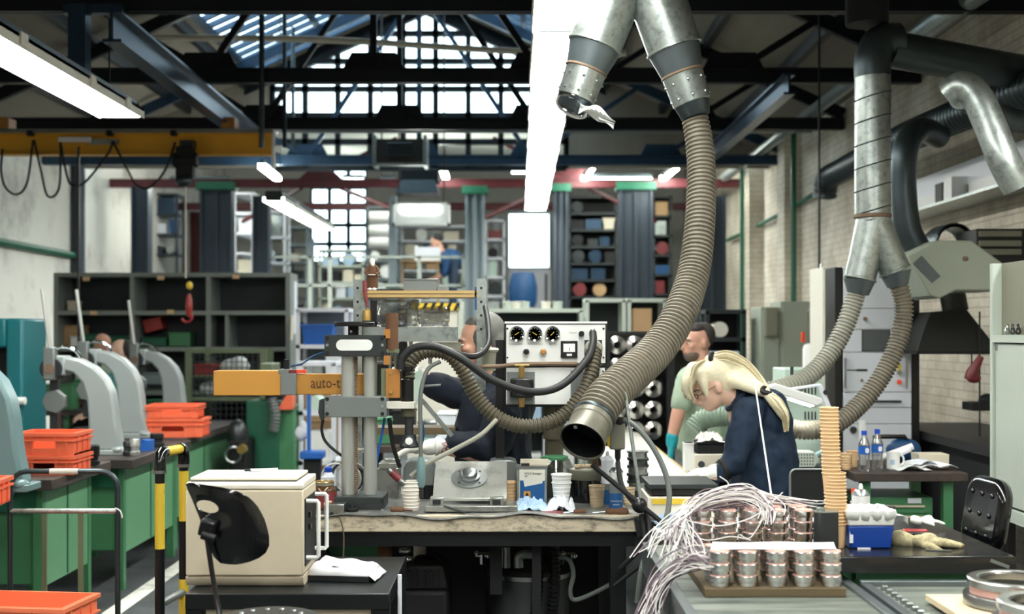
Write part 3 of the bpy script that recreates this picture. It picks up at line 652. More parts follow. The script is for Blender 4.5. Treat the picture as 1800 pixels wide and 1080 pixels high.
for px0, px1, py, h, mat, lb, tilt in ((106, 140, 612, .24, 'card', 'brown carton on the left of the grey shelf', 0), (122, 137, 612, .12, 'white', 'white box in front of the brown carton on the shelf', 0), (113, 127, 548, .11, 'card_pale', 'small cream box on the middle shelf', 0), (142, 170, 612, .14, 'green_dark', 'dark green bin left of the bald head', 0), (178, 228, 612, .12, 'green_dark', 'wide dark green bin right of the bald head', 0), (248, 280, 590, .15, 'red', 'red bin tilted on top of a green one', .25), (245, 288, 612, .1, 'green_dark', 'dark green bin under the tilted red one', 0), (293, 331, 612, .16, 'green', 'bright green bin on the grey shelf', 0)):
    a, b = X(px0,Y+.1), X(px1,Y+.1); zb = Z(py,Y) if tilt else Z(py,Y)+.016; yo = Y+.06 if 'front' in lb else Y+.18
    if lb.startswith('red'): zb += .03
    m = MB().obox(((a+b)/2, yo+.12, zb+h/2+abs(tilt)*.08), (b-a, .22 if 'front' not in lb else .1, h), (0,-tilt,0)).obox(((a+b)/2, yo+.12, zb+h-.01+abs(tilt)*.08), (b-a+.02, .24 if 'front' not in lb else .1, .02), (0,-tilt,0))
    solo('storage_bin' if 'bin' in lb else 'carton', m, mat, lb, 'bin' if 'bin' in lb else 'box', bev=.006)
solo('notice_sheet', MB().obox((X(510,14)+.008, 14.06, Z(576,13.9)), (.012,.14,.28), (0,.03,0)), 'card_pale', 'pale sheet hanging on the end of the grey shelf unit', 'sheet')
solo('notice_sheet', MB().obox((X(510,14)+.006, 14.3, Z(540,13.9)), (.012,.2,.6), (0,.0,0)), 'rack_white', 'long pale strip hanging beside the shelf unit', 'sheet')
# wire cage in front of the shelf
Y = 12.9; t = thing('wire_cage', 'green framed wire cage in front of the shelf unit', 'cage', (X(395,Y), Y+.3, 0))
for px, yy in ((332,Y),(463,Y),(340,Y+.6),(455,Y+.6)): part('post', MB().box(X(px,Y)-.03,X(px,Y)+.03,yy-.03,yy+.03,0,Z(613,Y)), 'khaki', t)
for py in (616, 700, 780): part('rail', MB().box(X(332,Y),X(463,Y),Y-.02,Y+.02,Z(py,Y)-.03,Z(py,Y)+.01), 'khaki', t)
for k in range(1, 14): part('wire', MB().box(X(332+131*k/14,Y)-.004,X(332+131*k/14,Y)+.004,Y-.004,Y+.004,Z(780,Y),Z(616,Y)), 'steel_dark', t)
for k in range(1, 16): q = Z(616,Y)+(Z(780,Y)-Z(616,Y))*k/16; part('wire', MB().box(X(332,Y),X(463,Y),Y-.008,Y,q-.004,q+.004), 'steel_dark', t)
for px0, px1, py0, py1, mat, nm, lb in ((345, 380, 640, 660, 'red', 'storage_bin', 'red bin inside the wire cage'), (385, 440, 630, 660, 'plastic_clear', 'plastic_bag', 'clear bag bundle inside the wire cage'), (350, 400, 668, 698, 'rag_white', 'plastic_bag', 'white bag in the lower part of the cage'), (405, 455, 665, 698, 'black_matte', 'motor_housing', 'dark motor in the lower part of the cage')):
    a, b = P(px0,py1,Y+.3), P(px1,py0,Y+.3); m = MB()
    if 'bag' in nm: m.ell((a+b)/2, ((b.x-a.x)/2, .15, (b.z-a.z)/2)).ell((a+b)/2+V(((b.x-a.x)*.2,-.06,.02)), ((b.x-a.x)*.3,.1,(b.z-a.z)*.52), (0,.4,0))
    else: m.box(a.x,b.x,Y+.2,Y+.45,a.z,b.z).box(a.x-.01,b.x+.01,Y+.19,Y+.46,b.z-.02,b.z)
    solo(nm, m, mat, lb, 'bag' if 'bag' in nm else ('bin' if 'bin' in nm else 'motor'), bev=.01 if 'bag' not in nm else 0)
part('tray', MB().box(X(334,Y),X(461,Y),Y+.04,Y+.58,Z(700,Y)-.02,Z(700,Y)), 'khaki', t); part('tray', MB().box(X(334,Y),X(461,Y),Y+.04,Y+.58,Z(661,Y)-.02,Z(661,Y)), 'khaki', t)
# green machine tool and its neighbours
Y = 11.6; t = thing('machine_tool', 'dark green machine tool behind the orange motor box', 'machine', (X(455,Y), Y+.3, 0))
part('base', MB().box(X(432,Y),X(490,Y),Y,Y+.6,0,Z(705,Y)), 'green_dark', t, bev=.02); part('door', MB().box(X(488,Y),X(516,Y),Y+.02,Y+.5,0,Z(715,Y)), 'green', t, bev=.01)
part('column', MB().box(X(452,Y),X(475,Y),Y+.1,Y+.5,Z(705,Y),Z(640,Y)), 'khaki', t, bev=.01)
part('spindle', MB().cyl((X(470,Y),Y-.05,Z(690,Y)),(X(500,Y),Y-.05,Z(690,Y)),.07,n=16), 'steel_dark', t); part('coil_hose', MB().hose([P(478,700,Y-.1),P(484,730,Y-.1),P(480,760,Y-.1)], .05, .03, .2, 10), 'mid_grey', t)
part('guard', MB().prism([(X(490,Y),Z(720,Y)),(X(516,Y),Z(720,Y)),(X(516,Y),Z(695,Y)),(X(508,Y),Z(690,Y))],'Y',Y-.06,Y+.1), 'orange', t)
t = thing('bench_grinder', 'dark machine with a round head and handwheel beside the green bench', 'machine', (X(418,11.2), 11.3, 0)); Y = 11.2
part('pedestal', MB().box(X(402,Y),X(432,Y),Y,Y+.4,0,Z(775,Y)), 'black_matte', t, bev=.01); part('head', MB().ell(P(418,765,Y+.1), (.1,.1,.14)), 'steel_dark', t)
part('handwheel', MB().tube([P(410,800,Y-.05)+V((.07*math.cos(k*PI/8),0,.07*math.sin(k*PI/8))) for k in range(16)], .012, 6, closed=True), 'steel', t); part('cap', MB().lathe([(.05,0),(.04,.05)], P(426,790,Y-.06), (0,-1,0), 12), 'brass', t)
t = thing('floor_stand', 'blue steel stand with a wide base behind the cabinet', 'stand', (X(552,11), 11, .0)); Y = 11
part('base', MB().box(X(530,Y),X(570,Y),Y-.1,Y+.1,Z(806,Y),Z(793,Y)), 'blue', t, bev=.01); part('post', MB().box(X(540,Y),X(546,Y),Y-.02,Y+.02,Z(793,Y),Z(665,Y)), 'blue', t); part('foot', MB().box(X(535,Y),X(565,Y),Y-.05,Y+.05,0,Z(806,Y)), 'black_matte', t)
solo('waste_bag', MB().ell(P(530,762,11.1), (.06,.06,.07)).ell(P(533,752,11.1), (.035,.04,.06)), 'rag_white', 'small white bag hung beside the blue stand', 'bag')
for k, (px0, px1, py0, py1, mat) in enumerate(((520, 600, 690, 800, 'card'), (552, 580, 715, 745, 'card_pale'))):
    a, b = P(px0,py1,12.6+.0*k), P(px1,py0,12.6); yy = 12.6-.4*k
    m = MB().box(a.x,b.x,yy,yy+.38,0 if k == 0 else Z(800,12.6),b.z)
    if k == 0: m.box(a.x+.02,b.x-.02,yy-.01,yy,b.z-.3,b.z-.28)
    if k == 0: solo('storage_cabinet', m, mat, 'low brown cabinet behind the twin-column machine', 'cabinet', bev=.01)

# ---------------------------------------------------------------- yellow crane with hoist
Y = 12.0; xa, xb = XL+.05, X(480,Y); z0, z1 = Z(272,Y), Z(238,Y)
t = thing('bridge_crane', 'yellow overhead crane beam across the upper left', 'crane', ((xa+xb)/2, Y, z0))
part('girder', MB().box(xa,xb,Y-.012,Y+.012,z0,z1).box(xa,xb,Y-.06,Y+.06,z0-.01,z0+.006).box(xa,xb,Y-.06,Y+.06,z1-.006,z1+.01), 'yellow_crane', t)
part('track', MB().box(xa,xb+.02,Y-.11,Y-.05,z1+.01,z1+.045), 'steel', t)
part('end_stop', MB().cyl((xb+.02,Y-.08,z1+.03),(xb+.02,Y-.08,Z(300,Y)),.018,n=8), 'white', t)
for px in (402, 8): part('carriage', MB().box(X(px-10,Y),X(px+14,Y),Y-.1,Y+.1,z1+.045,z1+.16), 'amber', t, bev=.01)
part('light_strip', MB().box(X(108,Y),X(166,Y),Y-.1,Y-.06,Z(252,Y),Z(243,Y)), 'white', t, bev=.01)
part('power_plate', MB().box(X(160,Y),X(212,Y),Y-.08,Y-.06,Z(256,Y),Z(247,Y)), 'galv', t)
for i, px in enumerate((60, 198, 310)): part('cable_trolley', MB().box(X(px-5,Y),X(px+5,Y),Y-.12,Y-.06,z1-.02,z1+.03), 'black_matte', t)
for c in ([(5,262),(2,300),(10,330),(30,342),(48,320),(58,246)], [(60,246),(72,300),(84,345),(104,330),(106,250)], [(106,250),(118,310),(128,325),(150,320),(190,270),(198,248)], [(198,248),(225,300),(240,325),(262,330),(290,300),(308,250)]):
    part('festoon_cable', MB().tube(spline([P(a,b,Y-.13) for a, b in c], 8), .011, 6), 'black_matte', t)
h = thing('chain_hoist', 'dark chain hoist with a red hook hanging from the crane', 'hoist', P(333, 335, Y-.15))
part('body', MB().box(X(318,Y),X(348,Y),Y-.2,Y-.08,Z(320,Y),Z(262,Y)).cyl((X(312,Y),Y-.14,Z(285,Y)),(X(354,Y),Y-.14,Z(285,Y)),.07,n=14), 'black_matte', h, bev=.01)
part('trolley', MB().box(X(322,Y),X(346,Y),Y-.14,Y+.1,Z(262,Y),Z(250,Y)), 'steel_dark', h); part('gearbox', MB().ell(P(322,318,Y-.2), (.08,.05,.06)), 'galv_dark', h)
part('chain', MB().cyl((X(333,Y),Y-.14,Z(490,Y)),(X(333,Y),Y-.14,Z(320,Y)),.008,n=6), 'off_white', h)
part('ball', MB().ell(P(333,502,Y-.14), (.032,.032,.04)), 'yellow', h)
hk = part('hook_block', MB().lathe([(.01,-.13),(.03,-.08),(.035,-.02),(.028,.05),(.012,.1)], P(332,535,Y-.14), n=12), 'red', h)
part('hook', MB().tube([P(332,548,Y-.14)+V((.05*math.cos(a)-.02,0,-.05+.05*math.sin(a))) for a in [PI*.5-PI*1.4*k/10 for k in range(11)]], .012, 8), 'red', hk)
part('pendant_cable', MB().cyl((X(147,Y),Y-.14,Z(640,Y)),(X(147,Y),Y-.14,Z(262,Y)),.012,n=6), 'black', h)
# ================================================================ central bench
BZ = .95; BY0, BY1 = 5.53, 6.32
xl, xr = X(470,BY0), X(1128,BY0)
t = thing('workbench', 'worn central workbench with a cream edge and black rubber mat', 'bench', ((xl+xr)/2, (BY0+BY1)/2, 0))
part('bench_top', MB().box(xl, xr, BY0, BY1, .868, BZ-.008), 'bench_edge', t, bev=.004)
def matz(x, y):
    e = max(0, 1-(y-BY0+.02)/.06)
    return BZ+.0005+e*(-.016+.012*math.sin(x*9+1)+.006*math.sin(x*23)) + (max(0, x-xr)*-.35)
m = MB(); nu, nv = 60, 10
m.grid(lambda u, v: (xl+.0+(xr+.10*(1-v)-xl)*u, BY0-.012+(BY1-BY0)*v, matz(xl+(xr+.1*(1-v)-xl)*u, BY0-.012+(BY1-BY0)*v)), nu, nv)
part('rubber_mat', m, 'bench_mat', t, sol=.006)
part('under_frame', MB().box(xl, xr-.03, BY0+.03, BY0+.08, .80, .868).box(xl, xr-.03, BY1-.08, BY1-.03, .80, .868), 'table_frame', t)
for px in (500, 1088): part('leg', MB().box(X(px,BY0)-.035, X(px,BY0)+.035, BY0+.03, BY0+.1, 0, .80), 'table_frame', t)
for px in (520, 1085): part('leg', MB().box(X(px,BY0)-.035, X(px,BY0)+.035, BY1-.1, BY1-.03, 0, .80), 'table_frame', t)
part('brace', MB().box(X(860,BY0), X(882,BY0), BY0+.2, BY0+.24, .55, .80), 'black_matte', t)
part('brace', MB().box(X(936,BY0), X(952,BY0), BY0+.1, BY0+.14, .3, .80), 'black_matte', t)
part('back_panel', MB().box(X(690,BY1), xr-.05, BY1-.03, BY1-.02, .0, .80), 'black_matte', t)  # black sheet added to stand in for the shade under the bench
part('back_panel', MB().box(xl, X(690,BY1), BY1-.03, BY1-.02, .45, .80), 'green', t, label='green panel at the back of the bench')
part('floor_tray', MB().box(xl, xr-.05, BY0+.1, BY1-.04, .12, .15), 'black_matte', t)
# drum, pump and pipes below the bench
Y = 5.95; c = X(930,Y)
t = thing('steel_drum', 'dark steel drum with valves under the central bench', 'drum', (c, Y, .15))
r = X(1002,Y)-c
part('drum_body', MB().lathe([(r,0),(r,.2),(r*1.02,.21),(r,.22),(r,Z(1002,Y)-.15-.02)], (c,Y,.15), n=32), 'steel_dark', t)
zz = Z(1002,Y)-.02; part('lid', MB().lathe([(r*1.03,0),(r*1.03,.02),(r*.9,.03),(.01,.032)], (c,Y,zz), n=32), 'steel', t)
for px in (848, 985, 1000): part('valve', MB().cyl(P(px,992,Y-.1), P(px,975,Y-.1), .015, n=8).cyl(P(px-12,976,Y-.1), P(px+12,976,Y-.1), .012, n=8).ell(P(px-10,974,Y-.1), .014).ell(P(px+10,978,Y-.1), .014), 'chrome', t)
part('fitting', MB().tube(spline([P(912,998,Y-.15),P(912,982,Y-.15),P(920,976,Y-.15),P(940,976,Y-.15)],5), .022, 10), 'galv', t); part('sight_tube', MB().cyl(P(888,998,Y-.12), P(888,962,Y-.12), .025, n=12), 'steel', t)
part('cable', MB().tube(spline([P(980,980,Y-.2),P(1000,985,Y-.25),P(1008,1010,Y-.25),P(1002,1040,Y-.25),P(1010,1055,Y-.25),P(1040,1045,Y-.25),P(1088,1020,Y-.25)],6), .011, 8), 'cable_grey', t)
t = thing('vacuum_pump', 'black vacuum pump with ribbed top under the bench', 'pump', (X(752,5.85), 5.85, .15)); Y = 5.85
part('body', MB().box(X(712,Y), X(790,Y), Y-.12, Y+.2, .15, Z(1030,Y)), 'black_matte', t, bev=.02)
part('cover', MB().prism([(X(712,Y),Z(1030,Y)),(X(790,Y),Z(1030,Y)),(X(782,Y),Z(992,Y)),(X(776,Y),Z(988,Y)),(X(724,Y),Z(988,Y)),(X(718,Y),Z(992,Y))],'Y',Y-.1,Y+.18), 'rubber', t, bev=.01)
for k in range(5): part('rib', MB().box(X(722+k*12,Y),X(727+k*12,Y),Y-.125,Y-.1,Z(1022,Y),Z(996,Y)), 'black', t)
part('handle', MB().tube(spline([P(728,990,Y),P(735,980,Y),P(765,980,Y),P(774,990,Y)],5), .01, 8), 'black', t)
part('pipe', MB().cyl(P(738,988,Y+.1), P(738,960,Y+.1), .03, n=12), 'off_white', t)
for px, py in ((712, 968), (715, 983)): part('hand_knob', MB().ell(P(px,py,Y-.15), (.03,.02,.014)).ell(P(px-7,py,Y-.15), .012).ell(P(px+7,py,Y-.15), .012), 'chrome', t)
solo('dark_cylinder', MB().lathe([(.032,0),(.034,.02),(.034,.12),(.03,.13)], P(676,1009,5.7), n=16).cyl(P(676,1009,5.7)-V((0,0,.26)), P(676,1009,5.7), .026, n=12), 'brown', 'dark brown cylinder below the twin-column machine', 'cylinder')
for k, px in enumerate((944, 974)): solo('corrugated_hose', MB().hose([(X(px,5.75),5.75,.79),(X(px+2,5.75),5.75,.6),(X(px-4,5.75),5.75,.4),(X(px,5.75),5.75,.2)], .026, .02, .2, 10), 'black', ('left','right')[k]+' black corrugated hose hanging under the bench', 'hose')
solo('waste_tray', MB().box(X(975,5.75),X(1030,5.75),5.66,5.72,.152,.17).grid(lambda u,v:(X(975,5.75)+.14*u,5.66+.05*v,.18+.01*math.sin(u*20)*math.cos(v*9)),14,5), 'plastic_clear', 'small clear tray low under the bench', 'tray')

# ---------------------------------------------------------------- twin-column press
Y = 5.72; cx1, cx2 = X(612,Y), X(651,Y); xm = (cx1+cx2)/2
t = thing('dosing_press', 'twin-column press with a black handwheel on the central bench', 'machine', (xm, Y, BZ))
part('base', MB().box(X(562,Y), X(678,Y), Y-.09, Y+.12, BZ, Z(869,Y)), 'dark_plate', t, bev=.004)
part('base_channel', MB().box(X(592,Y), X(679,Y), Y-.1, Y-.09, BZ+.005, BZ+.035), 'steel_dark', t)
for px, py in ((672,878),(672,898),(607,887),(640,887)): part('screw', MB().cyl(P(px,py,Y-.105), P(px,py,Y-.085), .008, n=10), 'steel' if py == 898 else 'black', t)
for c in (cx1, cx2): part('column', MB().cyl((c,Y,Z(870,Y)), (c,Y,Z(600,Y)), .031, n=24), 'steel_col', t)
pts = [V((X(625,Y),Y,Z(868,Y)-.0+(Z(575,Y)-Z(868,Y))*k/160)) for k in range(161)]
part('lead_screw', MB().tube(pts, [.0085 if k % 2 else .011 for k in range(161)], 10), 'rust', t)
up = part('top_plate', MB().box(X(570,Y-.06), X(679,Y-.06), Y-.06, Y+.06, Z(627,Y-.06), Z(589,Y-.06)), 'dark_plate', t, bev=.003)
part('label_plate', MB().prism(rrect(X(623,Y-.06), Z(607,Y-.06), .165, .05, .025), 'Y', Y-.064, Y-.06), 'white', up)
mp = part('middle_plate', MB().box(X(570,Y-.07), X(679,Y-.07), Y-.07, Y+.06, Z(734,Y-.07), Z(698,Y-.07)), 'mid_grey', t, bev=.003)
for (p_, ys, yy) in ((up, (594,607,621), Y-.06), (mp, (702,715,728), Y-.07)):
    for px in (575, 672):
        for py in ys: part('bolt', MB().cyl(P(px,py,yy-.004), P(px,py,yy+.001), .009 if py not in (607,715) else .007, n=12), 'black' if py not in (607,715) else 'steel', p_)
part('handwheel', MB().lathe([(.088,0),(.094,.004),(.094,.016),(.088,.02),(.03,.022)], (X(623,Y),Y,Z(574,Y)), n=28), 'black', t)
part('wheel_hub', MB().cyl((X(621,Y),Y,Z(589,Y)), (X(621,Y),Y,Z(573,Y)), .024, n=16), 'black_matte', t)
part('hub_screw', MB().cyl(P(617,583,Y-.03), P(617,583,Y-.02), .006, n=8), 'steel', t)
part('side_bracket', MB().prism([(X(563,Y),Z(703,Y)),(X(571,Y),Z(700,Y)),(X(571,Y),Z(735,Y)),(X(566,Y),Z(740,Y)),(X(561,Y),Z(725,Y))],'Y',Y-.03,Y+.02), 'steel_dark', t)
part('side_rail', MB().box(X(672,Y),X(681,Y),Y-.05,Y+.02,Z(700,Y),Z(648,Y)), 'khaki', t)
ap = part('amber_plate', MB().box(X(680,Y),X(705,Y),Y-.06,Y-.04,Z(699,Y),Z(648,Y)), 'amber', t, bev=.002)
for py in (656, 690): part('bolt', MB().cyl(P(687,py,Y-.068), P(687,py,Y-.06), .008, n=10), 'brass', ap)
part('guide_cylinder', MB().cyl(P(689,617,Y-.03), P(689,551,Y-.03), .029, n=18), 'red_dark' if False else 'brown', t)
part('spring_rod', MB().cyl(P(686,650,Y-.03), P(686,612,Y-.03), .008, n=8).cyl(P(696,650,Y-.03), P(696,612,Y-.03), .008, n=8), 'steel', t)
part('guide_collar', MB().box(X(679,Y),X(702,Y),Y-.055,Y+.0,Z(620,Y),Z(614,Y)), 'khaki', t)
for py in (587, 633): part('amber_block', MB().box(X(677,Y),X(688,Y),Y-.06,Y-.02,Z(py+8,Y),Z(py-8,Y)), 'amber', t)
part('bracket', MB().box(X(679,Y),X(730,Y),Y-.05,Y+.03,Z(718,Y),Z(706,Y)), 'off_white', t, bev=.002)
part('valve_cylinder', MB().lathe([(.03,0),(.03,.11),(.026,.115),(.026,.15),(.03,.155),(.03,.17)], P(716,710,Y), n=18), 'black', t)
part('nozzle_collar', MB().cyl(P(718,732,Y), P(718,718,Y), .034, n=18), 'hose_brown', t)
part('nozzle_tube', MB().cyl(P(719,775,Y), P(719,732,Y), .02, n=16), 'steel_dark', t)
part('funnel', MB().lathe([(.044,0),(.046,.008),(.022,.055)], P(719,787,Y), n=20), 'steel_dark', t)
part('funnel_button', MB().cyl(P(719,776,Y-.05), P(719,776,Y-.03), .017, n=14), 'white', t)
part('mint_plate', MB().prism([(X(728,Y),Z(718,Y)),(X(740,Y),Z(700,Y)),(X(746,Y),Z(668,Y)),(X(740,Y),Z(650,Y)),(X(728,Y),Z(655,Y))],'Y',Y+.02,Y+.035), 'mint', t)
part('pin', MB().cyl(P(745,679,Y+.02), P(775,677,Y+.02), .006, n=8), 'steel', t)
part('slant_bar', MB().obox(P(768,735,Y+.1), (.22,.008,.02), (0,.87,0)), 'galv', t)
for c, mt, r_ in (([(676,735),(672,760),(664,800),(660,830)],'blue',.006), ([(684,735),(690,780),(697,805),(703,822)],'black',.01), ([(740,735),(745,760),(740,790)],'blue_deep',.005), ([(568,738),(566,760),(580,785),(640,830),(660,850)],'rubber',.007), ([(664,745),(640,790),(600,780)],'off_white',.006)):
    part('air_line', MB().tube(spline([P(a,b,Y+.03) for a, b in c], 6), r_, 8), mt, t)
# orange linear actuator
Y = 5.84
t = thing('linear_actuator', 'orange motor box clamped sideways behind the twin columns', 'motor', (X(500,Y), Y, Z(697,Y)))
part('motor_box', MB().box(X(375,Y-.05),X(494,Y-.05),Y-.05,Y+.06,Z(696,Y-.05),Z(652,Y-.05)), 'orange_box', t, bev=.004)
ob = part('gear_box', MB().box(X(519,Y-.03),X(643,Y-.03),Y-.03,Y+.05,Z(694,Y-.03),Z(658,Y-.03)), 'orange_box', t, bev=.003)
part('clamp', MB().box(X(493,Y-.05),X(521,Y-.05),Y-.055,Y+.065,Z(695,Y-.05),Z(657,Y-.05)).box(X(493,Y),X(511,Y),Y-.055,Y+.06,Z(657,Y),Z(649,Y)), 'mid_grey', t, bev=.003)
part('switch', MB().box(X(501,Y),X(510,Y),Y-.03,Y,Z(650,Y),Z(632,Y)), 'black', t); part('sensor', MB().box(X(512,Y),X(524,Y),Y-.04,Y,Z(657,Y),Z(650,Y)), 'red_dark', t); part('sensor_tip', MB().box(X(524,Y),X(539,Y),Y-.04,Y,Z(656,Y),Z(650,Y)), 'orange_cap', t)
part('lead', MB().tube(spline([P(512,644,Y-.02),P(530,640,Y-.02),P(548,628,Y-.02),P(566,621,Y-.02),P(580,620,Y-.02)],6), .0045, 8), 'blue_deep', t)
text('lettering', 'auto-t', .07, 'brown', ob, (X(572,Y-.03), Y-.0315, Z(674,Y-.03)), width=.8)
part('underline', MB().box(X(550,Y-.03),X(568,Y-.03),Y-.0315,Y-.03,Z(683,Y-.03),Z(682.4,Y-.03)), 'brown', ob)
# rack with perforated posts and plank shelf
Y = 6.5
t = thing('post_rack', 'rack of perforated steel posts with a plank shelf behind the bench', 'rack', (X(742,Y), Y, 0))
for px0, px1, top in ((622,637,492), (838,854,490)):
    po = part('post', MB().box(X(px0,Y),X(px1,Y),Y-.02,Y-.014,0,Z(top,Y)).box(X(px0,Y),X(px0,Y)+.006,Y-.014,Y+.03,0,Z(top,Y)), 'galv', t)
    for k in range(4): part('slot', MB().box(X((px0+px1)/2,Y)-.006,X((px0+px1)/2,Y)+.006,Y-.0215,Y-.02,Z(507+k*24,Y)-.006,Z(507+k*24,Y)+.006), 'black', po)
part('plank', MB().box(X(637,Y),X(840,Y),Y-.03,Y+.25,Z(523,Y),Z(511.5,Y)), 'plywood', t)
part('plank_joint', MB().box(X(645,Y),X(840,Y),Y-.0315,Y-.029,Z(517.5,Y),Z(516.5,Y)), 'black', t)
part('edge_strip', MB().box(X(838,Y)-.01,X(838,Y),Y-.03,Y+.05,Z(545,Y),Z(505,Y)), 'blue_deep', t)
part('cross_rail', MB().box(X(637,Y),X(805,Y),Y+.02,Y+.026,Z(601,Y),Z(575,Y)), 'galv', t)
for px in (722, 756): part('tube', MB().cyl(P(px,640,Y+.05), P(px,585,Y+.05), .011, n=10), 'steel', t)
part('hanging_bracket', MB().box(X(652,Y),X(663,Y),Y-.03,Y+.0,Z(565,Y),Z(529,Y)), 'black', t)
part('lower_board', MB().box(X(740,Y),X(810,Y),Y+.03,Y+.045,Z(626,Y),Z(602,Y)), 'olive_grey', t)
part('lower_plank', MB().box(X(640,Y),X(800,Y),Y-.02,Y+.2,Z(764,Y),Z(752,Y)), 'plywood_dark', t)
solo('steel_box', MB().box(X(709,Y),X(768,Y),Y+.0,Y+.16,Z(511.5,Y),Z(491,Y)).box(X(707,Y),X(770,Y),Y-.005,Y+.165,Z(493,Y),Z(490,Y)), 'mid_grey', 'grey lidded steel box on the plank shelf', 'box', bev=.003)
solo('flat_sheet', MB().box(X(660,Y),X(706,Y),Y+.0,Y+.15,Z(511.5,Y),Z(508,Y)), 'dark_plate', 'thin dark sheet on the plank shelf beside the doll', 'sheet')
solo('metal_strip', MB().box(X(769,Y),X(788,Y),Y,Y+.1,Z(511.5,Y),Z(504,Y)), 'steel', 'small metal offcut on the plank shelf', 'offcut')
t = thing('figurine', 'small figurine in a brown robe on the plank shelf', 'figurine', (X(654,Y-.0), Y+.0, Z(511.5,Y))); z0 = Z(511.5,Y); c = X(654,Y); s_ = Y/F
part('robe', MB().loft([[(c+a*math.cos(q), Y+.01+a*.6*math.sin(q), z0+h) for q in [2*PI*k/14 for k in range(14)]] for a, h in ((.027,.014),(.031,.02),(.029,.08),(.031,.082),(.033,.1),(.028,.125),(.014,.142))]), 'brown', t)
part('belt', MB().lathe([(.031,0),(.033,.002),(.031,.005)], (c,Y+.01,z0+.08), n=14), 'cup_white', t)
part('head', MB().ell((c,Y+.005,z0+.152), (.014,.015,.019)).ell((c+.004,Y-.006,z0+.138), (.01,.008,.012)), 'cup_white', t)
for e in (-1, 1):
    part('shoe', MB().ell((c+e*.012,Y-.008,z0+.008), (.012,.016,.008)), 'white', t)
    part('arm', MB().tube([(c+e*.022,Y+.005,z0+.125),(c+e*.034,Y-.0,z0+.095),(c+e*.02,Y-.014,z0+.085)], .009, 8), 'brown', t)
t = thing('bell', 'small brass bell on a dark red cord hanging from the left post', 'bell', P(646,566,Y-.06))
part('cord', MB().tube(spline([P(641,494,Y-.04),P(642,515,Y-.05),P(646,540,Y-.06)],6), [.012]*6+[.01]*4+[.007]*3, 8), 'red_dark', t)
part('bell_body', MB().lathe([(.024,0),(.023,.03),(.02,.052),(.008,.062)], P(645,564,Y-.06), n=18), 'brass', t)
for k, (px0, px1, py0, py1, mt) in enumerate(((664,735,526,574,'film'),(735,790,538,574,'film'),(640,700,585,640,'film'))):
    a, b = P(px0,py1,Y+.1), P(px1,py0,Y+.1)
    m = MB().grid(lambda u, v: (a.x+(b.x-a.x)*(u+.18*v*math.sin(3*u)), Y+.08+.04*math.sin(u*9+k)*math.cos(v*5)+.03*math.sin(v*11+u*4), a.z+(b.z-a.z)*v*(1-.25*abs(u-.5)*(1 if k else .3))), 14, 10)
    solo('plastic_sack', m, mt, ('crumpled clear sack hanging below the plank shelf', 'folded clear sack right of the brown cylinder', 'clear sack beside the guide cylinder')[k], 'bag', sol=.002)

# ---------------------------------------------------------------- gauge panel unit
Y = 6.0
t = thing('gauge_panel', 'white control unit with three round gauges above the bench', 'control unit', (X(976,Y), Y+.1, BZ))
part('case', MB().box(X(886,Y),X(1068,Y),Y+.003,Y+.3,Z(641,Y),Z(568,Y)), 'black', t, bev=.006)
fp = part('face_plate', MB().box(X(890,Y),X(1064,Y),Y-.003,Y+.004,Z(638.5,Y),Z(571,Y)), 'white_panel', t)
part('top_trim', MB().box(X(887,Y),X(1067,Y),Y-.008,Y+.28,Z(569,Y),Z(565.5,Y)), 'white', t)
for i, px in enumerate((908.5, 940, 971)):
    g = part('gauge', MB().lathe([(.036,0),(.038,.012),(.036,.02),(.029,.017)], P(px,587,Y-.003), (0,-1,0), 28), 'chrome', t)
    part('dial', MB().lathe([(.0295,0),(.0295,.0015)], P(px,587,Y-.0185), (0,-1,0), 28), 'dark_plate', g)
    a = (.55, 2.6, .8)[i]; part('needle', MB().obox(P(px,587,Y-.0215), (.024,.001,.002), (0,-a,0)), 'yellow', g)
    for q in range(9):
        b = -.7+q*.58; part('tick', MB().obox(P(px,587,Y-.021)+V((.023*math.cos(b),0,.025*math.sin(b))), (.004,.001,.0012), (0,-b,0)), 'white', g)
for px, mt in ((925, 'black'), (955, 'amber')):
    k = part('push_button', MB().lathe([(.018,0),(.018,.008),(.015,.012)], P(px,619.5,Y-.003), (0,-1,0), 18), 'chrome', t)
    part('button_cap', MB().lathe([(.014,0),(.013,.012),(.009,.016)], P(px,619,Y-.014), (0,-1,0), 18), mt, k)
mt_ = part('meter', MB().box(X(985.5,Y),X(1015,Y),Y-.018,Y-.002,Z(629,Y),Z(599.5,Y)), 'black', t, bev=.003)
part('meter_window', MB().box(X(990,Y),X(1010.5,Y),Y-.02,Y-.017,Z(619,Y),Z(604.5,Y)), 'white', mt_); part('meter_needle', MB().box(X(1000,Y),X(1001,Y),Y-.021,Y-.02,Z(617,Y),Z(611,Y)), 'black', mt_); part('meter_tag', MB().box(X(996,Y),X(1005,Y),Y-.02,Y-.017,Z(626,Y),Z(622,Y)), 'white', mt_)
part('knob', MB().lathe([(.014,0),(.013,.02)], P(1022,587,Y-.003), (0,-1,0), 16), 'black', t)
part('socket', MB().lathe([(.017,0),(.017,.012),(.012,.016)], P(1042,584,Y-.003), (0,-1,0), 18), 'steel', t)
part('hose_flange', MB().box(X(1027,Y),X(1058,Y),Y-.01,Y-.003,Z(628,Y),Z(598,Y)), 'steel_dark', t); part('hose_ring', MB().lathe([(.043,0),(.043,.02),(.036,.03)], P(1043,613,Y-.01), (0,-1,0), 22), 'hose_pale', t)
for px in (892, 1061):
    for py in (578, 629): part('panel_screw', MB().cyl(P(px,py,Y-.006), P(px,py,Y-.002), .005, n=8), 'black', fp)
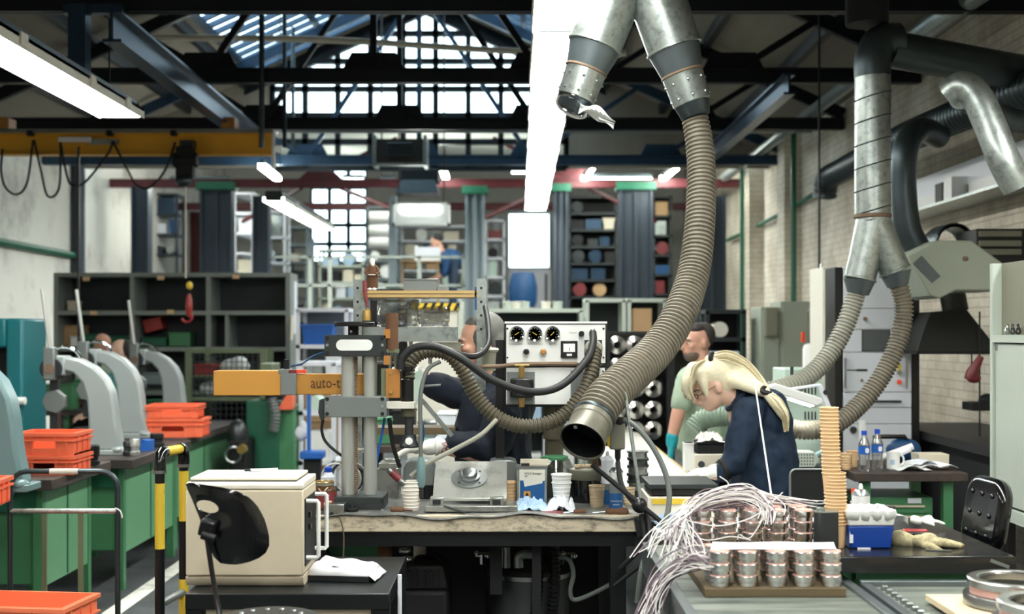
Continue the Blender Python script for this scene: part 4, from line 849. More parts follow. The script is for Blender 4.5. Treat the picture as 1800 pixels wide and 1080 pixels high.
for s_, px in (('Komponente 1',908.5), ('Komponente 2',941), ('Spender',972)): text('lettering', s_, .012, 'mid_grey', fp, (X(px,Y), Y-.0042, Z(605,Y)), ext=.0003)
text('lettering', 'Vakuum', .011, 'mid_grey', fp, (X(1007,Y), Y-.0042, Z(585,Y)), ext=.0003)
part('lower_case', MB().box(X(886,Y),X(1068,Y),Y+.003,Y+.3,Z(716,Y),Z(645,Y)), 'black', t, bev=.006)
lp = part('lower_face', MB().box(X(890,Y),X(1063,Y),Y-.003,Y+.004,Z(711,Y),Z(647,Y)), 'white', t)
part('valve_plate', MB().box(X(891,Y),X(940,Y),Y-.006,Y-.003,Z(711,Y),Z(654,Y)), 'mid_grey', t); part('valve_plate', MB().box(X(1003,Y),X(1053,Y),Y-.006,Y-.003,Z(700,Y),Z(652,Y)), 'mid_grey', t)
part('valve_block', MB().box(X(897,Y),X(938,Y),Y-.06,Y-.006,Z(698,Y),Z(665,Y)), 'black', t, bev=.008); part('valve_cap', MB().cyl(P(918,682,Y-.07), P(918,682,Y-.055), .04, n=20), 'rubber', t)
part('valve_block', MB().cyl(P(1044,668,Y-.04), P(1044,668,Y-.005), .028, n=18), 'black', t)
part('fitting', MB().cyl(P(917,664,Y-.03), P(917,643,Y-.03), .014, n=12).cyl(P(905,642,Y-.03), P(930,642,Y-.03), .01, n=10), 'brass', t); part('fitting', MB().cyl(P(917,716,Y-.03), P(917,700,Y-.03), .014, n=12), 'brass', t)
part('copper_line', MB().tube(spline([P(840,645,Y-.03),P(880,644,Y-.03),P(905,641,Y-.03),P(960,640,Y-.03),P(1015,640,Y-.03)],6), .01, 8), 'rust', t)
for px in (1060,): part('panel_screw', MB().cyl(P(px,653,Y-.006), P(px,653,Y-.002), .005, n=8), 'black', lp)
part('filter_bucket', MB().lathe([(.05,0),(.054,.09),(.058,.092),(.058,.1),(.05,.1)], P(866,652,Y+.1), n=20), 'olive_grey', t); part('bucket_rim', MB().lathe([(.057,0),(.06,.003),(.057,.012)], P(866,616,Y+.1), n=20), 'cup_white', t); part('bucket_arm', MB().box(X(866,Y),X(878,Y),Y+.08,Y+.12,Z(656,Y),Z(651,Y)), 'steel_dark', t)
part('mount_post', MB().box(X(871,Y),X(886,Y),Y+.05,Y+.09,BZ,Z(598,Y)), 'black', t)
part('drain_pipe', MB().cyl((X(975,Y),Y+.1,BZ), (X(975,Y),Y+.1,Z(716,Y)), .045, n=20), 'hose_brown', t); part('pipe_collar', MB().cyl((X(975,Y),Y+.1,Z(775,Y)), (X(975,Y),Y+.1,Z(735,Y)), .052, n=20), 'hose_brown', t)
# hoses and cables draped over the bench
solo('corrugated_hose', MB().hose([P(718,666,5.72),P(721,640,5.74),P(745,620,5.76),P(785,622,5.78),P(812,650,5.78),P(838,698,5.78),P(875,735,5.78),P(925,750,5.8),P(985,735,5.82),P(1025,690,5.86),P(1042,645,5.9),P(1044,613,5.96)], [.03,.034,.036,.036,.035,.035], .019, .16, 16), 'hose_brown', 'brown corrugated hose looping from the nozzle to the gauge panel', 'hose')
solo('rubber_hose', MB().tube(spline([P(704,650,5.66),P(708,630,5.66),P(728,612,5.66),P(765,610,5.66),P(810,630,5.66),P(865,668,5.68),P(930,689,5.72),P(985,679,5.78),P(1030,635,5.86),P(1042,604,5.92),P(1042,585,5.97)],8), .018, 12), 'rubber', 'smooth black hose curving across the front of the gauge panel', 'hose')
solo('rubber_hose', MB().tube(spline([P(853,540,6.3),P(858,570,6.15),P(858,605,6.0),P(840,625,5.9),P(815,625,5.8),P(785,615,5.76)],8), .014, 10), 'rubber', 'short black hose hanging in front of the balding man', 'hose')
solo('air_hose', MB().tube(spline([P(774,636,5.68),P(752,650,5.66),P(740,690,5.64),P(739,750,5.62),P(740,806,5.6)],8), .0095, 10), 'cable_grey', 'thin grey hose running down to the green dosing gun', 'hose')
solo('air_hose', MB().tube(spline([P(873,738,5.7),P(845,765,5.66),P(800,790,5.64),P(752,815,5.62),P(722,838,5.62)],8), .0105, 10), 'hose_pale', 'pale slanting hose running to the red dosing syringe', 'hose')
t = thing('dosing_gun', 'grey-green dosing gun handle standing behind the cup stack', 'tool', P(740,860,5.6))
part('grip', MB().lathe([(.014,0),(.019,.02),(.02,.1),(.016,.115),(.013,.135)], P(740,857,5.6), n=14), 'press_teal', t); part('tip', MB().cyl(P(741,876,5.6), P(740,857,5.6), .01, n=10), 'steel_dark', t)
t = thing('syringe', 'steel syringe with a red band leaning into the cup stack', 'tool', P(715,860,5.6))
a, b = P(683,826,5.6), P(722,862,5.6); d = (b-a)
part('barrel', MB().cyl(a, a+d*.75, .015, n=14), 'steel', t); part('red_band', MB().cyl(a+d*.12, a+d*.5, .0165, n=14), 'red_dark', t); part('nozzle', MB().cyl(a+d*.75, b, .009, .006, n=12), 'steel', t)

# ---------------------------------------------------------------- objects lying on the central bench
def cup(name, loc, mat, label, cat='cup', rt=.044, rb=.033, h=.095, group=None, ridges=True):
    pr = [(rb*.96,0),(rb,.004)]
    if ridges:
        for k in range(1, 6): z = h*k/6.3; r = rb+(rt-rb)*z/h; pr += [(r,z-.002),(r+.0012,z),(r,z+.002)]
    pr += [(rt-.001,h-.006),(rt+.002,h-.005),(rt+.003,h-.002),(rt+.001,h),(rt-.002,h-.002),(rb-.002,.006),(.001,.005)]
    o = solo(name, MB().lathe(pr, loc, n=24, cap=False), mat, label, cat, group); return o
Y = 5.62; c0 = cup('paper_cup', (X(723,Y),Y,BZ+.002), 'cup_white', 'lowest ribbed cream cup of the short stack at the front', group='cups of the short stack on the bench')
for k in range(2): dup(c0, (X(723,Y),Y,BZ+.002+.018*(k+1)), label='%s ribbed cream cup of the short stack at the front' % ('middle','top')[k])
cup('paper_cup', (X(897,5.9),5.9,BZ+.002), 'tan_cup', 'tan paper cup half hidden behind the blue can')
cup('paper_cup', (X(1049,5.72),5.72,BZ+.002), 'tan_cup_dark', 'ribbed beige cup left of the spray cans', rt=.036, rb=.03, h=.1)
cup('paper_cup', (X(1103,5.85),5.8,BZ+.002), 'tan_cup_dark', 'brown cup just right of the spray cans', rt=.03, rb=.026, h=.08)
cup('foam_cup', (X(987,5.72),5.72,BZ+.002), 'white', 'lower white foam cup with crumpled tissue in front', rt=.044, rb=.031, h=.115, group='white foam cups')
cup('foam_cup', (X(987,5.72),5.72,BZ+.062), 'white', 'upper white foam cup of the pair beside the blue can', rt=.046, rb=.037, h=.092, group='white foam cups')
# jig plate
t = thing('casting_jig', 'grey metal jig with a tilted plate and round flange', 'jig', (X(828,5.6), 5.66, BZ))
part('base_plate', MB().box(X(748,5.58),X(910,5.58),5.565,5.76,BZ+.002,BZ+.028), 'alu_cast', t, bev=.003)
ang = math.atan2(.14, .27); R = Matrix.Rotation(ang, 4, 'X'); org = V((X(826,5.64), 5.63, BZ+.045)); M4 = Matrix.Translation(org) @ R
pl = part('tilt_plate', MB().box(-.168,.168,0,.305,-.006,.01).move(M4), 'alu_cast', t, bev=.003)
part('flange', MB().lathe([(.083,.01),(.083,.017),(.05,.018),(.05,.03),(.036,.031),(.036,.046),(.03,.05),(.01,.05)], (-.006,.16,0), n=32).move(M4), 'steel', pl)
for k in range(4): a = PI/4+k*PI/2; part('bolt_hole', MB().cyl((-.006+.066*math.cos(a),.16+.066*math.sin(a),.016), (-.006+.066*math.cos(a),.16+.066*math.sin(a),.0185), .006, n=10).move(M4), 'steel_dark', pl)
for px in (768, 873):
    part('hinge', MB().box(X(px-12,5.6),X(px+12,5.6),5.585,5.66,BZ+.028,BZ+.062), 'alu_cast', t, bev=.003)
    part('hinge_slot', MB().box(X(px-7,5.6),X(px+7,5.6),5.58,5.586,BZ+.032,BZ+.054), 'steel_dark', t)
part('rod', MB().cyl(P(780,890,5.57), P(818,901,5.55), .006, n=8), 'steel_dark', t)
# motors behind the jig
for k, px in enumerate((738, 884)):
    Y = 6.05; t = thing('electric_motor', ('left', 'right')[k]+' grey domed motor behind the metal jig', 'motor', (X(px,Y), Y, BZ)); hw = .075
    part('cover', MB().prism([(X(px,Y)-hw,Z(852,Y)),(X(px,Y)+hw,Z(852,Y)),(X(px,Y)+hw*.98,Z(822,Y)),(X(px,Y)+hw*.8,Z(809,Y)),(X(px,Y)+hw*.5,Z(806,Y)),(X(px,Y)-hw*.5,Z(806,Y)),(X(px,Y)-hw*.8,Z(809,Y)),(X(px,Y)-hw*.98,Z(822,Y))],'Y',Y-.08,Y+.08), 'mid_grey', t, bev=.008)
    part('body', MB().box(X(px,Y)-hw*.9,X(px,Y)+hw*.9,Y-.07,Y+.08,BZ+.002,Z(852,Y)), 'black_matte', t)
    for q in range(7): part('fin', MB().box(X(px,Y)-hw*.8+q*.019,X(px,Y)-hw*.8+q*.019+.006,Y-.085,Y-.07,BZ+.01,Z(852,Y)), 'black', t)
# blue rectangular solvent can
Y = 5.78; a, b = X(908,Y), X(962,Y); t = thing('solvent_can', 'rectangular tin with a white and blue label on the bench', 'can', ((a+b)/2, Y+.04, BZ))
part('body', MB().box(a,b,Y,Y+.09,BZ+.002,Z(821,Y)), 'galv', t, bev=.004); part('top_rim', MB().box(a-.002,b+.002,Y-.002,Y+.092,Z(823,Y),Z(820,Y)), 'steel', t)
part('screw_cap', MB().cyl(P(923,820,Y+.03), P(923,815,Y+.03), .02, n=16), 'steel_dark', t); part('carry_strip', MB().box(X(915,Y),X(965,Y),Y+.05,Y+.08,Z(820,Y),Z(810,Y)), 'card_pale', t)
lb = part('label', MB().box(X(913,Y),X(958,Y),Y-.002,Y,BZ+.012,Z(826,Y)), 'off_white', t)
part('blue_field', MB().prism([(X(914,Y),BZ+.014),(X(957.5,Y),BZ+.014),(X(957.5,Y),Z(845,Y)),(X(954,Y),Z(846,Y)),(X(953,Y),Z(850,Y)),(X(922,Y),Z(856,Y)),(X(920,Y),Z(845,Y)),(X(914,Y),Z(845,Y))],'Y',Y-.0035,Y-.002), 'blue_label', lb)
text('lettering', 'MOLD-Reiniger', .0145, 'black', lb, (X(937,Y),Y-.003,Z(833,Y)), ext=.0004, width=.85); text('lettering', 'RF', .013, 'black', lb, (X(925,Y),Y-.003,Z(838,Y)), ext=.0004)
fl = part('hazard_mark', MB().box(X(920.5,Y),X(932.5,Y),Y-.005,Y-.0035,Z(876,Y),Z(864,Y)), 'orange_box', lb)
part('flame', MB().prism([(X(924,Y),Z(873,Y)),(X(929,Y),Z(873,Y)),(X(929.6,Y),Z(870,Y)),(X(927.5,Y),Z(868,Y)),(X(926.5,Y),Z(865.5,Y)),(X(925,Y),Z(868.5,Y)),(X(923.6,Y),Z(870.5,Y))],'Y',Y-.006,Y-.005), 'black', fl)
# glass jar with green lid
Y = 5.95; t = thing('glass_jar', 'large glass jar with a green lid behind the foam cups', 'jar', (X(977,Y), Y, BZ)); c = X(977,Y)
part('glass', MB().lathe([(.075,.0),(.085,.01),(.088,.05),(.088,Z(824,Y)-BZ),(.07,Z(812,Y)-BZ),(.066,Z(808,Y)-BZ),(.062,Z(808,Y)-BZ),(.066,Z(813,Y)-BZ),(.083,Z(826,Y)-BZ),(.083,.05),(.08,.012),(.01,.01)], (c,Y,BZ+.002), n=28, cap=False), 'clear_glass', t)
part('lid', MB().lathe([(.06,-.004),(.064,0),(.064,.014),(.058,.018),(.01,.019)], (X(975,Y),Y,Z(808,Y)), n=24), 'green', t)
# dark pot with hose coil
Y = 5.9; t = thing('mixing_pot', 'dark cylindrical pot with a tan rim under the hose mouth', 'pot', (X(1034,Y), Y, BZ)); c = X(1030,Y)
part('body', MB().lathe([(.07,0),(.073,.01),(.073,.09),(.07,.11)], (c,Y,BZ+.002), n=24), 'black_gloss', t); part('rim', MB().lathe([(.08,0),(.083,.005),(.083,.045),(.076,.05)], (c,Y,BZ+.11), n=24), 'olive_grey', t); part('contents', MB().hose([(c-.05,Y-.02,BZ+.17),(c,Y-.05,BZ+.175),(c+.05,Y-.02,BZ+.17)], .012, .01, .2, 8), 'tan_cup_dark', t)
solo('steel_tube', MB().lathe([(.03,0),(.036,.02),(.036,.15),(.03,.16)], (X(1062,Y),Y+.06,BZ+.002), n=18), 'brown', 'brown tube behind the spray cans', 'tube')
def spray(px, Y, py_top, py_bot, r, label, bands, z=BZ, cap=None, words=()):
    c = X(px,Y); zb = z+.002; h = Z(py_top,Y)-zb
    t = thing('spray_can', label, 'spray can', (c, Y, zb)); zz = 0
    for k, (f0, f1, mt) in enumerate(bands): part('body_band', MB().lathe([(r,zb+h*f0),(r,zb+h*f1)], (c,Y,0), n=24), mt, t)
    part('shoulder', MB().lathe([(r,0),(r*1.03,.002),(r*.95,.008),(r*.6,.022),(r*.5,.024)], (c,Y,zb+h*bands[-1][1]), n=24), 'steel' if cap is None else cap, t)
    part('nozzle', MB().lathe([(.009,0),(.009,.012),(.006,.022),(.004,.024)], (c,Y,zb+h*bands[-1][1]+.022), n=12), 'white', t)
    for s_, pz, mt, sz in words: text('lettering', s_, sz, mt, t, (c-.002,Y-r-.001,pz), ext=.0006)
    return t
Y = 5.66; spray(1083, Y, 820, 893, .032, 'front spray can with a blue base on the bench', [(0,.38,'blue_label'),(.38,.6,'mid_grey'),(.6,.86,'white')], words=(('MOLD-WAX',Z(843,Y),'mid_grey',.009),('SPRAY',Z(848,Y),'mid_grey',.008),('TRENNMITTEL',Z(880,Y),'white',.008),('RELEASE',Z(886,Y),'white',.008)))
spray(1068, 5.82, 800, 890, .029, 'rear spray can with a pale cap, half hidden', [(0,.3,'blue_label'),(.3,.42,'mid_grey'),(.42,.88,'rack_white')], cap='rack_white')
# brown jar with label, at left
Y = 5.66; c = X(570,Y); t = thing('spread_jar', 'open brown jar with an orange label at the left of the bench', 'jar', (c, Y, BZ))
part('body', MB().lathe([(.05,0),(.056,.006),(.057,.02),(.056,.085),(.05,.1),(.042,.106)], (c,Y,BZ+.002), n=28), 'glass_tan', t)
part('label', MB().lathe([(.0575,.014),(.0575,.08)], (c,Y,BZ+.002), n=28, cap=False), 'red_dark', t); part('label_oval', MB().prism(rrect(X(580,Y), Z(884,Y), .04, .03, .014), 'Y', Y-.0575, Y-.05), 'tan_cup', t)
part('neck', MB().lathe([(.042,0),(.045,.002),(.045,.012),(.042,.014),(.038,.013),(.036,0)], (c,Y,BZ+.108), n=28), 'olive_grey', t); part('rim', MB().tube([(c+.044*math.cos(k*PI/12),Y+.044*math.sin(k*PI/12),BZ+.126) for k in range(24)], .003, 6, closed=True), 'brass', t)
t = thing('alu_die_box', 'small silver box with a cable at the front edge of the bench', 'box', (X(587,5.56), 5.57, BZ)); Y = 5.56
part('body', MB().box(X(570,Y),X(606,Y),Y-.02,Y+.06,BZ-.004,BZ+.04), 'steel', t, bev=.004); part('gland', MB().cyl(P(583,905,Y-.035), P(583,905,Y-.02), .011, n=12), 'black', t); part('gland', MB().cyl(P(593,904,Y-.03), P(593,904,Y-.02), .006, n=10), 'hose_brown', t)
part('cable', MB().tube(spline([P(594,904,Y-.03),P(600,918,Y-.05),P(604,940,Y-.06),P(604,965,Y-.06),P(603,990,Y-.06)],6), .004, 6), 'hose_brown', t)
solo('rotary_knob', MB().lathe([(.026,0),(.028,.006),(.026,.014),(.012,.018),(.01,.03)], (X(620,5.6),5.58,BZ+.001), n=18), 'black', 'black knob lying in front of the press base', 'knob')
solo('awl', MB().lathe([(.004,0),(.014,.006),(.016,.02),(.012,.034),(.015,.05),(.012,.06),(.004,.062),(.003,.1)], P(686,896,5.58), (1,-.05,-.04), 14), 'brown', 'dark handled awl lying left of the short cup stack', 'awl')
t = thing('screwdriver', 'screwdriver with a faded red handle at the front of the bench', 'screwdriver', P(965,903,5.57))
part('handle', MB().lathe([(.005,0),(.011,.005),(.0125,.05),(.011,.1),(.005,.108)], P(948,904,5.57), (1,0,.03), 14), 'red_dark', t); part('shaft', MB().cyl(P(990,902,5.57), P(1010,900,5.57), .004, n=8), 'steel', t); part('second_grip', MB().lathe([(.007,0),(.013,.005),(.014,.04),(.009,.055)], P(1008,901,5.57), (1,0,.02), 12), 'brown', t)
t = thing('rasp_handle', 'bulbous wooden tool handle in front of the spray cans', 'tool', P(1085,902,5.57))
part('handle', MB().lathe([(.004,0),(.012,.006),(.017,.025),(.015,.05),(.022,.075),(.02,.095),(.008,.104)], P(1064,900,5.57), (1,0,-.03), 16), 'brown', t); part('spike', MB().cyl(P(1042,902,5.57), P(1064,900,5.57), .003, n=8), 'steel', t)

t = thing('cable_coil', 'coil of white and grey cable behind the twin-column press', 'cable', (X(600,6.12),6.12,BZ)); rdc = random.Random(5)
for k in range(7):
    r_ = .075+.004*(k % 3); part('turn', MB().tube([V((X(592,6.12)+.012*k+r_*math.cos(q), 6.12+.012*(k % 4)-.03*math.sin(q), BZ+.088+r_*math.sin(q))) for q in [2*PI*i/24 for i in range(24)]], .0045, 6, closed=True), ('white','mid_grey','cream','white','steel_blue','mid_grey','white')[k], t)
t = thing('pump_bottle', 'bottle with a blue cap left of the twin columns', 'bottle', (X(578,6.05),6.05,BZ)); part('body', MB().lathe([(.03,0),(.034,.005),(.034,.1),(.015,.125)], (X(577,6.05),6.05,BZ+.002), n=18), 'rack_white', t); part('cap', MB().lathe([(.017,0),(.018,.02),(.014,.026)], (X(577,6.05),6.05,BZ+.125), n=16), 'blue_cap', t)
def rag(name, c, w_, d, h, mat, label, cat, seed, n=30, cloth=True):
    rd = random.Random(seed); ph = [rd.uniform(0,6.28) for _ in range(6)]
    def fn(u, v):
        x, y = (u-.5), (v-.5); r = (x*x+y*y)**.5*1.75
        q = V((u*3.2+ph[0]*3, v*3.2+ph[1]*3, seed*.7)); z = h*max(0, 1-r**4)*(.25+.95*(1-abs(noise.noise(q))*2.6)**2*.7+.45*noise.noise(q*2.3))+.002
        return (c[0]+w_*x*(1+.12*math.sin(6*v+ph[2])), c[1]+d*y*(1+.12*math.sin(5*u+ph[3])), c[2]+max(.002, z))
    return solo(name, MB().grid(fn, n, n), mat, label, cat, sol=.003)
rag('cleaning_rag', (X(933,5.66),5.66,BZ), .15, .13, .06, 'rag_blue', 'crumpled light blue rag in front of the blue can', 'rag', 3)
rag('tissue', (X(985,5.63),5.63,BZ), .13, .1, .07, 'rag_white', 'crumpled white tissue in front of the foam cups', 'tissue', 9)
# stand with ball joint, drill and loop of hose at the right end
t = thing('clamp_stand', 'slanting steel rod with a ball clamp at the right bench end', 'stand', P(1126,905,5.5))
part('rod', MB().cyl(P(1098,686,5.6), P(1130,905,5.5), .0085, n=10), 'galv', t); part('ball', MB().ell(P(1124,889,5.47), (.034,.03,.034)), 'black', t)
part('arm', MB().cyl(P(1040,817,5.5), P(1166,921,5.44), .011, n=10), 'black_matte', t); part('lower_rod', MB().cyl(P(1128,905,5.5), P(1140,1000,5.42), .012, n=10), 'black_matte', t)
part('foot_plate', MB().prism([(X(1115,5.5),Z(912,5.5)),(X(1165,5.5),Z(921,5.5)),(X(1120,5.5),Z(945,5.5))],'Y',5.49,5.51), 'black_matte', t)
part('side_strut', MB().cyl(P(1090,1000,5.5), P(1135,955,5.45), .012, n=8).cyl(P(1080,1030,5.5), P(1150,975,5.45), .01, n=8), 'black_matte', t)
t = thing('air_drill', 'yellow and black hand drill hanging nose down beside the hose mouth', 'drill', P(1084,790,5.75)); Y = 5.75
part('body', MB().box(X(1071,Y),X(1098,Y),Y-.03,Y+.03,Z(790,Y),Z(742,Y)), 'olive_grey', t, bev=.008); part('yellow_side', MB().box(X(1067,Y),X(1072,Y),Y-.025,Y+.025,Z(785,Y),Z(757,Y)), 'yellow', t, bev=.003); part('chuck', MB().lathe([(.008,0),(.014,.02),(.014,.05),(.02,.06)], P(1086,812,Y), n=14), 'black', t)
part('head', MB().ell(P(1088,742,Y), (.04,.035,.025)), 'black_matte', t); part('hanging_strap', MB().tube(spline([P(1066,780,Y),P(1050,785,Y),P(1046,800,Y+.1),P(1050,830,Y+.12)],5), .012, 8), 'brown', t)
solo('hose_loop', MB().tube(spline([P(1098,738,5.6),P(1120,752,5.55),P(1150,790,5.5),P(1172,840,5.46),P(1176,885,5.42),P(1165,930,5.38),P(1142,965,5.34),P(1128,1000,5.3),P(1120,1060,5.3)],8), .0125, 10), 'cable_grey', 'grey hose looping over the right end of the bench', 'hose')
solo('hose_loop', MB().tube(spline([P(1086,812,5.6),P(1092,850,5.56),P(1110,880,5.52),P(1135,900,5.5),P(1142,940,5.46),P(1136,990,5.4)],8), .011, 10), 'rubber', 'dark hose drooping from the hand drill', 'hose')

# ---------------------------------------------------------------- cream cabinet, low table, package, stool
TZ = .79; Y = 4.72
t = thing('low_table', 'dark steel table under the cream cabinet', 'table', (X(505,4.7), 4.95, 0)); a, b = X(325,4.6), X(684,4.6)
part('table_top', MB().box(a,b,4.6,5.36,TZ-.06,TZ), 'table_frame', t, bev=.004)
for xx in (a, b-.06):
    for yy in (4.61, 5.28): part('leg', MB().box(xx,xx+.06,yy,yy+.06,0,TZ-.06), 'table_frame', t)
part('drawer', MB().box(a+.07,b-.07,4.63,5.2,TZ-.2,TZ-.062), 'cream', t); part('side_rod', MB().cyl((b+.03,4.7,0),(b+.03,4.7,TZ+.05),.008,n=8), 'rack_white', t)
a, b = X(326,Y), X(533,Y); z0, z1 = TZ+.002, Z(861,Y)
t = thing('cream_cabinet', 'cream metal instrument cabinet with white handles on its right side', 'cabinet', ((a+b)/2, Y+.28, TZ))
part('shell', MB().box(a,b,Y,Y+.31,z0+.04,z1-.002), 'cream', t, bev=.006)
part('base_trim', MB().prism([(Y+.02,z0),(Y+.29,z0),(Y+.31,z0+.036),(Y,z0+.036),(Y+.004,z0+.016)],'X',a,b), 'cream', t)
part('top_cover', MB().prism([(Y,z1),(Y,z1+.018),(Y+.02,z1+.026),(Y+.31,z1+.026),(Y+.31,z1)],'X',a,b), 'cream_pale', t, bev=.004)
part('lid', MB().box(a+.01,b-.03,Y+.03,Y+.3,z1+.03,z1+.042), 'cream_pale', t, bev=.004); part('lid_gap', MB().box(a+.012,b-.03,Y+.032,Y+.29,z1+.026,z1+.03), 'black', t)
part('side_recess', MB().box(b,b+.004,Y+.03,Y+.28,z0+.07,z1-.04), 'black_matte', t)
for yy in (Y+.05, Y+.26):
    hb = MB(); zz0, zz1 = z0+.1, z1-.05
    part('handle', MB().tube([(b,yy,zz1),(b+.045,yy,zz1),(b+.05,yy,zz1-.006),(b+.05,yy,zz0+.006),(b+.045,yy,zz0),(b,yy,zz0)], .008, 8), 'white', t)
for yy, zz in ((Y+.02, z0+.2), (Y+.02, z1-.12)): part('latch', MB().box(b,b+.012,yy+.08,yy+.11,zz,zz+.02), 'black', t)
solo('paper_sheet', MB().obox((X(415,4.9),4.88,z1+.0445), (.2,.16,.003), (0,0,.15)), 'rack_white', 'paper sheet lying on the cream cabinet', 'paper')
t = thing('marker_pen', 'white pen lying on top of the cream cabinet', 'pen', (X(460,5.0),5.0,z1+.05)); part('barrel', MB().cyl((X(440,4.9),4.9,z1+.053),(X(486,4.9),4.93,z1+.053),.006,n=10), 'white', t); part('clip', MB().box(X(430,4.9),X(442,4.9),4.895,4.905,z1+.049,z1+.057), 'black', t)
# plastic wrapped package on the low table
Y = 4.78
t = thing('wrapped_package', 'white wrapped package on the low table', 'package', (X(600,Y), Y+.12, TZ))
M4 = Matrix.Translation((X(598,Y),Y+.13,TZ+.002)) @ Matrix.Rotation(-.12,4,'Z')
part('tray', MB().box(-.12,.12,-.1,.1,0,.02).move(M4), 'black_matte', t); part('block', MB().grid(lambda u, v: (-.12+.24*u, -.1+.2*v, .022+.045*(1-u*.45)*min(1,8*v,8*(1-v),8*u+.4,8*(1-u)+.2)+.004*math.sin(u*14)*math.sin(v*9)), 20, 12).move(M4), 'paper', t, sol=.002)
part('window', MB().grid(lambda u, v: (-.03+.12*u, -.08+.16*v, .0545-.017*u+.0015*math.sin(9*u)*math.cos(7*v)), 10, 8).move(M4), 'mid_grey', t, sol=.001)
part('film_flap', MB().grid(lambda u, v: (.115+.03*u, -.1+.2*v, .03-.025*u+.002*math.sin(12*v)), 6, 10).move(M4), 'plastic_clear', t, sol=.001)
# moulded stool in front of the cabinet
Y = 4.3
ol = [(325,849),(340,849),(362,853),(390,857),(418,864),(440,876),(455,893),(466,915),(473,940),(474,958),(468,972),(455,982),(435,990),(410,994),(388,991),(377,984),(369,965),(360,938),(350,910),(338,880),(329,860)]
hc = (365, 891); hole = lambda a: (hc[0]+19*math.cos(a), hc[1]+10.5*math.sin(a)+4*math.cos(a))
def ray_out(a):
    dx, dy = math.cos(a), math.sin(a); best = 0
    for i in range(len(ol)):
        (x1_,y1_), (x2_,y2_) = ol[i], ol[(i+1) % len(ol)]; ex, ey = x2_-x1_, y2_-y1_; den = dx*ey-dy*ex
        if abs(den) < 1e-9: continue
        tt = ((x1_-hc[0])*ey-(y1_-hc[1])*ex)/den; uu = ((x1_-hc[0])*dy-(y1_-hc[1])*dx)/den
        if tt > 0 and -1e-6 <= uu <= 1+1e-6: best = max(best, tt)
    return (hc[0]+dx*best, hc[1]+dy*best)
def bowl(px, py): return Y+.0+.0000085*(px-400)**2*1.0-.00002*(py-930)*0+.03*((px-330)/140.)
m = MB(); N_ = 56; rings = []
for side in (-.012, .012):
    for q in range(7):
        f = q/6; row = []
        for k in range(N_):
            a = 2*PI*k/N_; h0, o0 = hole(a), ray_out(a); px, py = h0[0]+(o0[0]-h0[0])*f, h0[1]+(o0[1]-h0[1])*f
            th = side*(1 if q not in (0,6) else .45); row.append(P(px, py, bowl(px,py)+th))
        rings.append(row)
order = rings[:7]+rings[7:][::-1]
m.loft(order, False, closed=True)
t = thing('work_stool', 'black moulded stool with a handle hole in its backrest, bottom left', 'stool', (X(430,4.2), 4.15, 0))
part('backrest', m, 'black_gloss', t)
part('bracket', MB().obox(P(365,928,Y-.03), (.05,.05,.055), (.1,.25,0)), 'black', t, bev=.006); part('bracket_knob', MB().cyl(P(355,940,Y-.05), P(378,948,Y-.05), .016, n=12), 'black', t)
part('back_stem', MB().tube(spline([P(363,940,Y-.03),P(368,975,Y-.03),P(375,1020,Y-.03),P(384,1070,Y-.05),P(394,1110,Y-.1),P(420,1130,Y-.2)],6), .014, 10, flat=.6), 'black', t)
sc_ = (X(472,4.12), 4.12); zs = Z(1076,4.25)
part('seat', MB().lathe([(.1,-.02),(.15,-.012),(.165,.002),(.16,.012),(.13,.014),(.02,.008)], (sc_[0],sc_[1],zs), n=28), 'steel_dark', t)
for k in range(14): a = k*2*PI/14; part('seat_stud', MB().ell((sc_[0]+.11*math.cos(a),sc_[1]+.11*math.sin(a),zs+.013), (.009,.009,.005)), 'steel', t)
part('gas_column', MB().cyl((sc_[0],sc_[1],.1),(sc_[0],sc_[1],zs-.02),.025,n=14), 'black', t)
for k in range(5): a = k*2*PI/5; part('foot', MB().bar((sc_[0],sc_[1],.1),(sc_[0]+.28*math.cos(a),sc_[1]+.28*math.sin(a),.03),.04,.03), 'black', t)
part('foot_ring', MB().tube([(sc_[0]+.2*math.cos(k*PI/12),sc_[1]+.2*math.sin(k*PI/12),.35) for k in range(24)], .01, 8, closed=True), 'chrome', t); part('ring_spoke', MB().cyl((sc_[0]-.2,sc_[1],.35),(sc_[0]+.2,sc_[1],.35),.008,n=8), 'chrome', t)
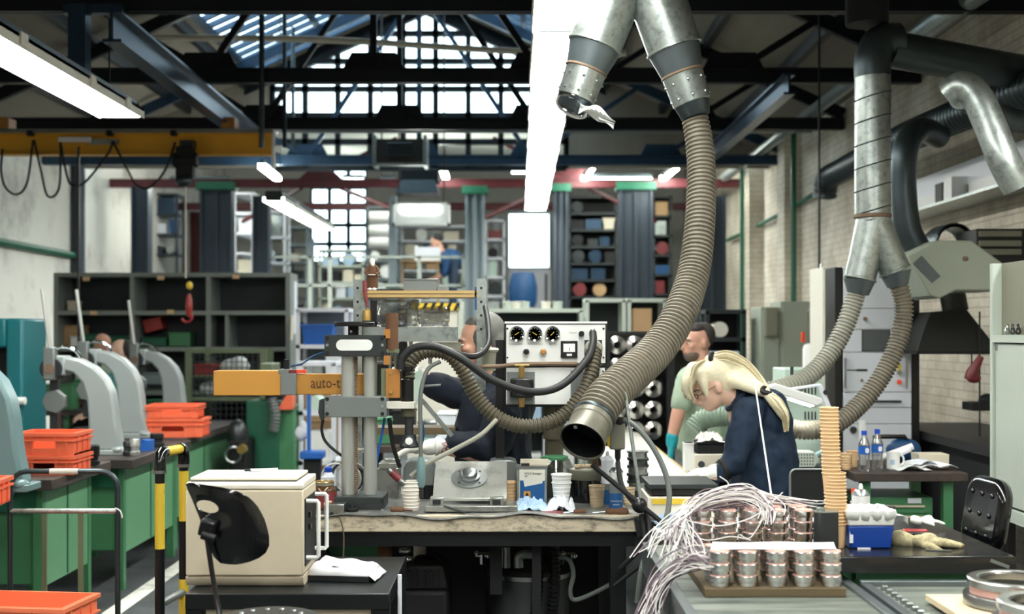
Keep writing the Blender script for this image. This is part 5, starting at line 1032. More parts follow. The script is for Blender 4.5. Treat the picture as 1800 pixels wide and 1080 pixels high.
# ================================================================ extraction ducts and hoses
Y = 6.6
def leg(px0, py0, px1, py1, prof, Y0, Y1=None):
    a, b = P(px0,py0,Y0), P(px1,py1,Y1 or Y0); d = b-a; L_ = d.length
    return a, d.normalized(), L_
t = thing('forked_duct', 'large galvanised forked duct hanging at top centre', 'duct', (X(1117,Y), Y, Z(185,Y)))
top = P(1117,-60,Y)
part('trunk', MB().cyl(top-V((0,0,.1)), (top.x,Y,roof_z(top.x)-.12), .19, n=28), 'galv', t)
px2m = Y/F
for k, (x0, x1, y1) in enumerate(((1094, 1010, 178), (1140, 1218, 186))):
    a, b = P(x0,-50,Y), P(x1,y1,Y); d = (b-a).normalized(); L_ = (b-a).length
    f = lambda q: L_*q
    part('branch', MB().lathe([(52*px2m,0),(47*px2m,f(.57))], a, d, 32, cap=False), 'galv', t)
    part('seam_ring', MB().lathe([(47*px2m,f(.565)),(50*px2m,f(.57)),(50*px2m,f(.58)),(47*px2m,f(.585))], a, d, 32), 'galv', t)
    part('reducer', MB().lathe([(46.5*px2m,f(.58)),(37*px2m,f(.755))], a, d, 32, cap=False), 'galv_band', t)
    part('rust_ring', MB().lathe([(37*px2m,f(.75)),(38.5*px2m,f(.755)),(38.5*px2m,f(.765)),(37*px2m,f(.77))], a, d, 32), 'rust', t)
    sl = part('sleeve', MB().lathe([(36.5*px2m,f(.765)),(33.5*px2m,f(.975)),(32*px2m,f(.98))], a, d, 32), 'galv', t)
    u, v = frame_of(d)
    for q in range(8):
        g = q*PI/4; e = u*math.cos(g)+v*math.sin(g)
        for w_, rr in ((.83, 35.8), (.94, 34.2)): part('rivet', MB().ell(a+d*f(w_)+e*rr*px2m, .008, nu=8, nv=5), 'steel', sl)
    if k == 0: part('blanking_cone', MB().lathe([(32*px2m,0),(27*px2m,.05),(25*px2m,.055)], b-d*.01, d, 28), 'galv_dark', t)
    else: part('hose_cone', MB().lathe([(32*px2m,0),(25*px2m,.07),(23*px2m,.075)], b-d*.01, V((.25,-.1,-1)), 28), 'galv_dark', t)
bag = thing('taped_bag', 'clear plastic bag taped over the left mouth of the forked duct', 'bag', P(1030,200,Y))
part('bag_ring', MB().lathe([(.085,0),(.09,.02),(.082,.045)], P(1008,176,Y), V((-.35,-.3,-.7)), 20, cap=False), 'film', bag, sol=.003)
part('bag_rim', MB().tube([P(1004,190,Y)+Matrix.Rotation(.5,3,'Y')@V((.085*math.cos(q),-.03*math.sin(q),.03*math.sin(q))) for q in [2*PI*i/20 for i in range(20)]], .009, 6, closed=True), 'plastic_clear', bag)
part('bag_tail', MB().grid(lambda u, v: P(1020+62*u-4*v, 182+18*v+30*u*u+(4*math.sin(9*u+3*v)), Y-.12+.04*math.sin(6*u+5*v))+V((0,0,0)), 16, 8), 'plastic_clear', bag, sol=.002)
part('bag_tail', MB().grid(lambda u, v: P(1052+28*u, 188+(22-20*u)*v+28*u, Y-.1+.03*math.sin(5*v)), 8, 6), 'plastic_clear', bag, sol=.002)
HP = [(1216,188,6.62),(1227,235,6.6),(1233,300,6.55),(1230,400,6.42),(1218,485,6.3),(1192,558,6.12),(1154,616,5.97),(1107,661,5.78),(1066,700,5.62),(1042,738,5.52)]
ctrl = [P(a,b,c) for a, b, c in HP]
t = thing('extraction_hose', 'long thick corrugated extraction hose curving down to the bench', 'hose', P(1020,800,5.4))
part('hose', MB().hose(ctrl, [.07,.074,.077,.08,.083,.086,.089,.092,.094], .0245, .15, 26, 20), 'hose_grey', t)
a, b = P(1044,735,5.53), P(1014,796,5.36); d = (b-a).normalized()
part('mouth_collar', MB().lathe([(.095,0),(.097,.05),(.093,.055),(.093,.1),(.103,.155),(.105,.165),(.1,.165),(.088,.1),(.085,.03)], a, d, 32, cap=False), 'collar', t)
part('mouth_shade', MB().lathe([(.0845,.0),(.0865,.065),(.097,.12),(.094,.12),(.08,.01)], a+d*.035, d, 28), 'black', t)  # black lining paints the shade inside the mouth
part('clamp_band', MB().lathe([(.098,0),(.1,.004),(.1,.016),(.098,.02)], a, d, 32, cap=False), 'galv_dark', t); part('clamp_screw', MB().ell(P(1012,750,5.4), .012), 'steel', t)

Y = 7.5; px2m = Y/F
t = thing('forked_duct', 'grey vertical duct forking into two hoses on the right', 'duct', (X(1535,Y), Y, Z(505,Y)))
r = 31*px2m; c = X(1534,Y)
part('riser', MB().cyl((c,Y,Z(382,Y)), (c,Y,Z(135,Y)), r, n=32), 'galv', t)
for k in range(6):
    z = Z(170+k*40,Y); part('spiral_seam', MB().tube([(c+(r+.001)*math.cos(q), Y+(r+.001)*math.sin(q), z+.03*math.cos(q)) for q in [2*PI*i/24 for i in range(24)]], .004, 5, closed=True), 'galv_dark', t)
part('elbow', MB().tube(spline([(c,Y,Z(135,Y)),(c,Y,Z(105,Y)),(c+.05,Y+.02,Z(75,Y)),(c+.16,Y+.05,Z(68,Y))],6), [r*1.02]*19, 28), 'galv_dark', t)
part('header', MB().cyl((c-.02,Y+.05,Z(40,Y)), (c-.02,Y+.05,roof_z(c)-.12), r*1.2, n=24), 'black_matte', t)
part('header_arm', MB().cyl((c+.1,Y+.05,Z(82,Y)), (XR-.1,Y+.55,Z(112,Y)), r*1.05, n=24), 'galv_dark', t)
part('joint_ring', MB().lathe([(r,0),(r*1.05,.005),(r*1.05,.02),(r,.025)], (c,Y,Z(384,Y)), n=32), 'rust', t)
for x1, y1, cm in ((1512, 488, 'galv'), (1572, 474, 'galv')):
    a, b = P(1535,388,Y), P(x1,y1,Y); d = (b-a).normalized(); L_ = (b-a).length
    part('fork_leg', MB().lathe([(30*px2m,-.02),(28*px2m,L_*.4),(27*px2m,L_)], a, d, 30), cm, t)
    part('rim', MB().lathe([(27*px2m,0),(29*px2m,.004),(29*px2m,.012),(27*px2m,.016)], b, d, 30), 'galv' , t)
    part('cone', MB().lathe([(27.5*px2m,0),(18*px2m,.09)], b+d*.014, V((d.x*.4,0,d.z)), 28), 'galv_band', t)
t = thing('flexible_hose', 'pale flexible hose from the left fork leg down behind the woman', 'hose', P(1385,690,7.3))
part('hose', MB().hose([P(1506,512,Y),P(1498,540,Y),P(1478,590,Y-.02),P(1448,636,Y-.05),P(1412,668,Y-.1),P(1370,684,Y-.15),P(1335,690,Y-.15)], .057, .022, .17, 18), 'hose_pale', t)
t = thing('flexible_hose', 'flexible hose from the right fork leg curving behind the woman', 'hose', P(1300,745,7.4))
part('hose', MB().hose([P(1580,502,Y),P(1589,540,Y),P(1582,590,Y),P(1557,650,Y-.02),P(1515,708,Y-.05),P(1465,748,Y-.1),P(1415,757,Y-.12),P(1370,748,Y-.12)], .057, .022, .17, 18), 'hose_grey', t)
part('rear_hose', MB().hose([P(1372,748,Y-.12),P(1320,735,Y-.1),P(1270,732,Y-.05),P(1236,738,Y),P(1218,756,Y)], .062, .02, .12, 18), 'hose_green', t); part('hose_support', MB().cyl((X(1240,Y),Y,.96),(X(1240,Y),Y,Z(752,Y)),.012,n=8), 'steel_dark', t)
# other ducts in the upper right
def duct(pts, r, mat, label, n=18, rib=None, sub=8):
    m = MB()
    if rib: m.hose(pts, r, rib, .08, n, sub)
    else: m.tube(spline(pts, sub), r, n)
    return solo('air_duct', m, mat, label, 'duct')
duct([P(1650,240,8.6),P(1615,228,8.4),P(1592,262,8.3),P(1588,330,8.3),P(1596,400,8.3),P(1618,445,8.3),P(1640,470,8.3)], .085, 'galv_dark', 'dark bent duct right of the forked riser', 20)
duct([P(1668,168,6.6),P(1692,152,6.55),P(1718,172,6.5),P(1742,225,6.45),P(1764,280,6.4),P(1790,330,6.4)], .08, 'galv', 'shiny bent duct in the upper right corner', 20)
duct([P(1690,170,6.7),P(1760,205,7.2),P(1800,215,7.6)], .07, 'galv_dark', 'ribbed dark duct crossing behind the shiny bend', 16, .03)
duct([P(1450,345,12.5),P(1455,315,12.4),P(1480,300,12.0),P(1540,270,10.5),P(1610,235,9.4),P(1720,190,8.4),P(1850,140,7.6)], .12, 'galv_dark', 'long ribbed dark duct sloping along the right wall', 18, .05)
duct([P(1628,52,9.6),P(1700,0,8.8),P(1780,-60,8.2)], .09, 'galv', 'short shiny duct under the roof at far right', 16)

# ================================================================ right-hand benches and conveyors
t = thing('white_table', 'long pale worktable receding behind the central bench', 'table', (.84, 8.2, 0))
part('table_top', MB().box(.62,1.06,5.36,11,.86,.9), 'table_pale', t, bev=.004)
for xx in (.65, .98):
    for yy in (5.42, 8, 10.8): part('leg', MB().box(xx,xx+.05,yy,yy+.05,0,.86), 'sage_metal', t)
part('rail', MB().box(.65,1.03,5.42,5.46,.3,.34), 'sage_metal', t); part('edge_strip', MB().box(1.06,1.075,5.36,11,.865,.9), 'plywood', t)
CZ = .85
def conveyor(x0, x1, y0, y1, label, beads=False):
    t = thing('conveyor', label, 'conveyor', ((x0+x1)/2, (y0+y1)/2, 0))
    part('bed', MB().box(x0+.035,x1-.035,y0,y1,CZ-.03,CZ), 'conveyor', t)
    for a, b in ((x0, x0+.035), (x1-.035, x1)):
        part('side_rail', MB().box(a,b,y0,y1,CZ-.1,CZ+.012).box(a-.0,b,y0,y1,CZ-.11,CZ-.1), 'rail', t, bev=.003)
    for xx in (x0+.01, x1-.06):
        for yy in (y0+.1, y1-.2): part('leg', MB().box(xx,xx+.05,yy,yy+.05,0,CZ-.1), 'green_dark', t)
    if beads:
        for k in range(26): y = y1-.06-k*.055; part('roller', MB().cyl((x0+.055,y,CZ+.006),(x0+.075,y,CZ+.006),.012,n=10), 'steel', t)
        part('end_rail', MB().box(x0,x1,y1,y1+.03,CZ-.06,CZ+.02), 'rail', t, bev=.003)
    return t
conveyor(.55, 1.215, 2.6, 5.3, 'grey conveyor carrying the board of metal rings')
conveyor(1.235, 2.6, 2.6, 4.43, 'grey conveyor at the lower right with a row of small rollers', True)
# black bench
t = thing('workbench', 'black glossy bench with blue tub and gloves', 'bench', (1.47, 4.95, 0)); b0, b1, yb0, yb1 = 1.14, 1.8, 4.47, 5.4
part('bench_top', MB().box(b0,b1,yb0,yb1,.895,BZ), 'bench_black', t, bev=.005); part('front_band', MB().box(b0,b1,yb0-.004,yb0,.892,BZ-.008), 'bench_black', t)
part('tape_scrap', MB().obox((b1-.06,yb0-.006,.925), (.07,.002,.012), (0,.35,0)), 'mid_grey', t)
part('apron', MB().box(b0+.1,b1-.05,yb0+.04,yb0+.07,.86,.895), 'green', t)
for xx in (b0+.1, b1-.1):
    for yy in (yb0+.06, yb1-.12): part('leg', MB().box(xx,xx+.05,yy,yy+.05,0,.895), 'green', t)
# board with rings
t = solo('ring_board', MB().box(.655,1.135,4.25,4.95,CZ+.001,CZ+.03), ['plywood_dark'], 'plywood board under the stacks of metal rings', 'board', bev=.002)
rp = thing('metal_ring', '', 'ring', (0,0,0), 0, 'stacked metal rings')
part('body', MB().lathe([(.031,0),(.032,.001),(.032,.013),(.0365,.0135),(.037,.015),(.037,.036),(.036,.037),(.028,.037),(.026,.03)], n=26), 'turned', rp, local=True)
part('gasket', MB().lathe([(.0335,.037),(.0335,.0405),(.02,.041)], n=20), 'copper_pink', rp, local=True)
GP = 'stacked metal rings'; first = True
RXs = [.712,.808,.904,.999,1.095]
LV = {3: ('bottom', 'middle', 'top'), 5: ('bottom', 'second', 'middle', 'fourth', 'top')}
CN = ('leftmost', 'second', 'middle', 'fourth', 'rightmost')
for ri, (yr, n, rn) in enumerate(((4.295,3,'front'), (4.4,3,'second'), (4.7,5,'third'), (4.8,5,'rear'))):
    for ci, xr_ in enumerate(RXs):
        for k in range(n):
            lab = '%s turned steel ring in the %s stack of the %s row' % (LV[n][k], CN[ci], rn); loc = (xr_+random.uniform(-.002,.002), yr+random.uniform(-.002,.002), CZ+.0305+k*.0412)
            if first: rp.location = loc; rp['label'] = lab; first = False
            else: dup(rp, loc, random.uniform(0,6), lab)
solo('paper_sheet', MB().grid(lambda u, v: (.68+.43*u+.03*v, 4.285+.15*v, CZ+.0305+3*.0412+.0015+.003*math.sin(5*u+2*v)**2), 16, 5), 'paper', 'white paper sheet lying on the front rows of rings', 'paper', sol=.001)
# bundles of white wire
def wires(n, paths, spread, label, seed, r=.0021, dark=.28):  # dark: share of wires painted as shadow gaps in the bundle
    rd = random.Random(seed); m = MB()
    for i in range(n):
        base = rd.choice(paths); q = []; o0 = V([rd.gauss(0,1) for _ in range(3)])
        for j, (p, sg) in enumerate(base):
            o0 = o0*.75+V([rd.gauss(0,.65) for _ in range(3)]); q.append(V(p)+V((o0.x*sg*spread, o0.y*sg*.9*spread, (abs(o0.z)*.9-.2)*sg*spread)))
        m.tube(spline(q, 6), r, 5, mi=1 if rd.random() < dark else 0)
    return solo('wire_bundle', m, ['wire','wire_shade'], label, 'wires', kind='stuff')
T = .11
wires(64, [[(P(1420,895,4.85),.02),(P(1370,884,4.82),.018),(P(1300,878,4.78),.02),(P(1240,886,4.72),.018),(P(1205,905,4.66),.011),(P(1190,935,4.6),.02),(P(1185,975,4.52),.035)],
            [(P(1345,920,4.62),.015),(P(1348,895,4.66),.015),(P(1310,876,4.72),.018),(P(1245,886,4.7),.018),(P(1205,908,4.66),.011),(P(1185,945,4.58),.025),(P(1165,990,4.48),.035)],
            [(P(1300,885,4.8),.02),(P(1255,895,4.72),.02),(P(1205,905,4.66),.011),(P(1200,940,4.58),.02),(P(1222,975,4.45),.022),(P(1234,990,4.36),.015)]], 1.45, 'sheaf of white wires arching over the rear ring stacks', 5)
wires(46, [[(P(1240,985,4.33),.016),(P(1215,985,4.36),.018),(P(1180,1005,4.38),.014),(P(1152,1040,4.36),.014),(P(1140,1085,4.32),.018),(P(1138,1130,4.3),.02)],
           [(P(1243,1000,4.3),.018),(P(1210,1000,4.34),.018),(P(1170,1020,4.36),.014),(P(1148,1060,4.34),.014),(P(1130,1110,4.3),.02)]], 1.3, 'sheaf of white wires hanging off the front of the board', 11)
for k, pts in enumerate(([(1205,915),(1260,925),(1310,915),(1345,900),(1320,945),(1300,940)], [(1200,930),(1240,950),(1285,944),(1320,950)], [(1230,880),(1270,862),(1280,850),(1265,838)], [(1345,888),(1360,880),(1376,866)])):
    solo('loose_wire', MB().tube(spline([P(a,b,4.55 if k < 2 else 4.75) for a, b in pts], 6), .0024, 6), 'wire', ('loose white wire looping over the middle rings', 'loose white wire across the front of the rear stacks', 'white wire end curling up beside the black plate', 'short wire end sticking up at the right')[k], 'wire')
solo('thin_cable', MB().cyl(P(1358,886,5.0), P(1326,668,6.2), .004, n=6), 'white', 'taut thin white cable in front of the woman', 'cable')
# things on the white table
Y = 5.75
t = thing('surface_plate', 'dark flat plate on a cream and yellow base in front of the woman', 'plate', (X(1198,5.85), 5.9, .9))
part('plate', MB().box(X(1141,Y),X(1262,Y),Y,Y+.34,Z(860,Y),Z(852,Y)), 'dark_plate', t, bev=.003); part('skirt', MB().box(X(1146,Y),X(1258,Y),Y+.01,Y+.33,Z(872,Y),Z(860,Y)), 'black_matte', t, bev=.003)
part('base', MB().box(X(1138,Y),X(1262,Y),Y-.01,Y+.33,.902,Z(874,Y)), 'cream_pale', t, bev=.003); part('yellow_strip', MB().box(X(1146,Y),X(1262,Y),Y-.016,Y-.01,Z(886,Y),Z(877,Y)), 'yellow', t)
for px in (1150, 1250): part('foot', MB().cyl((X(px,Y),Y+.05,Z(874,Y)),(X(px,Y),Y+.05,Z(871,Y)),.012,n=10), 'amber', t)
Y = 6.45; c = X(1121,Y)
for k in range(6):
    z = .9+.001+k*.04; m = MB().lathe([(.052,0),(.056,.001),(.056,.008),(.05,.009),(.048,.03),(.05,.031),(.056,.032),(.056,.039)], (c+.002*math.sin(k*2),Y,z), n=24)
    solo('flanged_bush', m, ['steel_dark'] if k % 2 == 0 else ['steel'], ('lowest','second','third','fourth','fifth','topmost')[k]+' flanged steel bush of the stack behind the spray cans', 'bush', 'stack of flanged bushes')
rag('cleaning_rag', (X(1185,5.5),5.5,.9), .17, .16, .06, 'rag_blue', 'pale blue cloth left of the wire sheaf', 'rag', 21)
solo('steel_fixture', MB().lathe([(.05,0),(.05,.012),(.03,.014),(.03,.03),(.02,.032)], (X(1176,6.6),6.6,.901), n=20), 'steel', 'round steel fixture left of the gloved hand', 'fixture')
# instrument table with small boxes behind the woman's hands
Y = 7.25
t = thing('side_table', 'small table behind the working woman', 'table', (1.45, 7.5, 0)); part('table_top', MB().box(1.08,1.92,7.2,7.75,.9,.94), 'wood_top', t)
for xx in (1.1, 1.78):
    for yy in (7.22, 7.68): part('leg', MB().box(xx,xx+.05,yy,yy+.05,0,.9), 'steel_black', t)
t = thing('instrument', 'cream instrument box beside the gloved hands', 'instrument', (X(1240,Y), Y+.1, .94)); part('case', MB().box(X(1221,Y),X(1275,Y),Y,Y+.2,.941,Z(799,Y)), 'cream_pale', t, bev=.005); part('dial', MB().cyl(P(1233,817,Y-.01),P(1233,817,Y),.02,n=14), 'steel_dark', t)
t = thing('black_case', 'black case on the instrument box', 'case', (X(1255,Y), Y+.1, Z(799,Y))); part('body', MB().box(X(1226,Y),X(1275,Y),Y+.02,Y+.18,Z(799,Y)+.001,Z(782,Y)), 'black_matte', t, bev=.006); part('lid', MB().box(X(1225,Y),X(1276,Y),Y+.015,Y+.185,Z(782,Y),Z(779,Y)), 'black', t)
rag('work_glove', (X(1252,Y),Y+.1,Z(779,Y)), .16, .12, .06, 'glove_white', 'crumpled white gloves on the black case', 'glove', 31)
solo('white_carton', MB().box(X(1206,Y),X(1222,Y),Y+.05,Y+.15,.941,Z(781,Y)).box(X(1205,Y),X(1223,Y),Y+.045,Y+.155,Z(783,Y),Z(781,Y)), 'white', 'tall white carton left of the black case', 'box', bev=.002)
# fan-like mint unit and bench lamp behind the woman
Y = 7.9
t = thing('mint_unit', 'pale mint cabinet with a slotted grille behind the ponytail', 'cabinet', (X(1410,Y), Y+.15, 0)); part('body', MB().box(X(1378,Y),X(1446,Y),Y,Y+.35,.3,Z(648,Y)), 'mint', t, bev=.01)
for r_ in range(3):
    for q in range(4): part('grille_slot', MB().box(X(1414+q*6,Y),X(1416.5+q*6,Y),Y-.003,Y,Z(680+r_*22+14,Y),Z(680+r_*22,Y)), 'hood_black', t)
part('stand', MB().box(X(1385,Y),X(1440,Y),Y+.05,Y+.3,0,.3), 'steel_black', t)
Y = 7.3
t = thing('bench_lamp', 'white articulated bench lamp to the right of the ponytail', 'lamp', (X(1456,Y), Y, BZ)); 
part('lamp_head', MB().prism([(X(1348,Y),Z(678,Y)),(X(1362,Y),Z(674,Y)),(X(1442,Y),Z(700,Y)),(X(1444,Y),Z(708,Y)),(X(1432,Y),Z(714,Y)),(X(1352,Y),Z(688,Y))],'Y',Y-.05,Y+.08), 'white', t, bev=.008)
part('lamp_tube', MB().prism([(X(1390,Y),Z(700,Y)),(X(1430,Y),Z(713,Y)),(X(1422,Y),Z(715,Y)),(X(1388,Y),Z(704,Y))],'Y',Y-.03,Y+.06), 'tube', t)
part('arm', MB().cyl(P(1385,685,Y),P(1441,677,Y),.009,n=8).cyl(P(1441,677,Y),P(1457,718,Y),.016,n=8), 'rack_white', t); part('joint', MB().cyl(P(1451,690,Y-.03),P(1451,690,Y+.03),.014,n=12), 'black', t); part('post', MB().cyl(P(1457,718,Y),(X(1457,Y),Y,.94),.014,n=8), 'rack_white', t)
part('bracket', MB().tube([P(1366,688,Y+.1),P(1368,678,Y+.1),P(1392,672,Y+.1),P(1392,645,Y+.1)], .01, 8), 'steel_dark', t)
t = thing('work_stool', 'black chair back right behind the woman', 'chair', (X(1422,6.1), 6.2, 0)); Y = 6.1
part('backrest', MB().prism(rrect(X(1421,Y),Z(856,Y),.18,.17,.03),'Y',Y,Y+.03), 'black_matte', t, bev=.006); part('rim', MB().tube([V((a,Y-.002,b)) for a, b in rrect(X(1421,Y),Z(856,Y),.18,.17,.03)], .006, 6, closed=True), 'mid_grey', t)
part('stem', MB().cyl((X(1421,Y),Y+.04,.5),(X(1421,Y),Y+.04,Z(860,Y)),.02,n=10), 'black', t); part('seat', MB().lathe([(.12,0),(.18,.01),(.19,.03),(.17,.05)],(X(1421,Y),Y+.2,.5),n=20), 'black_matte', t); part('column', MB().cyl((X(1421,Y),Y+.2,.05),(X(1421,Y),Y+.2,.5),.025,n=10), 'black', t)
for k in range(5): a = k*2*PI/5; part('foot', MB().bar((X(1421,Y),Y+.2,.08),(X(1421,Y)+.24*math.cos(a),Y+.2+.24*math.sin(a),.03),.04,.03), 'black', t)
# ---------------------------------------------------------------- on the black bench
p0 = cup('paper_cup', (0,0,0), 'tan_cup', '', rt=.0395, rb=.031, h=.09, group='tall tower of nested tan cups', ridges=False)
cupc = V((X(1470,4.66), 4.66, BZ+.001)); GN = 'tall tower of nested tan cups'
def nest(n, base, rise, lean, first, lab, sc=1, k0=1):
    top = base; lab0 = lab
    for k in range(n):
        q = k+k0; lab = lab0 % (str(q)+('th' if q % 100 in (11,12,13) else {1:'st',2:'nd',3:'rd'}.get(q % 10,'th')))
        loc = V(base)+V((lean*k+random.uniform(-.0006,.0006), 0, rise*k))
        if first is not None and k == 0: first.location = loc; first['label'] = lab
        else: dup(p0, loc, label=lab, scale=sc)
        top = loc
    return top
tp = nest(16, cupc, .0126, -.0004, p0, 'wide tan paper cup, %s from the bottom of the tall cup tower')
tp2 = V(tp)+V((-.012,0,.012)); nest(19, tp2, .0135, -.0005, None, 'narrow tan paper cup, %s from the bottom of the tall cup tower', .86, 17)
Y = 4.6; t = thing('hip_flask', 'dull steel flask can with a screw neck beside the cup tower', 'flask', (X(1452,Y), Y, BZ))
part('body', MB().prism(rrect(X(1453,Y),Y+.01,.088,.05,.02),'Z',BZ+.001,Z(901,Y)), 'steel_dark', t, bev=.004); part('top_rim', MB().prism(rrect(X(1453,Y),Y+.01,.092,.054,.022),'Z',Z(901,Y),Z(899.5,Y)), 'galv', t); part('neck', MB().lathe([(.016,0),(.016,.012),(.013,.014)],(X(1444,Y),Y+.01,Z(899.5,Y)),n=16), 'galv', t)
Y = 4.62; t = thing('blue_tub', 'square blue tub lined with clear plastic on the black bench', 'tub', (X(1530,Y), Y+.08, BZ)); a, b = X(1493,Y), X(1569,Y)
def taper(z0, z1, g0, g1, y0, y1):
    return [[(a-g,y0-g,z),(b+g,y0-g,z),(b+g,y1+g,z),(a-g,y1+g,z)] for z, g in ((z0,g0),(z1,g1))]
part('tub', MB().loft(taper(BZ+.001,Z(925,Y),-.004,.004,Y,Y+.16)), 'blue_tub', t, bev=.006); part('inner_wall', MB().loft(taper(Z(925,Y),Z(904,Y),.005,.01,Y,Y+.16)), 'plastic_clear', t, bev=.006)
m = MB(); n_ = 60
def rim(q, dz, out):
    f = q/n_*4; k = int(f) % 4; e = f-int(f); cs = [(a-out,Y-out),(b+out,Y-out),(b+out,Y+.16+out),(a-out,Y+.16+out)]; p, r_ = cs[k], cs[(k+1) % 4]
    return (p[0]+(r_[0]-p[0])*e+.003*math.sin(q*2.3), p[1]+(r_[1]-p[1])*e+.003*math.cos(q*1.7), dz+.002*math.sin(q*1.9)+.0015*math.sin(q*4.1))
m.loft([[rim(q,Z(914,Y),.008) for q in range(n_)], [rim(q,Z(903,Y),.012) for q in range(n_)], [rim(q,Z(899,Y),.012) for q in range(n_)], [rim(q,Z(897,Y),-.004) for q in range(n_)], [rim(q,Z(905,Y),-.012) for q in range(n_)]], False)
part('plastic_liner', m, 'plastic_clear', t, sol=.002); part('side_label', MB().box(a+.001,a+.014,Y-.001,Y+.004,Z(955,Y),Z(930,Y)), 'rack_white', t)
part('print_strip', MB().box(X(1507,Y),X(1530,Y),Y-.004,Y-.0015,Z(966,Y),Z(963,Y)), 'rack_white', t)
part('liner_tail', MB().grid(lambda u, v: P(1568+28*u, 899+8*v+14*u+3*math.sin(8*v+5*u), Y+.06+.04*v+.02*math.sin(6*u)), 12, 8), 'plastic_clear', t, sol=.002)
spray(1513, 4.98, 858, 900, .035, 'white spray can with a blue foot behind the blue tub', [(0,.3,'blue_label'),(.3,.84,'white')], cap='steel')
Y = 5.1; t = thing('soda_bottle', 'clear bottle with a red cap beside the cup tower', 'bottle', (X(1502,Y), Y, BZ)); part('bottle', MB().lathe([(.026,0),(.03,.006),(.03,.09),(.024,.11),(.012,.128),(.0115,.14)], (X(1503,Y),Y,BZ+.001), n=22), 'clear_glass', t); part('drink', MB().lathe([(.025,.004),(.028,.008),(.028,.08)], (X(1503,Y),Y,BZ+.001), n=20), 'black_gloss', t); part('cap', MB().cyl((X(1503,Y),Y,BZ+.138),(X(1503,Y),Y,BZ+.162),.016,n=18), 'orange_cap', t)
Y = 4.9; t = thing('tape_disc', 'black disc lid behind the blue tub', 'lid', (X(1543,Y), Y+.02, BZ)); part('pot', MB().cyl((X(1548,Y),Y+.0,BZ+.001),(X(1548,Y),Y+.0,Z(895,Y)),.05,n=22), 'black', t); part('disc', MB().lathe([(.058,0),(.062,.003),(.06,.01),(.02,.012)],(X(1546,Y),Y,Z(895,Y)),n=26), 'black_gloss', t)
rag('printed_bag', (X(1412,5.15),5.12,BZ), .19, .16, .07, 'rack_white', 'grey and white printed bag behind the rear ring stacks', 'bag', 41)
Y = 4.93; t = thing('box_cutter', 'red and black cutter lying near the white glove', 'cutter', (X(1608,Y), Y, BZ)); part('handle', MB().obox((X(1608,Y),Y,BZ+.014),(.1,.03,.024),(0,0,-.1)), 'red', t, bev=.008); part('grip', MB().obox((X(1612,Y),Y-.012,BZ+.009),(.09,.02,.015),(0,0,-.1)), 'black', t, bev=.006); part('end', MB().obox((X(1584,Y),Y,BZ+.012),(.012,.028,.02),(0,0,-.1)), 'steel', t)
solo('metal_scraper', MB().obox((X(1655,4.55),4.58,BZ+.003),(.09,.02,.003),(0,0,-.35)), 'steel', 'thin steel blade in front of the yellow glove', 'blade')
# tufted chair at far right
Y = 5.0; t = thing('office_chair', 'black tufted chair at the right edge behind the bench', 'chair', (2.02, Y, 0))
M4 = Matrix.Translation((1.895,Y,Z(905,Y))) @ Matrix.Rotation(.16,4,'Y') @ Matrix.Rotation(-1.46,4,'Z')
part('backrest', MB().prism(rrect(0,0,.3,.3,.09),'Y',-.03,.03).move(M4), 'black_gloss', t, bev=.022)
for i in range(3):
    for j in range(3): part('button', MB().ell((-.08+.08*i,-.032,-.08+.08*j), (.01,.006,.01)).move(M4), 'black_gloss', t)
part('back_bar', MB().cyl(M4@V((0,.04,-.08)), (2.0,Y+.06,.48), .018, n=8), 'black', t); part('seat', MB().prism(rrect(2.05,Y-.0,.4,.4,.08),'Z',.46,.53), 'black_gloss', t, bev=.02); part('column', MB().cyl((2.05,Y,.05),(2.05,Y,.46),.025,n=10), 'black', t)
for k in range(5): a = k*2*PI/5+.3; part('foot', MB().bar((2.05,Y,.1),(2.05+.22*math.cos(a),Y+.22*math.sin(a),.03),.04,.03), 'black', t)
# big rings at the lower right
t = solo('plywood_sheet', MB().box(X(1625,4.16),2.3,3.2,4.15,CZ+.013,CZ+.032), 'board_pale', 'pale plywood sheet at the lower right corner', 'board')
def bigring(loc, label):
    t = thing('flanged_ring', label, 'ring', loc); part('lower_flange', MB().lathe([(.15,0),(.16,.004),(.16,.034),(.158,.037),(.11,.037),(.11,0)], n=48, cap=False), 'steel', t, local=True)
    part('copper_band', MB().lathe([(.135,.037),(.139,.038),(.139,.059),(.135,.06)], n=48, cap=False), 'copper_pink', t, local=True, label='reddish copper band'); part('inner_sleeve', MB().lathe([(.111,.002),(.111,.084),(.1145,.084),(.1145,.002)], n=48, cap=False), 'steel_dark', t, local=True); part('upper_flange', MB().lathe([(.14,.06),(.148,.062),(.148,.083),(.145,.086),(.118,.086),(.11,.08),(.11,.06)], n=48, cap=False), 'turned', t, local=True); return t
bigring((X(1786,3.98),3.98,CZ+.033), 'flanged steel ring with a copper band at the lower right'); bigring((X(1852,3.62),3.64,CZ+.033), 'nearest flanged ring, cut by the lower right corner')
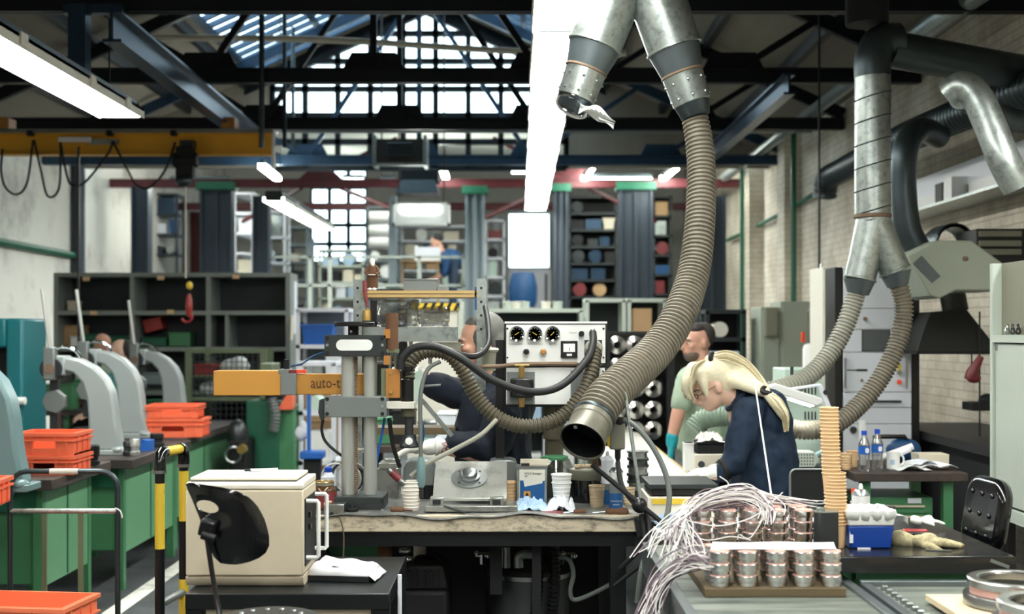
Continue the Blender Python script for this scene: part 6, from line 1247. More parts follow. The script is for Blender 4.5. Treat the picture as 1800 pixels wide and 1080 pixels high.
# ---------------------------------------------------------------- rear right bench with bottles
Y = 7.12; t = thing('workbench', 'brown topped bench with water bottles and papers', 'bench', (2.1, 7.5, 0)); a, b = X(1390,Y), X(1702,Y)
a = 1.95
part('bench_top', MB().box(a,b,Y,Y+.75,.9,BZ), 'wood_top', t, bev=.005)
for xx in (a+.05, X(1664,Y)): part('leg', MB().box(xx,xx+.055,Y+.05,Y+.105,0,.9), 'green', t); part('leg', MB().box(xx,xx+.055,Y+.62,Y+.675,0,.9), 'green', t)
part('shelf', MB().box(a+.1,X(1664,Y),Y+.2,Y+.6,.68,.7), 'steel_black', t)
dz = thing('drawer_unit', 'green drawer unit under the rear bench', 'drawers', (X(1590,Y), Y+.3, 0)); part('carcass', MB().box(X(1528,Y),X(1652,Y),Y+.12,Y+.55,.1,Z(880,Y)), 'green', dz, bev=.004)
for k in range(4):
    z = Z(893+19*k,Y); dr = part('drawer', MB().box(X(1540,Y),X(1644,Y),Y+.11,Y+.12,z-.045,z-.003), 'green', dz); part('drawer_pull', MB().box(X(1542,Y),X(1636,Y),Y+.1,Y+.115,z-.012,z-.002), 'cream', dr)
part('name_plate', MB().box(X(1607,Y),X(1631,Y),Y+.112,Y+.12,Z(890,Y),Z(881,Y)), 'rack_white', dz)
solo('blue_cloth', MB().grid(lambda u, v: (X(1575,Y)+.13*u,Y+.25+.06*v+.01*math.sin(9*u),.715+.03*abs(math.sin(5*u+2*v))),10,6), 'blue_deep', 'blue cloth on the shelf under the rear bench', 'cloth', sol=.004)
def bottle(px, Y, label):
    c = X(px,Y); t = thing('water_bottle', label, 'bottle', (c,Y,BZ), group='water bottles'); 
    part('bottle', MB().lathe([(.026,0),(.032,.006),(.033,.02),(.03,.03),(.033,.045),(.03,.06),(.033,.08),(.033,.15),(.03,.165),(.014,.2),(.013,.212)], (c,Y,BZ+.001), n=22), 'bottle_clear', t)
    part('label_band', MB().lathe([(.0338,.1),(.0338,.146)], (c,Y,BZ+.001), n=22, cap=False), 'blue', t); part('cap', MB().cyl((c,Y,BZ+.21),(c,Y,BZ+.235),.0155,n=16), 'blue_cap', t); part('label_patch', MB().prism(rrect(c+.008,BZ+.124,.022,.03,.01),'Y',Y-.0348,Y-.03), 'rack_white', t)
bottle(1519, 7.2, 'left water bottle with a blue cap on the rear bench'); bottle(1542, 7.3, 'right water bottle with a blue cap on the rear bench')
Y = 7.32; c = X(1570,Y); t = thing('mug', 'white mug with blue print beside the water bottles', 'mug', (c,Y,BZ)); part('body', MB().lathe([(.034,0),(.037,.004),(.037,.1),(.034,.1),(.033,.006),(.001,.005)], (c,Y,BZ+.001), n=24, cap=False), 'white', t); part('handle', MB().tube([(c+.034+.028*math.sin(q),Y,BZ+.055+.033*math.cos(q)) for q in [PI*i/10 for i in range(11)]], .006, 8), 'white', t); part('print', MB().box(c-.025,c-.003,Y-.0375,Y-.03,BZ+.03,BZ+.06), 'rag_blue', t)
cup('paper_cup', (X(1487,7.3),7.3,BZ+.001), 'tan_cup', 'tan cup with tissue, left of the water bottles', rt=.036, rb=.028, h=.095); cup('paper_cup', (X(1498,7.45),7.45,BZ+.001), 'tan_cup', 'second tan cup just behind the water bottles', rt=.034, rb=.028, h=.095)
solo('paper_roll', MB().cyl(P(1550,805,7.5),P(1604,785,7.5),.02,n=14).cyl(P(1560,808,7.47),P(1600,790,7.46),.016,n=12), 'paper', 'rolled papers leaning behind the mug', 'paper')
t = thing('paper_pile', 'crumpled papers and bags spread on the rear bench', 'papers', (X(1635,7.2),7.25,BZ))
for k, (px, w_, mt) in enumerate(((1605,.2,'plastic_clear'),(1650,.22,'paper'),(1630,.16,'rag_white'))):
    part('sheet', MB().grid(lambda u, v: (X(px,7.25)+w_*(u-.5), 7.2+.035*k+.18*v, BZ+.004+.012*k+.03*abs(math.sin(4*u+k+3*v))*(1-abs(2*u-1)**2)), 12, 8), mt, t, sol=.002)
solo('cardboard_box', MB().box(X(1611,7.5),X(1663,7.5),7.45,7.6,BZ+.001,Z(799,7.5)).box(X(1610.5,7.5),X(1663.5,7.5),7.449,7.601,Z(801,7.5),Z(798,7.5)), 'card_pale', 'cream cardboard box on the rear bench', 'box')
solo('white_flask', MB().lathe([(.02,0),(.021,.01),(.021,.26),(.018,.27)], (X(1516,7.55),7.55,BZ+.001), n=18), 'white', 'tall white tube behind the left water bottle', 'tube')
t = thing('black_trestle', 'black handle frame and blue bag at the back of the rear bench', 'frame', (X(1580,7.7),7.72,BZ)); part('frame', MB().tube([P(1535,770,7.7),P(1545,768,7.7),P(1590,768,7.7),P(1602,785,7.7),P(1606,830,7.7)], .014, 8), 'black', t); part('bag', MB().ell((X(1590,7.7),7.72,BZ+.075), (.11,.06,.075)), 'blue_deep', t)
solo('teal_tube', MB().cyl(P(1428,806,7.3),P(1452,791,7.3),.018,n=12).cyl(P(1424,808,7.3),P(1430,805,7.3),.022,n=12).cyl((X(1445,7.3),7.3,.941),P(1445,797,7.3),.01,n=8), 'press_teal', 'teal tube end sticking out left of the cup tower', 'tube')
t = thing('perforated_box', 'grey perforated box behind the woman\'s elbow', 'box', (X(1418,7.05),7.05,.94)); Y = 7.22
part('body', MB().prism([(X(1397,Y),Z(822,Y)),(X(1432,Y),Z(822,Y)),(X(1440,Y),Z(808,Y)),(X(1432,Y),Z(795,Y)),(X(1402,Y),Z(795,Y))],'Y',Y,Y+.15), 'sage_light', t, bev=.004)
for i in range(6):
    for j in range(4): part('hole', MB().cyl(P(1404+i*5,800+j*5.5,Y-.002),P(1404+i*5,800+j*5.5,Y+.002),.004,n=8), 'hood_black', t)
part('plinth', MB().box(X(1395,Y),X(1442,Y),Y+.0,Y+.2,.941,Z(822,Y)), 'black_matte', t)
# ---------------------------------------------------------------- instrument rack, barrel, hood, cabinets at right
Y = 9.0; a, b = X(1480,Y), X(1604,Y); t = thing('instrument_rack', 'tall pale instrument rack with a small screen behind the hoses', 'rack', ((a+b)/2, Y+.25, 0))
part('frame', MB().box(a-.05,a,Y,Y+.55,0,Z(470,Y)).box(b,b+.05,Y,Y+.55,0,Z(470,Y)).box(a,b,Y+.05,Y+.55,0,Z(470,Y)), 'black', t)
for y0, y1, hd in ((470,542,0),(543,579,0),(580,619,0),(620,689,1),(690,716,0),(717,745,0),(746,800,0),(801,880,0)):
    pn = part('panel', MB().box(a+.01,b-.01,Y-.01,Y+.05,Z(y1,Y),Z(y0,Y)), 'rack_white', t, bev=.003)
    if y0 == 543:
        for px in (1500, 1521): part('knob', MB().cyl(P(px,561,Y-.03),P(px,561,Y-.01),.015,n=12), 'rust', pn)
    if y0 == 580: part('screen', MB().box(X(1516,Y),X(1562,Y),Y-.014,Y-.01,Z(616,Y),Z(582,Y)), 'screen', pn); part('screen_bezel', MB().box(X(1514,Y),X(1564,Y),Y-.012,Y-.0095,Z(618,Y),Z(580.5,Y)), 'black', pn)
    if y0 == 620:
        for px in (1486, 1594): part('rack_handle', MB().tube([P(px,630,Y-.01),P(px,630,Y-.04),P(px,682,Y-.04),P(px,682,Y-.01)], .008, 6), 'steel', pn)
        for px, py, mt in ((1581,672,'orange_cap'),(1581,655,'olive_grey'),(1515,669,'rust')): part('button', MB().cyl(P(px,py,Y-.025),P(px,py,Y-.01),.018 if px == 1581 else .01,n=12), mt, pn)
        part('card_slot', MB().box(X(1488,Y),X(1506,Y),Y-.012,Y-.01,Z(652,Y),Z(650,Y)), 'black', pn); part('card_slot', MB().box(X(1505,Y),X(1524,Y),Y-.013,Y-.01,Z(653,Y),Z(649,Y)), 'black', pn); part('tag', MB().box(X(1577,Y),X(1583,Y),Y-.012,Y-.01,Z(652,Y),Z(640,Y)), 'yellow', pn)
    if y0 == 690: part('bar_handle', MB().tube([P(1494,706,Y-.01),P(1494,706,Y-.04),P(1583,706,Y-.04),P(1583,706,Y-.01)], .01, 6), 'steel', pn)
    if y0 == 746: part('key_switch', MB().cyl(P(1500,756,Y-.03),P(1500,756,Y-.01),.025,n=12), 'hood_black', pn)
solo('white_cabinet', MB().box(X(1446,9.3),X(1472,9.3),9.3,9.7,0,Z(470,9.3)).box(X(1446,9.3)+.01,X(1472,9.3)-.01,9.29,9.3,.1,Z(474,9.3)).box(X(1449,9.3),X(1453,9.3),9.4,9.45,Z(470,9.3),Z(462,9.3)), 'off_white', 'narrow white cabinet left of the instrument rack', 'cabinet', bev=.005)
Y = 10; c = X(1430,Y); t = thing('barrel', 'white plastic barrel with an orange cap behind the flexible hose', 'barrel', (c,Y,1.1)); part('body', MB().lathe([(.07,0),(.085,.02),(.085,.3),(.075,.33),(.05,.345)], (c,Y,1.32), n=24), 'white', t); part('cap', MB().cyl(P(1437,553,Y),P(1437,545,Y),.04,n=16), 'orange_cap', t); part('handle', MB().box(X(1409,Y),X(1414,Y),Y-.02,Y+.02,Z(602,Y),Z(584,Y)), 'orange_cap', t)
solo('barrel_stand', MB().box(c-.1,c+.1,Y-.1,Y+.1,1.28,1.32).box(c-.09,c-.06,Y-.09,Y+.09,0,1.28).box(c+.06,c+.09,Y-.09,Y+.09,0,1.28), 'sage_metal', 'sage steel stand under the white barrel', 'stand')
solo('cone_shade', MB().lathe([(.1,0),(.03,.1),(.02,.12)], P(1440,548,Y+.3), n=20).cyl(P(1440,524,Y+.3),(X(1440,Y+.3),Y+.3,roof_z(X(1440,Y+.3))-.06),.01,n=6), 'hood_black', 'dark cone lampshade above the white barrel', 'shade')
Y = 12; 
for px0, px1, y0, lb, mt in ((1337,1372,540,'left sage-grey steel cabinet at the back right','sage_metal'),(1372,1424,530,'right sage-grey steel cabinet at the back right','sage_metal')):
    a, b = X(px0,Y), X(px1,Y); t = thing('steel_cabinet', lb, 'cabinet', ((a+b)/2,Y+.2,0)); part('body', MB().box(a,b,Y,Y+.5,0,Z(y0,Y)), mt, t, bev=.006); part('door', MB().box(a+.02,b-.02,Y-.012,Y,.2,Z(y0+8,Y)), mt, t, bev=.004); part('handle', MB().box(b-.06,b-.045,Y-.03,Y-.012,1.3,1.42), 'steel_dark', t)
solo('olive_panel', MB().box(X(1348,11.9),X(1368,11.9),11.94,11.985,Z(592,11.9),Z(541,11.9)).box(X(1349,11.9),X(1367,11.9),11.93,11.94,Z(590,11.9),Z(543,11.9)), 'olive_grey', 'olive panel on the front of the left steel cabinet', 'panel')
t = thing('wall_hood', 'grey-green machine hood with a small window at right', 'hood', (X(1690,8),8.2,1.9)); Y = 8.0
part('shell', MB().prism([(X(1595,Y),Z(450,Y)),(X(1645,Y),Z(423,Y)),(X(1708,Y),Z(423,Y)),(X(1766,Y),Z(465,Y)),(X(1770,Y),Z(511,Y)),(X(1680,Y),Z(511,Y)),(X(1652,Y),Z(525,Y)),(X(1635,Y),Z(520,Y))],'Y',Y,Y+.5), 'sage_metal', t, bev=.01)
part('window', MB().prism([(X(1604,Y),Z(464,Y)),(X(1620,Y),Z(450,Y)),(X(1653,Y),Z(486,Y)),(X(1638,Y),Z(498,Y))],'Y',Y-.006,Y), 'screen', t, bev=.002); part('boss', MB().ell(P(1697,455,Y), (.02,.012,.016)), 'rust', t)
part('bracket', MB().box(X(1700,Y),XR,Y+.2,Y+.3,Z(500,Y),Z(490,Y)), 'hood_black', t)
t = thing('fume_canopy', 'black fume canopy below the grey-green hood', 'canopy', (X(1680,8.6),8.8,Z(620,8.6))); Y = 8.6
part('cone', MB().loft([[(X(a,Y),Y+b,Z(c,Y)) for a, b, c in r_] for r_ in ([(1612,0,618),(1750,0,618),(1750,.6,618),(1612,.6,618)],[(1616,.02,606),(1750,.02,606),(1750,.58,606),(1616,.58,606)],[(1648,.15,548),(1712,.15,542),(1740,.45,542),(1648,.45,548)])]), 'hood_black', t, bev=.006); part('lip', MB().box(X(1610,Y),X(1752,Y),Y-.01,Y+.62,Z(623,Y),Z(617,Y)), 'black_matte', t); part('flue', MB().cyl(P(1680,548,Y+.3),P(1672,505,Y+.3),.09,n=18), 'hood_black', t)
for px in (1722,): part('chain', MB().cyl(P(px,780,Y-.05),P(px,548,Y-.05),.006,n=6), 'black', t); part('hook_cord', MB().cyl(P(1708,660,8.5),P(1708,618,8.62),.005,n=6), 'black', t)
solo('hand_tool', MB().lathe([(.03,0),(.04,.05),(.03,.12),(.02,.18)], P(1702,668,8.5), V((.5,0,.9)), 14).ell(P(1712,665,8.5),(.05,.03,.035)), 'red_dark', 'red handled tool hanging under the black canopy', 'tool')
solo('bench_vise', MB().box(X(1705,8.6),X(1740,8.6),8.55,8.75,Z(722,8.6),Z(708,8.6)).ell(P(1735,705,8.6),(.06,.05,.05)), 'black_matte', 'dark vise shape beside the right-hand cabinet', 'vise')
t = thing('counter', 'dark stone counter along the right wall', 'counter', (3.3,8.6,0)); part('slab', MB().box(2.95,XR-.01,7.6,9.9,.98,1.04), 'hood_black', t); part('front', MB().box(3.02,3.08,7.65,9.85,0,.98), 'black_matte', t); part('shelf', MB().box(2.8,3.3,7.3,7.6,.8,.84), 'galv_dark', t)
solo('slat_stack', MB().box(X(1716,8.9),X(1810,8.9),8.9,9.3,Z(462,8.9),Z(402,8.9)), 'hood_black', 'black slatted heater box above the hood', 'heater', bev=.01)
hs = [o for o in scene.objects if o.name == 'slat_stack'][0]
for py in (411, 428, 443): part('slat', MB().box(X(1722,8.88),X(1796,8.88),8.88,8.9,Z(py+5,8.88),Z(py-5,8.88)), 'olive_grey', hs)
solo('round_duct_mouth', MB().lathe([(.14,0),(.15,.01),(.15,.3),(.12,.3),(.12,.02)], (X(1655,9.6),9.3,Z(432,9.6)), (0,1,0), 26, cap=False), 'galv_dark', 'round duct mouth behind the hood', 'duct')
# big grey-green cabinet cut by the right edge: its left side faces the hall
a = 2.2; y0, y1 = 4.6, 5.73; t = thing('tall_cabinet', 'pale green steel cabinet cut by the right edge', 'cabinet', (a+.25,(y0+y1)/2,0)); Y = y1
part('corner_post', MB().box(a-.012,a+.5,y1-.03,y1,Z(905,Y),Z(464,Y)), 'sage_light', t); part('corner_post', MB().box(a-.012,a+.5,y0,y0+.03,Z(905,Y),Z(464,Y)), 'sage_light', t)
part('upper_panel', MB().box(a+.03,a+.05,y0+.03,y1-.03,Z(590,Y),Z(464,Y)), 'olive_grey', t); part('shelf', MB().box(a-.012,a+.5,y0,y1-.03,Z(602,Y),Z(589,Y)), 'sage_light', t)
dr = part('side_panel', MB().box(a,a+.02,y0+.03,y1-.034,Z(880,Y),Z(604,Y)), 'sage_light', t, bev=.003); part('plinth', MB().box(a-.012,a+.5,y0,y1-.03,Z(905,Y),Z(884,Y)), 'sage_light', t); part('back_wall', MB().box(a+.48,a+.5,y0,y1,Z(884,Y),Z(464,Y)), 'sage_light', t)
part('latch', MB().box(a-.004,a,y1-.06,y1-.04,Z(616,Y),Z(606,Y)), 'mid_grey', dr)
for xx in (a+.0, a+.44):
    for yy in (y0+.02, y1-.08): part('leg', MB().box(xx,xx+.04,yy,yy+.04,0,Z(905,Y)), 'black', t)
for k in range(3):
    yy = 5.58-.06*k
    solo('shackle', MB().tube([V((a+.008,yy,Z(589,Y)+.026))+V((.006*math.sin(2*q),.014*math.cos(q),.02*math.sin(q))) for q in [2*PI*i/14 for i in range(14)]], .0045, 6, closed=True), ('steel','steel_dark','black')[k], ('light','grey','black')[k]+' metal shackle on the ledge of the pale green cabinet', 'shackle')
# ================================================================ background goods, heaters and racks
def rack(px0, px1, py0, py1, Y, shelves, label, mat='shelf_steel', d=.5, zfloor=None, back=None, taper=0):
    a, b = X(px0,Y), X(px1,Y); z1 = Z(py0,Y); z0 = zfloor if zfloor is not None else Z(py1,Y)
    t = thing('storage_rack', label, 'rack', ((a+b)/2, Y+d/2, z0))
    for xx in (a, b-.04):
        for yy in (Y, Y+d-.04): part('upright', MB().box(xx,xx+.04,yy,yy+.04,z0,z1), mat, t)
    zs = []
    for k in range(shelves):
        z = z0+.05+(z1-z0-.05)*k/max(1,shelves-1); part('shelf_board', MB().box(a,b,Y,Y+d,z-.02,z+.02), mat, t); zs.append(z+.02)
    if back: part('back_panel', MB().box(a,b,Y+d,Y+d+.02,z0,z1), back, t)
    return a, b, Y, zs
MZ = 2.02
CNAME = {'blue_deep':'blue','shelf_dark':'dark grey','steel_blue':'dark blue','rack_white':'pale grey','galv':'silver','col_blue':'slate','white':'white','mint':'mint','card_pale':'cream','rag_blue':'light blue','card':'brown','black_matte':'black','red_dark':'dark red','blue':'bright blue','green_dark':'dark green','steel':'steel','chrome':'shiny','steel_dark':'dark steel','off_white':'off-white'}
SORD = ('lowest','second','third','fourth','fifth','sixth','seventh','eighth')
USED = {}
GOODS = {'carton': ('carton', 'box'), 'bin': ('storage_bin', 'bin'), 'roll': ('material_roll', 'roll')}
def fill(rk, group, label, mats, seed, kinds=('carton','carton','bin','roll'), dens=.8, hmax=None):
    a, b, Y, zs = rk; rd = random.Random(seed)
    for i in range(len(zs)-1):
        gap = (zs[i+1]-zs[i]-.05) if hmax is None else min(hmax, zs[i+1]-zs[i]-.05); x = a+.06
        while x < b-.16:
            w_ = rd.uniform(.14,.34); w_ = min(w_, b-.05-x)
            if w_ < .08: break
            if rd.random() < dens:
                h = gap*rd.uniform(.45,.95); k = rd.choice(kinds); mt = rd.choice(mats); y0 = Y+rd.uniform(.01,.08); m = MB(); nm, ct = GOODS[k]
                if k == 'carton': m.box(x,x+w_,y0,y0+.3,zs[i]+.001,zs[i]+h).box(x+w_*.42,x+w_*.58,y0-.003,y0,zs[i]+h*.2,zs[i]+h)
                elif k == 'bin': m.loft([[(x+e,y0+e,z),(x+w_-e,y0+e,z),(x+w_-e,y0+.3-e,z),(x+e,y0+.3-e,z)] for z, e in ((zs[i]+.001,.02),(zs[i]+h*.8,.0),(zs[i]+h*.8,-.012),(zs[i]+h*.9,-.012))])
                else:
                    r = min(w_/2, gap/2)*.95; m.lathe([(r*.3,0),(r,.001),(r,.35),(r*.3,.351)], (x+w_/2,y0,zs[i]+r+.001), (0,1,0), 16)
                lb_ = '%s %s, %s shelf, %s' % (CNAME.get(mt,'grey'), {'carton':'box','bin':'bin','roll':'roll'}[k], SORD[i], label); USED[lb_] = USED.get(lb_, 0)+1
                if USED[lb_] > 1: lb_ = ('second ', 'third ', 'fourth ', 'fifth ')[USED[lb_]-2]+lb_
                solo(nm, m, mt, lb_, ct, '%s %s' % ({'carton':'boxes','bin':'bins','roll':'rolls'}[k], group))
            x += w_+rd.uniform(.02,.08)
BL = ['blue_deep','shelf_dark','steel_blue','rack_white','galv','col_blue']; LT = ['rack_white','white','galv','mint','card_pale','steel_blue','rag_blue']; DK = ['card','shelf_dark','black_matte','card_pale','steel_blue','red_dark']
fill(rack(266,312,342,480,22.2,7,'dark narrow rack left of the red door','col_blue',zfloor=MZ), 'on the rack left of the red door', 'the narrow rack left of the red door', BL, 1)
fill(rack(410,446,340,486,21.2,7,'bright narrow rack behind the wide grey column','rack_white',zfloor=MZ,d=1.6), 'on the bright narrow rack', 'the bright narrow rack', LT, 2)
fill(rack(456,502,372,486,22.4,5,'pale rack left of the slanting lamp','rack_white',zfloor=MZ), 'on the pale rack by the slanting lamp', 'the pale rack left of the slanting lamp', LT, 3)
fill(rack(505,542,400,540,23.0,6,'rack below the slanting lamp','col_grey',zfloor=MZ), 'on the rack below the slanting lamp', 'the rack below the slanting lamp', DK+LT, 4)
fill(rack(560,640,440,540,22.6,5,'low rack under the far window','sage_light',zfloor=MZ), 'under the far window', 'the low rack under the far window', LT+DK, 14)
fill(rack(644,700,365,540,22.6,7,'rack of white rolls beside the far window','col_grey',zfloor=MZ), 'on the white roll rack', 'the rack beside the far window', ['white','rack_white','white'], 5, ('roll','roll','carton'))
fill(rack(702,822,398,540,23.2,7,'wide rack behind the man on the mezzanine','rack_white',zfloor=MZ), 'on the wide mezzanine rack', 'the wide rack behind the mezzanine worker', LT+DK, 6)
fill(rack(852,888,388,540,23.0,6,'narrow rack right of the pale column','rack_white',zfloor=MZ), 'on the narrow rack by the pale column', 'the narrow rack right of the pale column', DK+LT, 7)
fill(rack(999,1086,346,540,21.6,8,'tall goods rack right of the bright window','shelf_dark',zfloor=MZ,back='black_matte'), 'on the tall goods rack', 'the tall rack right of the bright window', DK, 8, dens=.85)
fill(rack(1147,1182,346,540,21.8,7,'dark rack between double column and hose','shelf_dark',zfloor=MZ,back='black_matte'), 'on the dark rack by the hose', 'the dark rack beside the tall hose', BL+DK, 9)
o = thing('red_door', 'dark red door with a pale frame on the mezzanine', 'door', (X(335,24.5),24.5,MZ)); Y = 24.5
part('leaf', MB().box(X(318,Y),X(356,Y),Y,Y+.05,1.92,Z(372,Y)), 'steel_red', o); part('frame', MB().box(X(312,Y),X(318,Y),Y-.02,Y+.06,1.92,Z(366,Y)).box(X(312,Y),X(358,Y),Y-.02,Y+.06,Z(372,Y),Z(364,Y)), 'rack_white', o); part('threshold', MB().box(X(300,Y),X(360,Y),Y-.3,Y+.1,1.8,1.92), 'shelf_dark', o); part('prop', MB().box(X(330,Y),X(336,Y),Y-.1,Y,0,1.8), 'shelf_dark', o)
o = thing('lilac_partition', 'pale lilac panel below the bright white window', 'panel', (X(930,24),24,MZ)); part('panel', MB().box(X(893,24),X(968,24),24,24.05,MZ,Z(474,24)), 'rack_white', o); part('slot', MB().box(X(958,24),X(962,24),23.99,24,MZ+.1,Z(482,24)), 'col_blue', o); part('edge', MB().box(X(868,24),X(876,24),23.9,24,MZ,Z(380,24)).box(X(884,24),X(888,24),23.9,24,MZ,Z(380,24)), 'rack_white', o)
m = MB().loft([[(X(919,21)+r*math.cos(q)*1.0, 21+r*.6*math.sin(q), Z(z,21)) for q in [2*PI*i/16 for i in range(16)]] for r, z in ((.2,540),(.23,530),(.24,505),(.2,486),(.17,479))]); solo('blue_sack', m, 'blue_deep', 'big blue sack standing below the bright white window', 'sack')
# white rolls on a stand beside the far window
Y = 20.8; t = thing('roll_stand', 'pale stand holding three white rolls beside the far window', 'stand', (X(670,Y),Y,MZ))
for px in (646, 694): part('post', MB().box(X(px,Y)-.03,X(px,Y)+.03,Y-.03,Y+.03,MZ,Z(368,Y)), 'col_grey', t)
for k, py in enumerate((383, 406, 428)):
    part('rod', MB().cyl((X(646,Y),Y-.06,Z(py,Y)),(X(694,Y),Y-.06,Z(py,Y)),.02,n=8), 'steel', t)
    solo('material_roll', MB().lathe([(.025,0),(.1,.001),(.102,.02),(.102,.36),(.1,.38),(.025,.381)], (X(650,Y),Y-.06,Z(py,Y)), (1,0,0), 20, cap=False), 'white', ('top','middle','bottom')[k]+' white roll on the stand beside the far window', 'roll', 'white rolls on the stand')
# hanging heaters and light box
def hanger(t, x, y, z0): part('hanger', MB().cyl((x,y,z0),(x,y,roof_z(x) if y < YG else 4.86),.012,n=6), 'steel_black', t)
Y = 15.6; t = thing('unit_heater', 'silver framed unit heater hanging below the gable window', 'heater', (X(702,Y),Y+.2,Z(290,Y)))
part('case', MB().loft([[(X(662,Y),Y,Z(288,Y)),(X(746,Y),Y,Z(288,Y)),(X(746,Y),Y,Z(244,Y)),(X(662,Y),Y,Z(244,Y))],[(X(672,Y),Y+.5,Z(280,Y)),(X(736,Y),Y+.5,Z(280,Y)),(X(736,Y),Y+.5,Z(246,Y)),(X(672,Y),Y+.5,Z(246,Y))]]), 'hood_black', t)
part('frame', MB().box(X(655,Y),X(661,Y),Y-.04,Y+.4,Z(291,Y),Z(238,Y)).box(X(744,Y),X(750,Y),Y-.04,Y+.4,Z(291,Y),Z(238,Y)).box(X(655,Y),X(750,Y),Y-.04,Y+.02,Z(292,Y),Z(287,Y)), 'galv', t)
for k in range(5): part('louvre', MB().obox((X(703,Y),Y-.02,Z(252+k*5,Y)),(X(725,Y)-X(680,Y),.04,.008),(.5,0,0)), 'galv_dark', t)
hanger(t, X(668,Y), Y+.2, Z(242,Y)); hanger(t, X(738,Y), Y+.2, Z(242,Y))
Y = 17.6; t = thing('unit_heater', 'dark blue-grey unit heater hanging behind the silver one', 'heater', (X(733,Y),Y+.2,Z(340,Y)))
part('case', MB().box(X(702,Y),X(770,Y),Y,Y+.5,Z(318,Y),Z(296,Y)), 'steel_black', t, bev=.02); part('skirt', MB().loft([[(X(694,Y),Y-.05,Z(340,Y)),(X(772,Y),Y-.05,Z(340,Y)),(X(772,Y),Y+.5,Z(340,Y)),(X(694,Y),Y+.5,Z(340,Y))],[(X(706,Y),Y,Z(316,Y)),(X(764,Y),Y,Z(316,Y)),(X(764,Y),Y+.4,Z(316,Y)),(X(706,Y),Y+.4,Z(316,Y))]]), 'galv_dark', t); hanger(t, X(733,Y), Y+.2, Z(298,Y))
Y = 16.4; t = thing('light_box', 'white framed light box hanging left of the pale column', 'light box', (X(740,Y),Y,Z(396,Y)))
part('body', MB().box(X(692,Y),X(788,Y),Y,Y+.16,Z(394,Y),Z(359,Y)), 'plastic_clear', t); part('tube', MB().box(X(706,Y),X(772,Y),Y-.012,Y,Z(372,Y),Z(365,Y)), 'tube_dim', t)
part('frame', MB().box(X(690,Y),X(790,Y),Y-.02,Y+.18,Z(360,Y),Z(356,Y)).box(X(690,Y),X(790,Y),Y-.02,Y+.18,Z(397,Y),Z(392,Y)).box(X(690,Y),X(694,Y),Y-.02,Y+.18,Z(397,Y),Z(356,Y)).box(X(786,Y),X(790,Y),Y-.02,Y+.18,Z(397,Y),Z(356,Y)), 'white', t)
hanger(t, X(700,Y), Y+.08, Z(357,Y)); hanger(t, X(780,Y), Y+.08, Z(357,Y))
# ---------------------------------------------------------------- lower background
Y = 13.4
rk = rack(1029,1100,528,700,Y,5,'grey open cabinet with cartons, left of the hose','sage_light',zfloor=0,back='shelf_dark'); fill(rk, 'in the left open cabinet', 'the open grey cabinet left of the hose', DK, 21)
rk = rack(1103,1172,528,700,Y,5,'grey open cabinet with cream cartons, behind the hose','sage_light',zfloor=0,back='shelf_dark'); fill(rk, 'in the right open cabinet', 'the open grey cabinet behind the hose', ['card_pale','card_pale','card'], 22, ('carton',), .95)
rk = rack(850,1025,546,700,13.6,4,'low wide rack behind the gauge panel','sage_light',zfloor=0,back='shelf_dark'); fill(rk, 'on the low wide rack', 'the low wide rack behind the gauge panel', LT, 23)
for k, px in enumerate((892, 908, 922, 960, 980)): solo('plastic_pot', MB().lathe([(.05,0),(.055,.08),(.06,.085),(.055,.09),(.045,.03)], P(px,545,13.7), n=16), 'off_white' if k % 2 else 'sage_light', ('first','second','third','fourth','fifth')[k]+' pot from the left on the low rack behind the gauge panel', 'pot')
Y = 10.6; a, b = X(1066,Y), X(1182,Y)
t = thing('coil_rack', 'black rack holding shiny steel coils behind the big hose', 'rack', ((a+b)/2,Y+.3,0)); part('back_panel', MB().box(a,b,Y+.3,Y+.33,0,Z(585,Y)), 'black', t); 
for px in (1066, 1180): part('upright', MB().box(X(px,Y)-.03,X(px,Y)+.03,Y,Y+.3,0,Z(585,Y)), 'black_matte', t)
for py in (586, 627, 665, 703, 741, 779): part('bar', MB().box(a,b,Y+.22,Y+.26,Z(py,Y)-.015,Z(py,Y)+.015), 'black_matte', t)
n_ = 0
for ry, py in enumerate((607, 646, 684, 722, 758)):
    for cx_, px in enumerate((1086, 1118, 1150)):
        n_ += 1; r = .078; m = MB().lathe([(r*.4,.0),(r*.42,-.02),(r*.98,-.004),(r,.01),(r,.12),(r*.4,.12)], (X(px,Y),Y+.06,Z(py,Y)), (0,1,0), 24, cap=False)
        solo('steel_coil', m, 'turned', '%s coil in the %s row of the black coil rack' % (('left','middle','right')[cx_], ('top','second','third','fourth','bottom')[ry]), 'coil', 'steel coils on the black rack')
Y = 12.2; rk = rack(1240,1312,548,720,Y,8,'dark rack with small steel parts behind the standing man','shelf_dark',zfloor=0,back='black_matte',d=.35); fill(rk, 'on the dark parts rack', 'the dark rack behind the standing man', ['steel','chrome','rack_white','steel_dark','off_white'], 31, ('roll','roll','carton'), .9, .16)
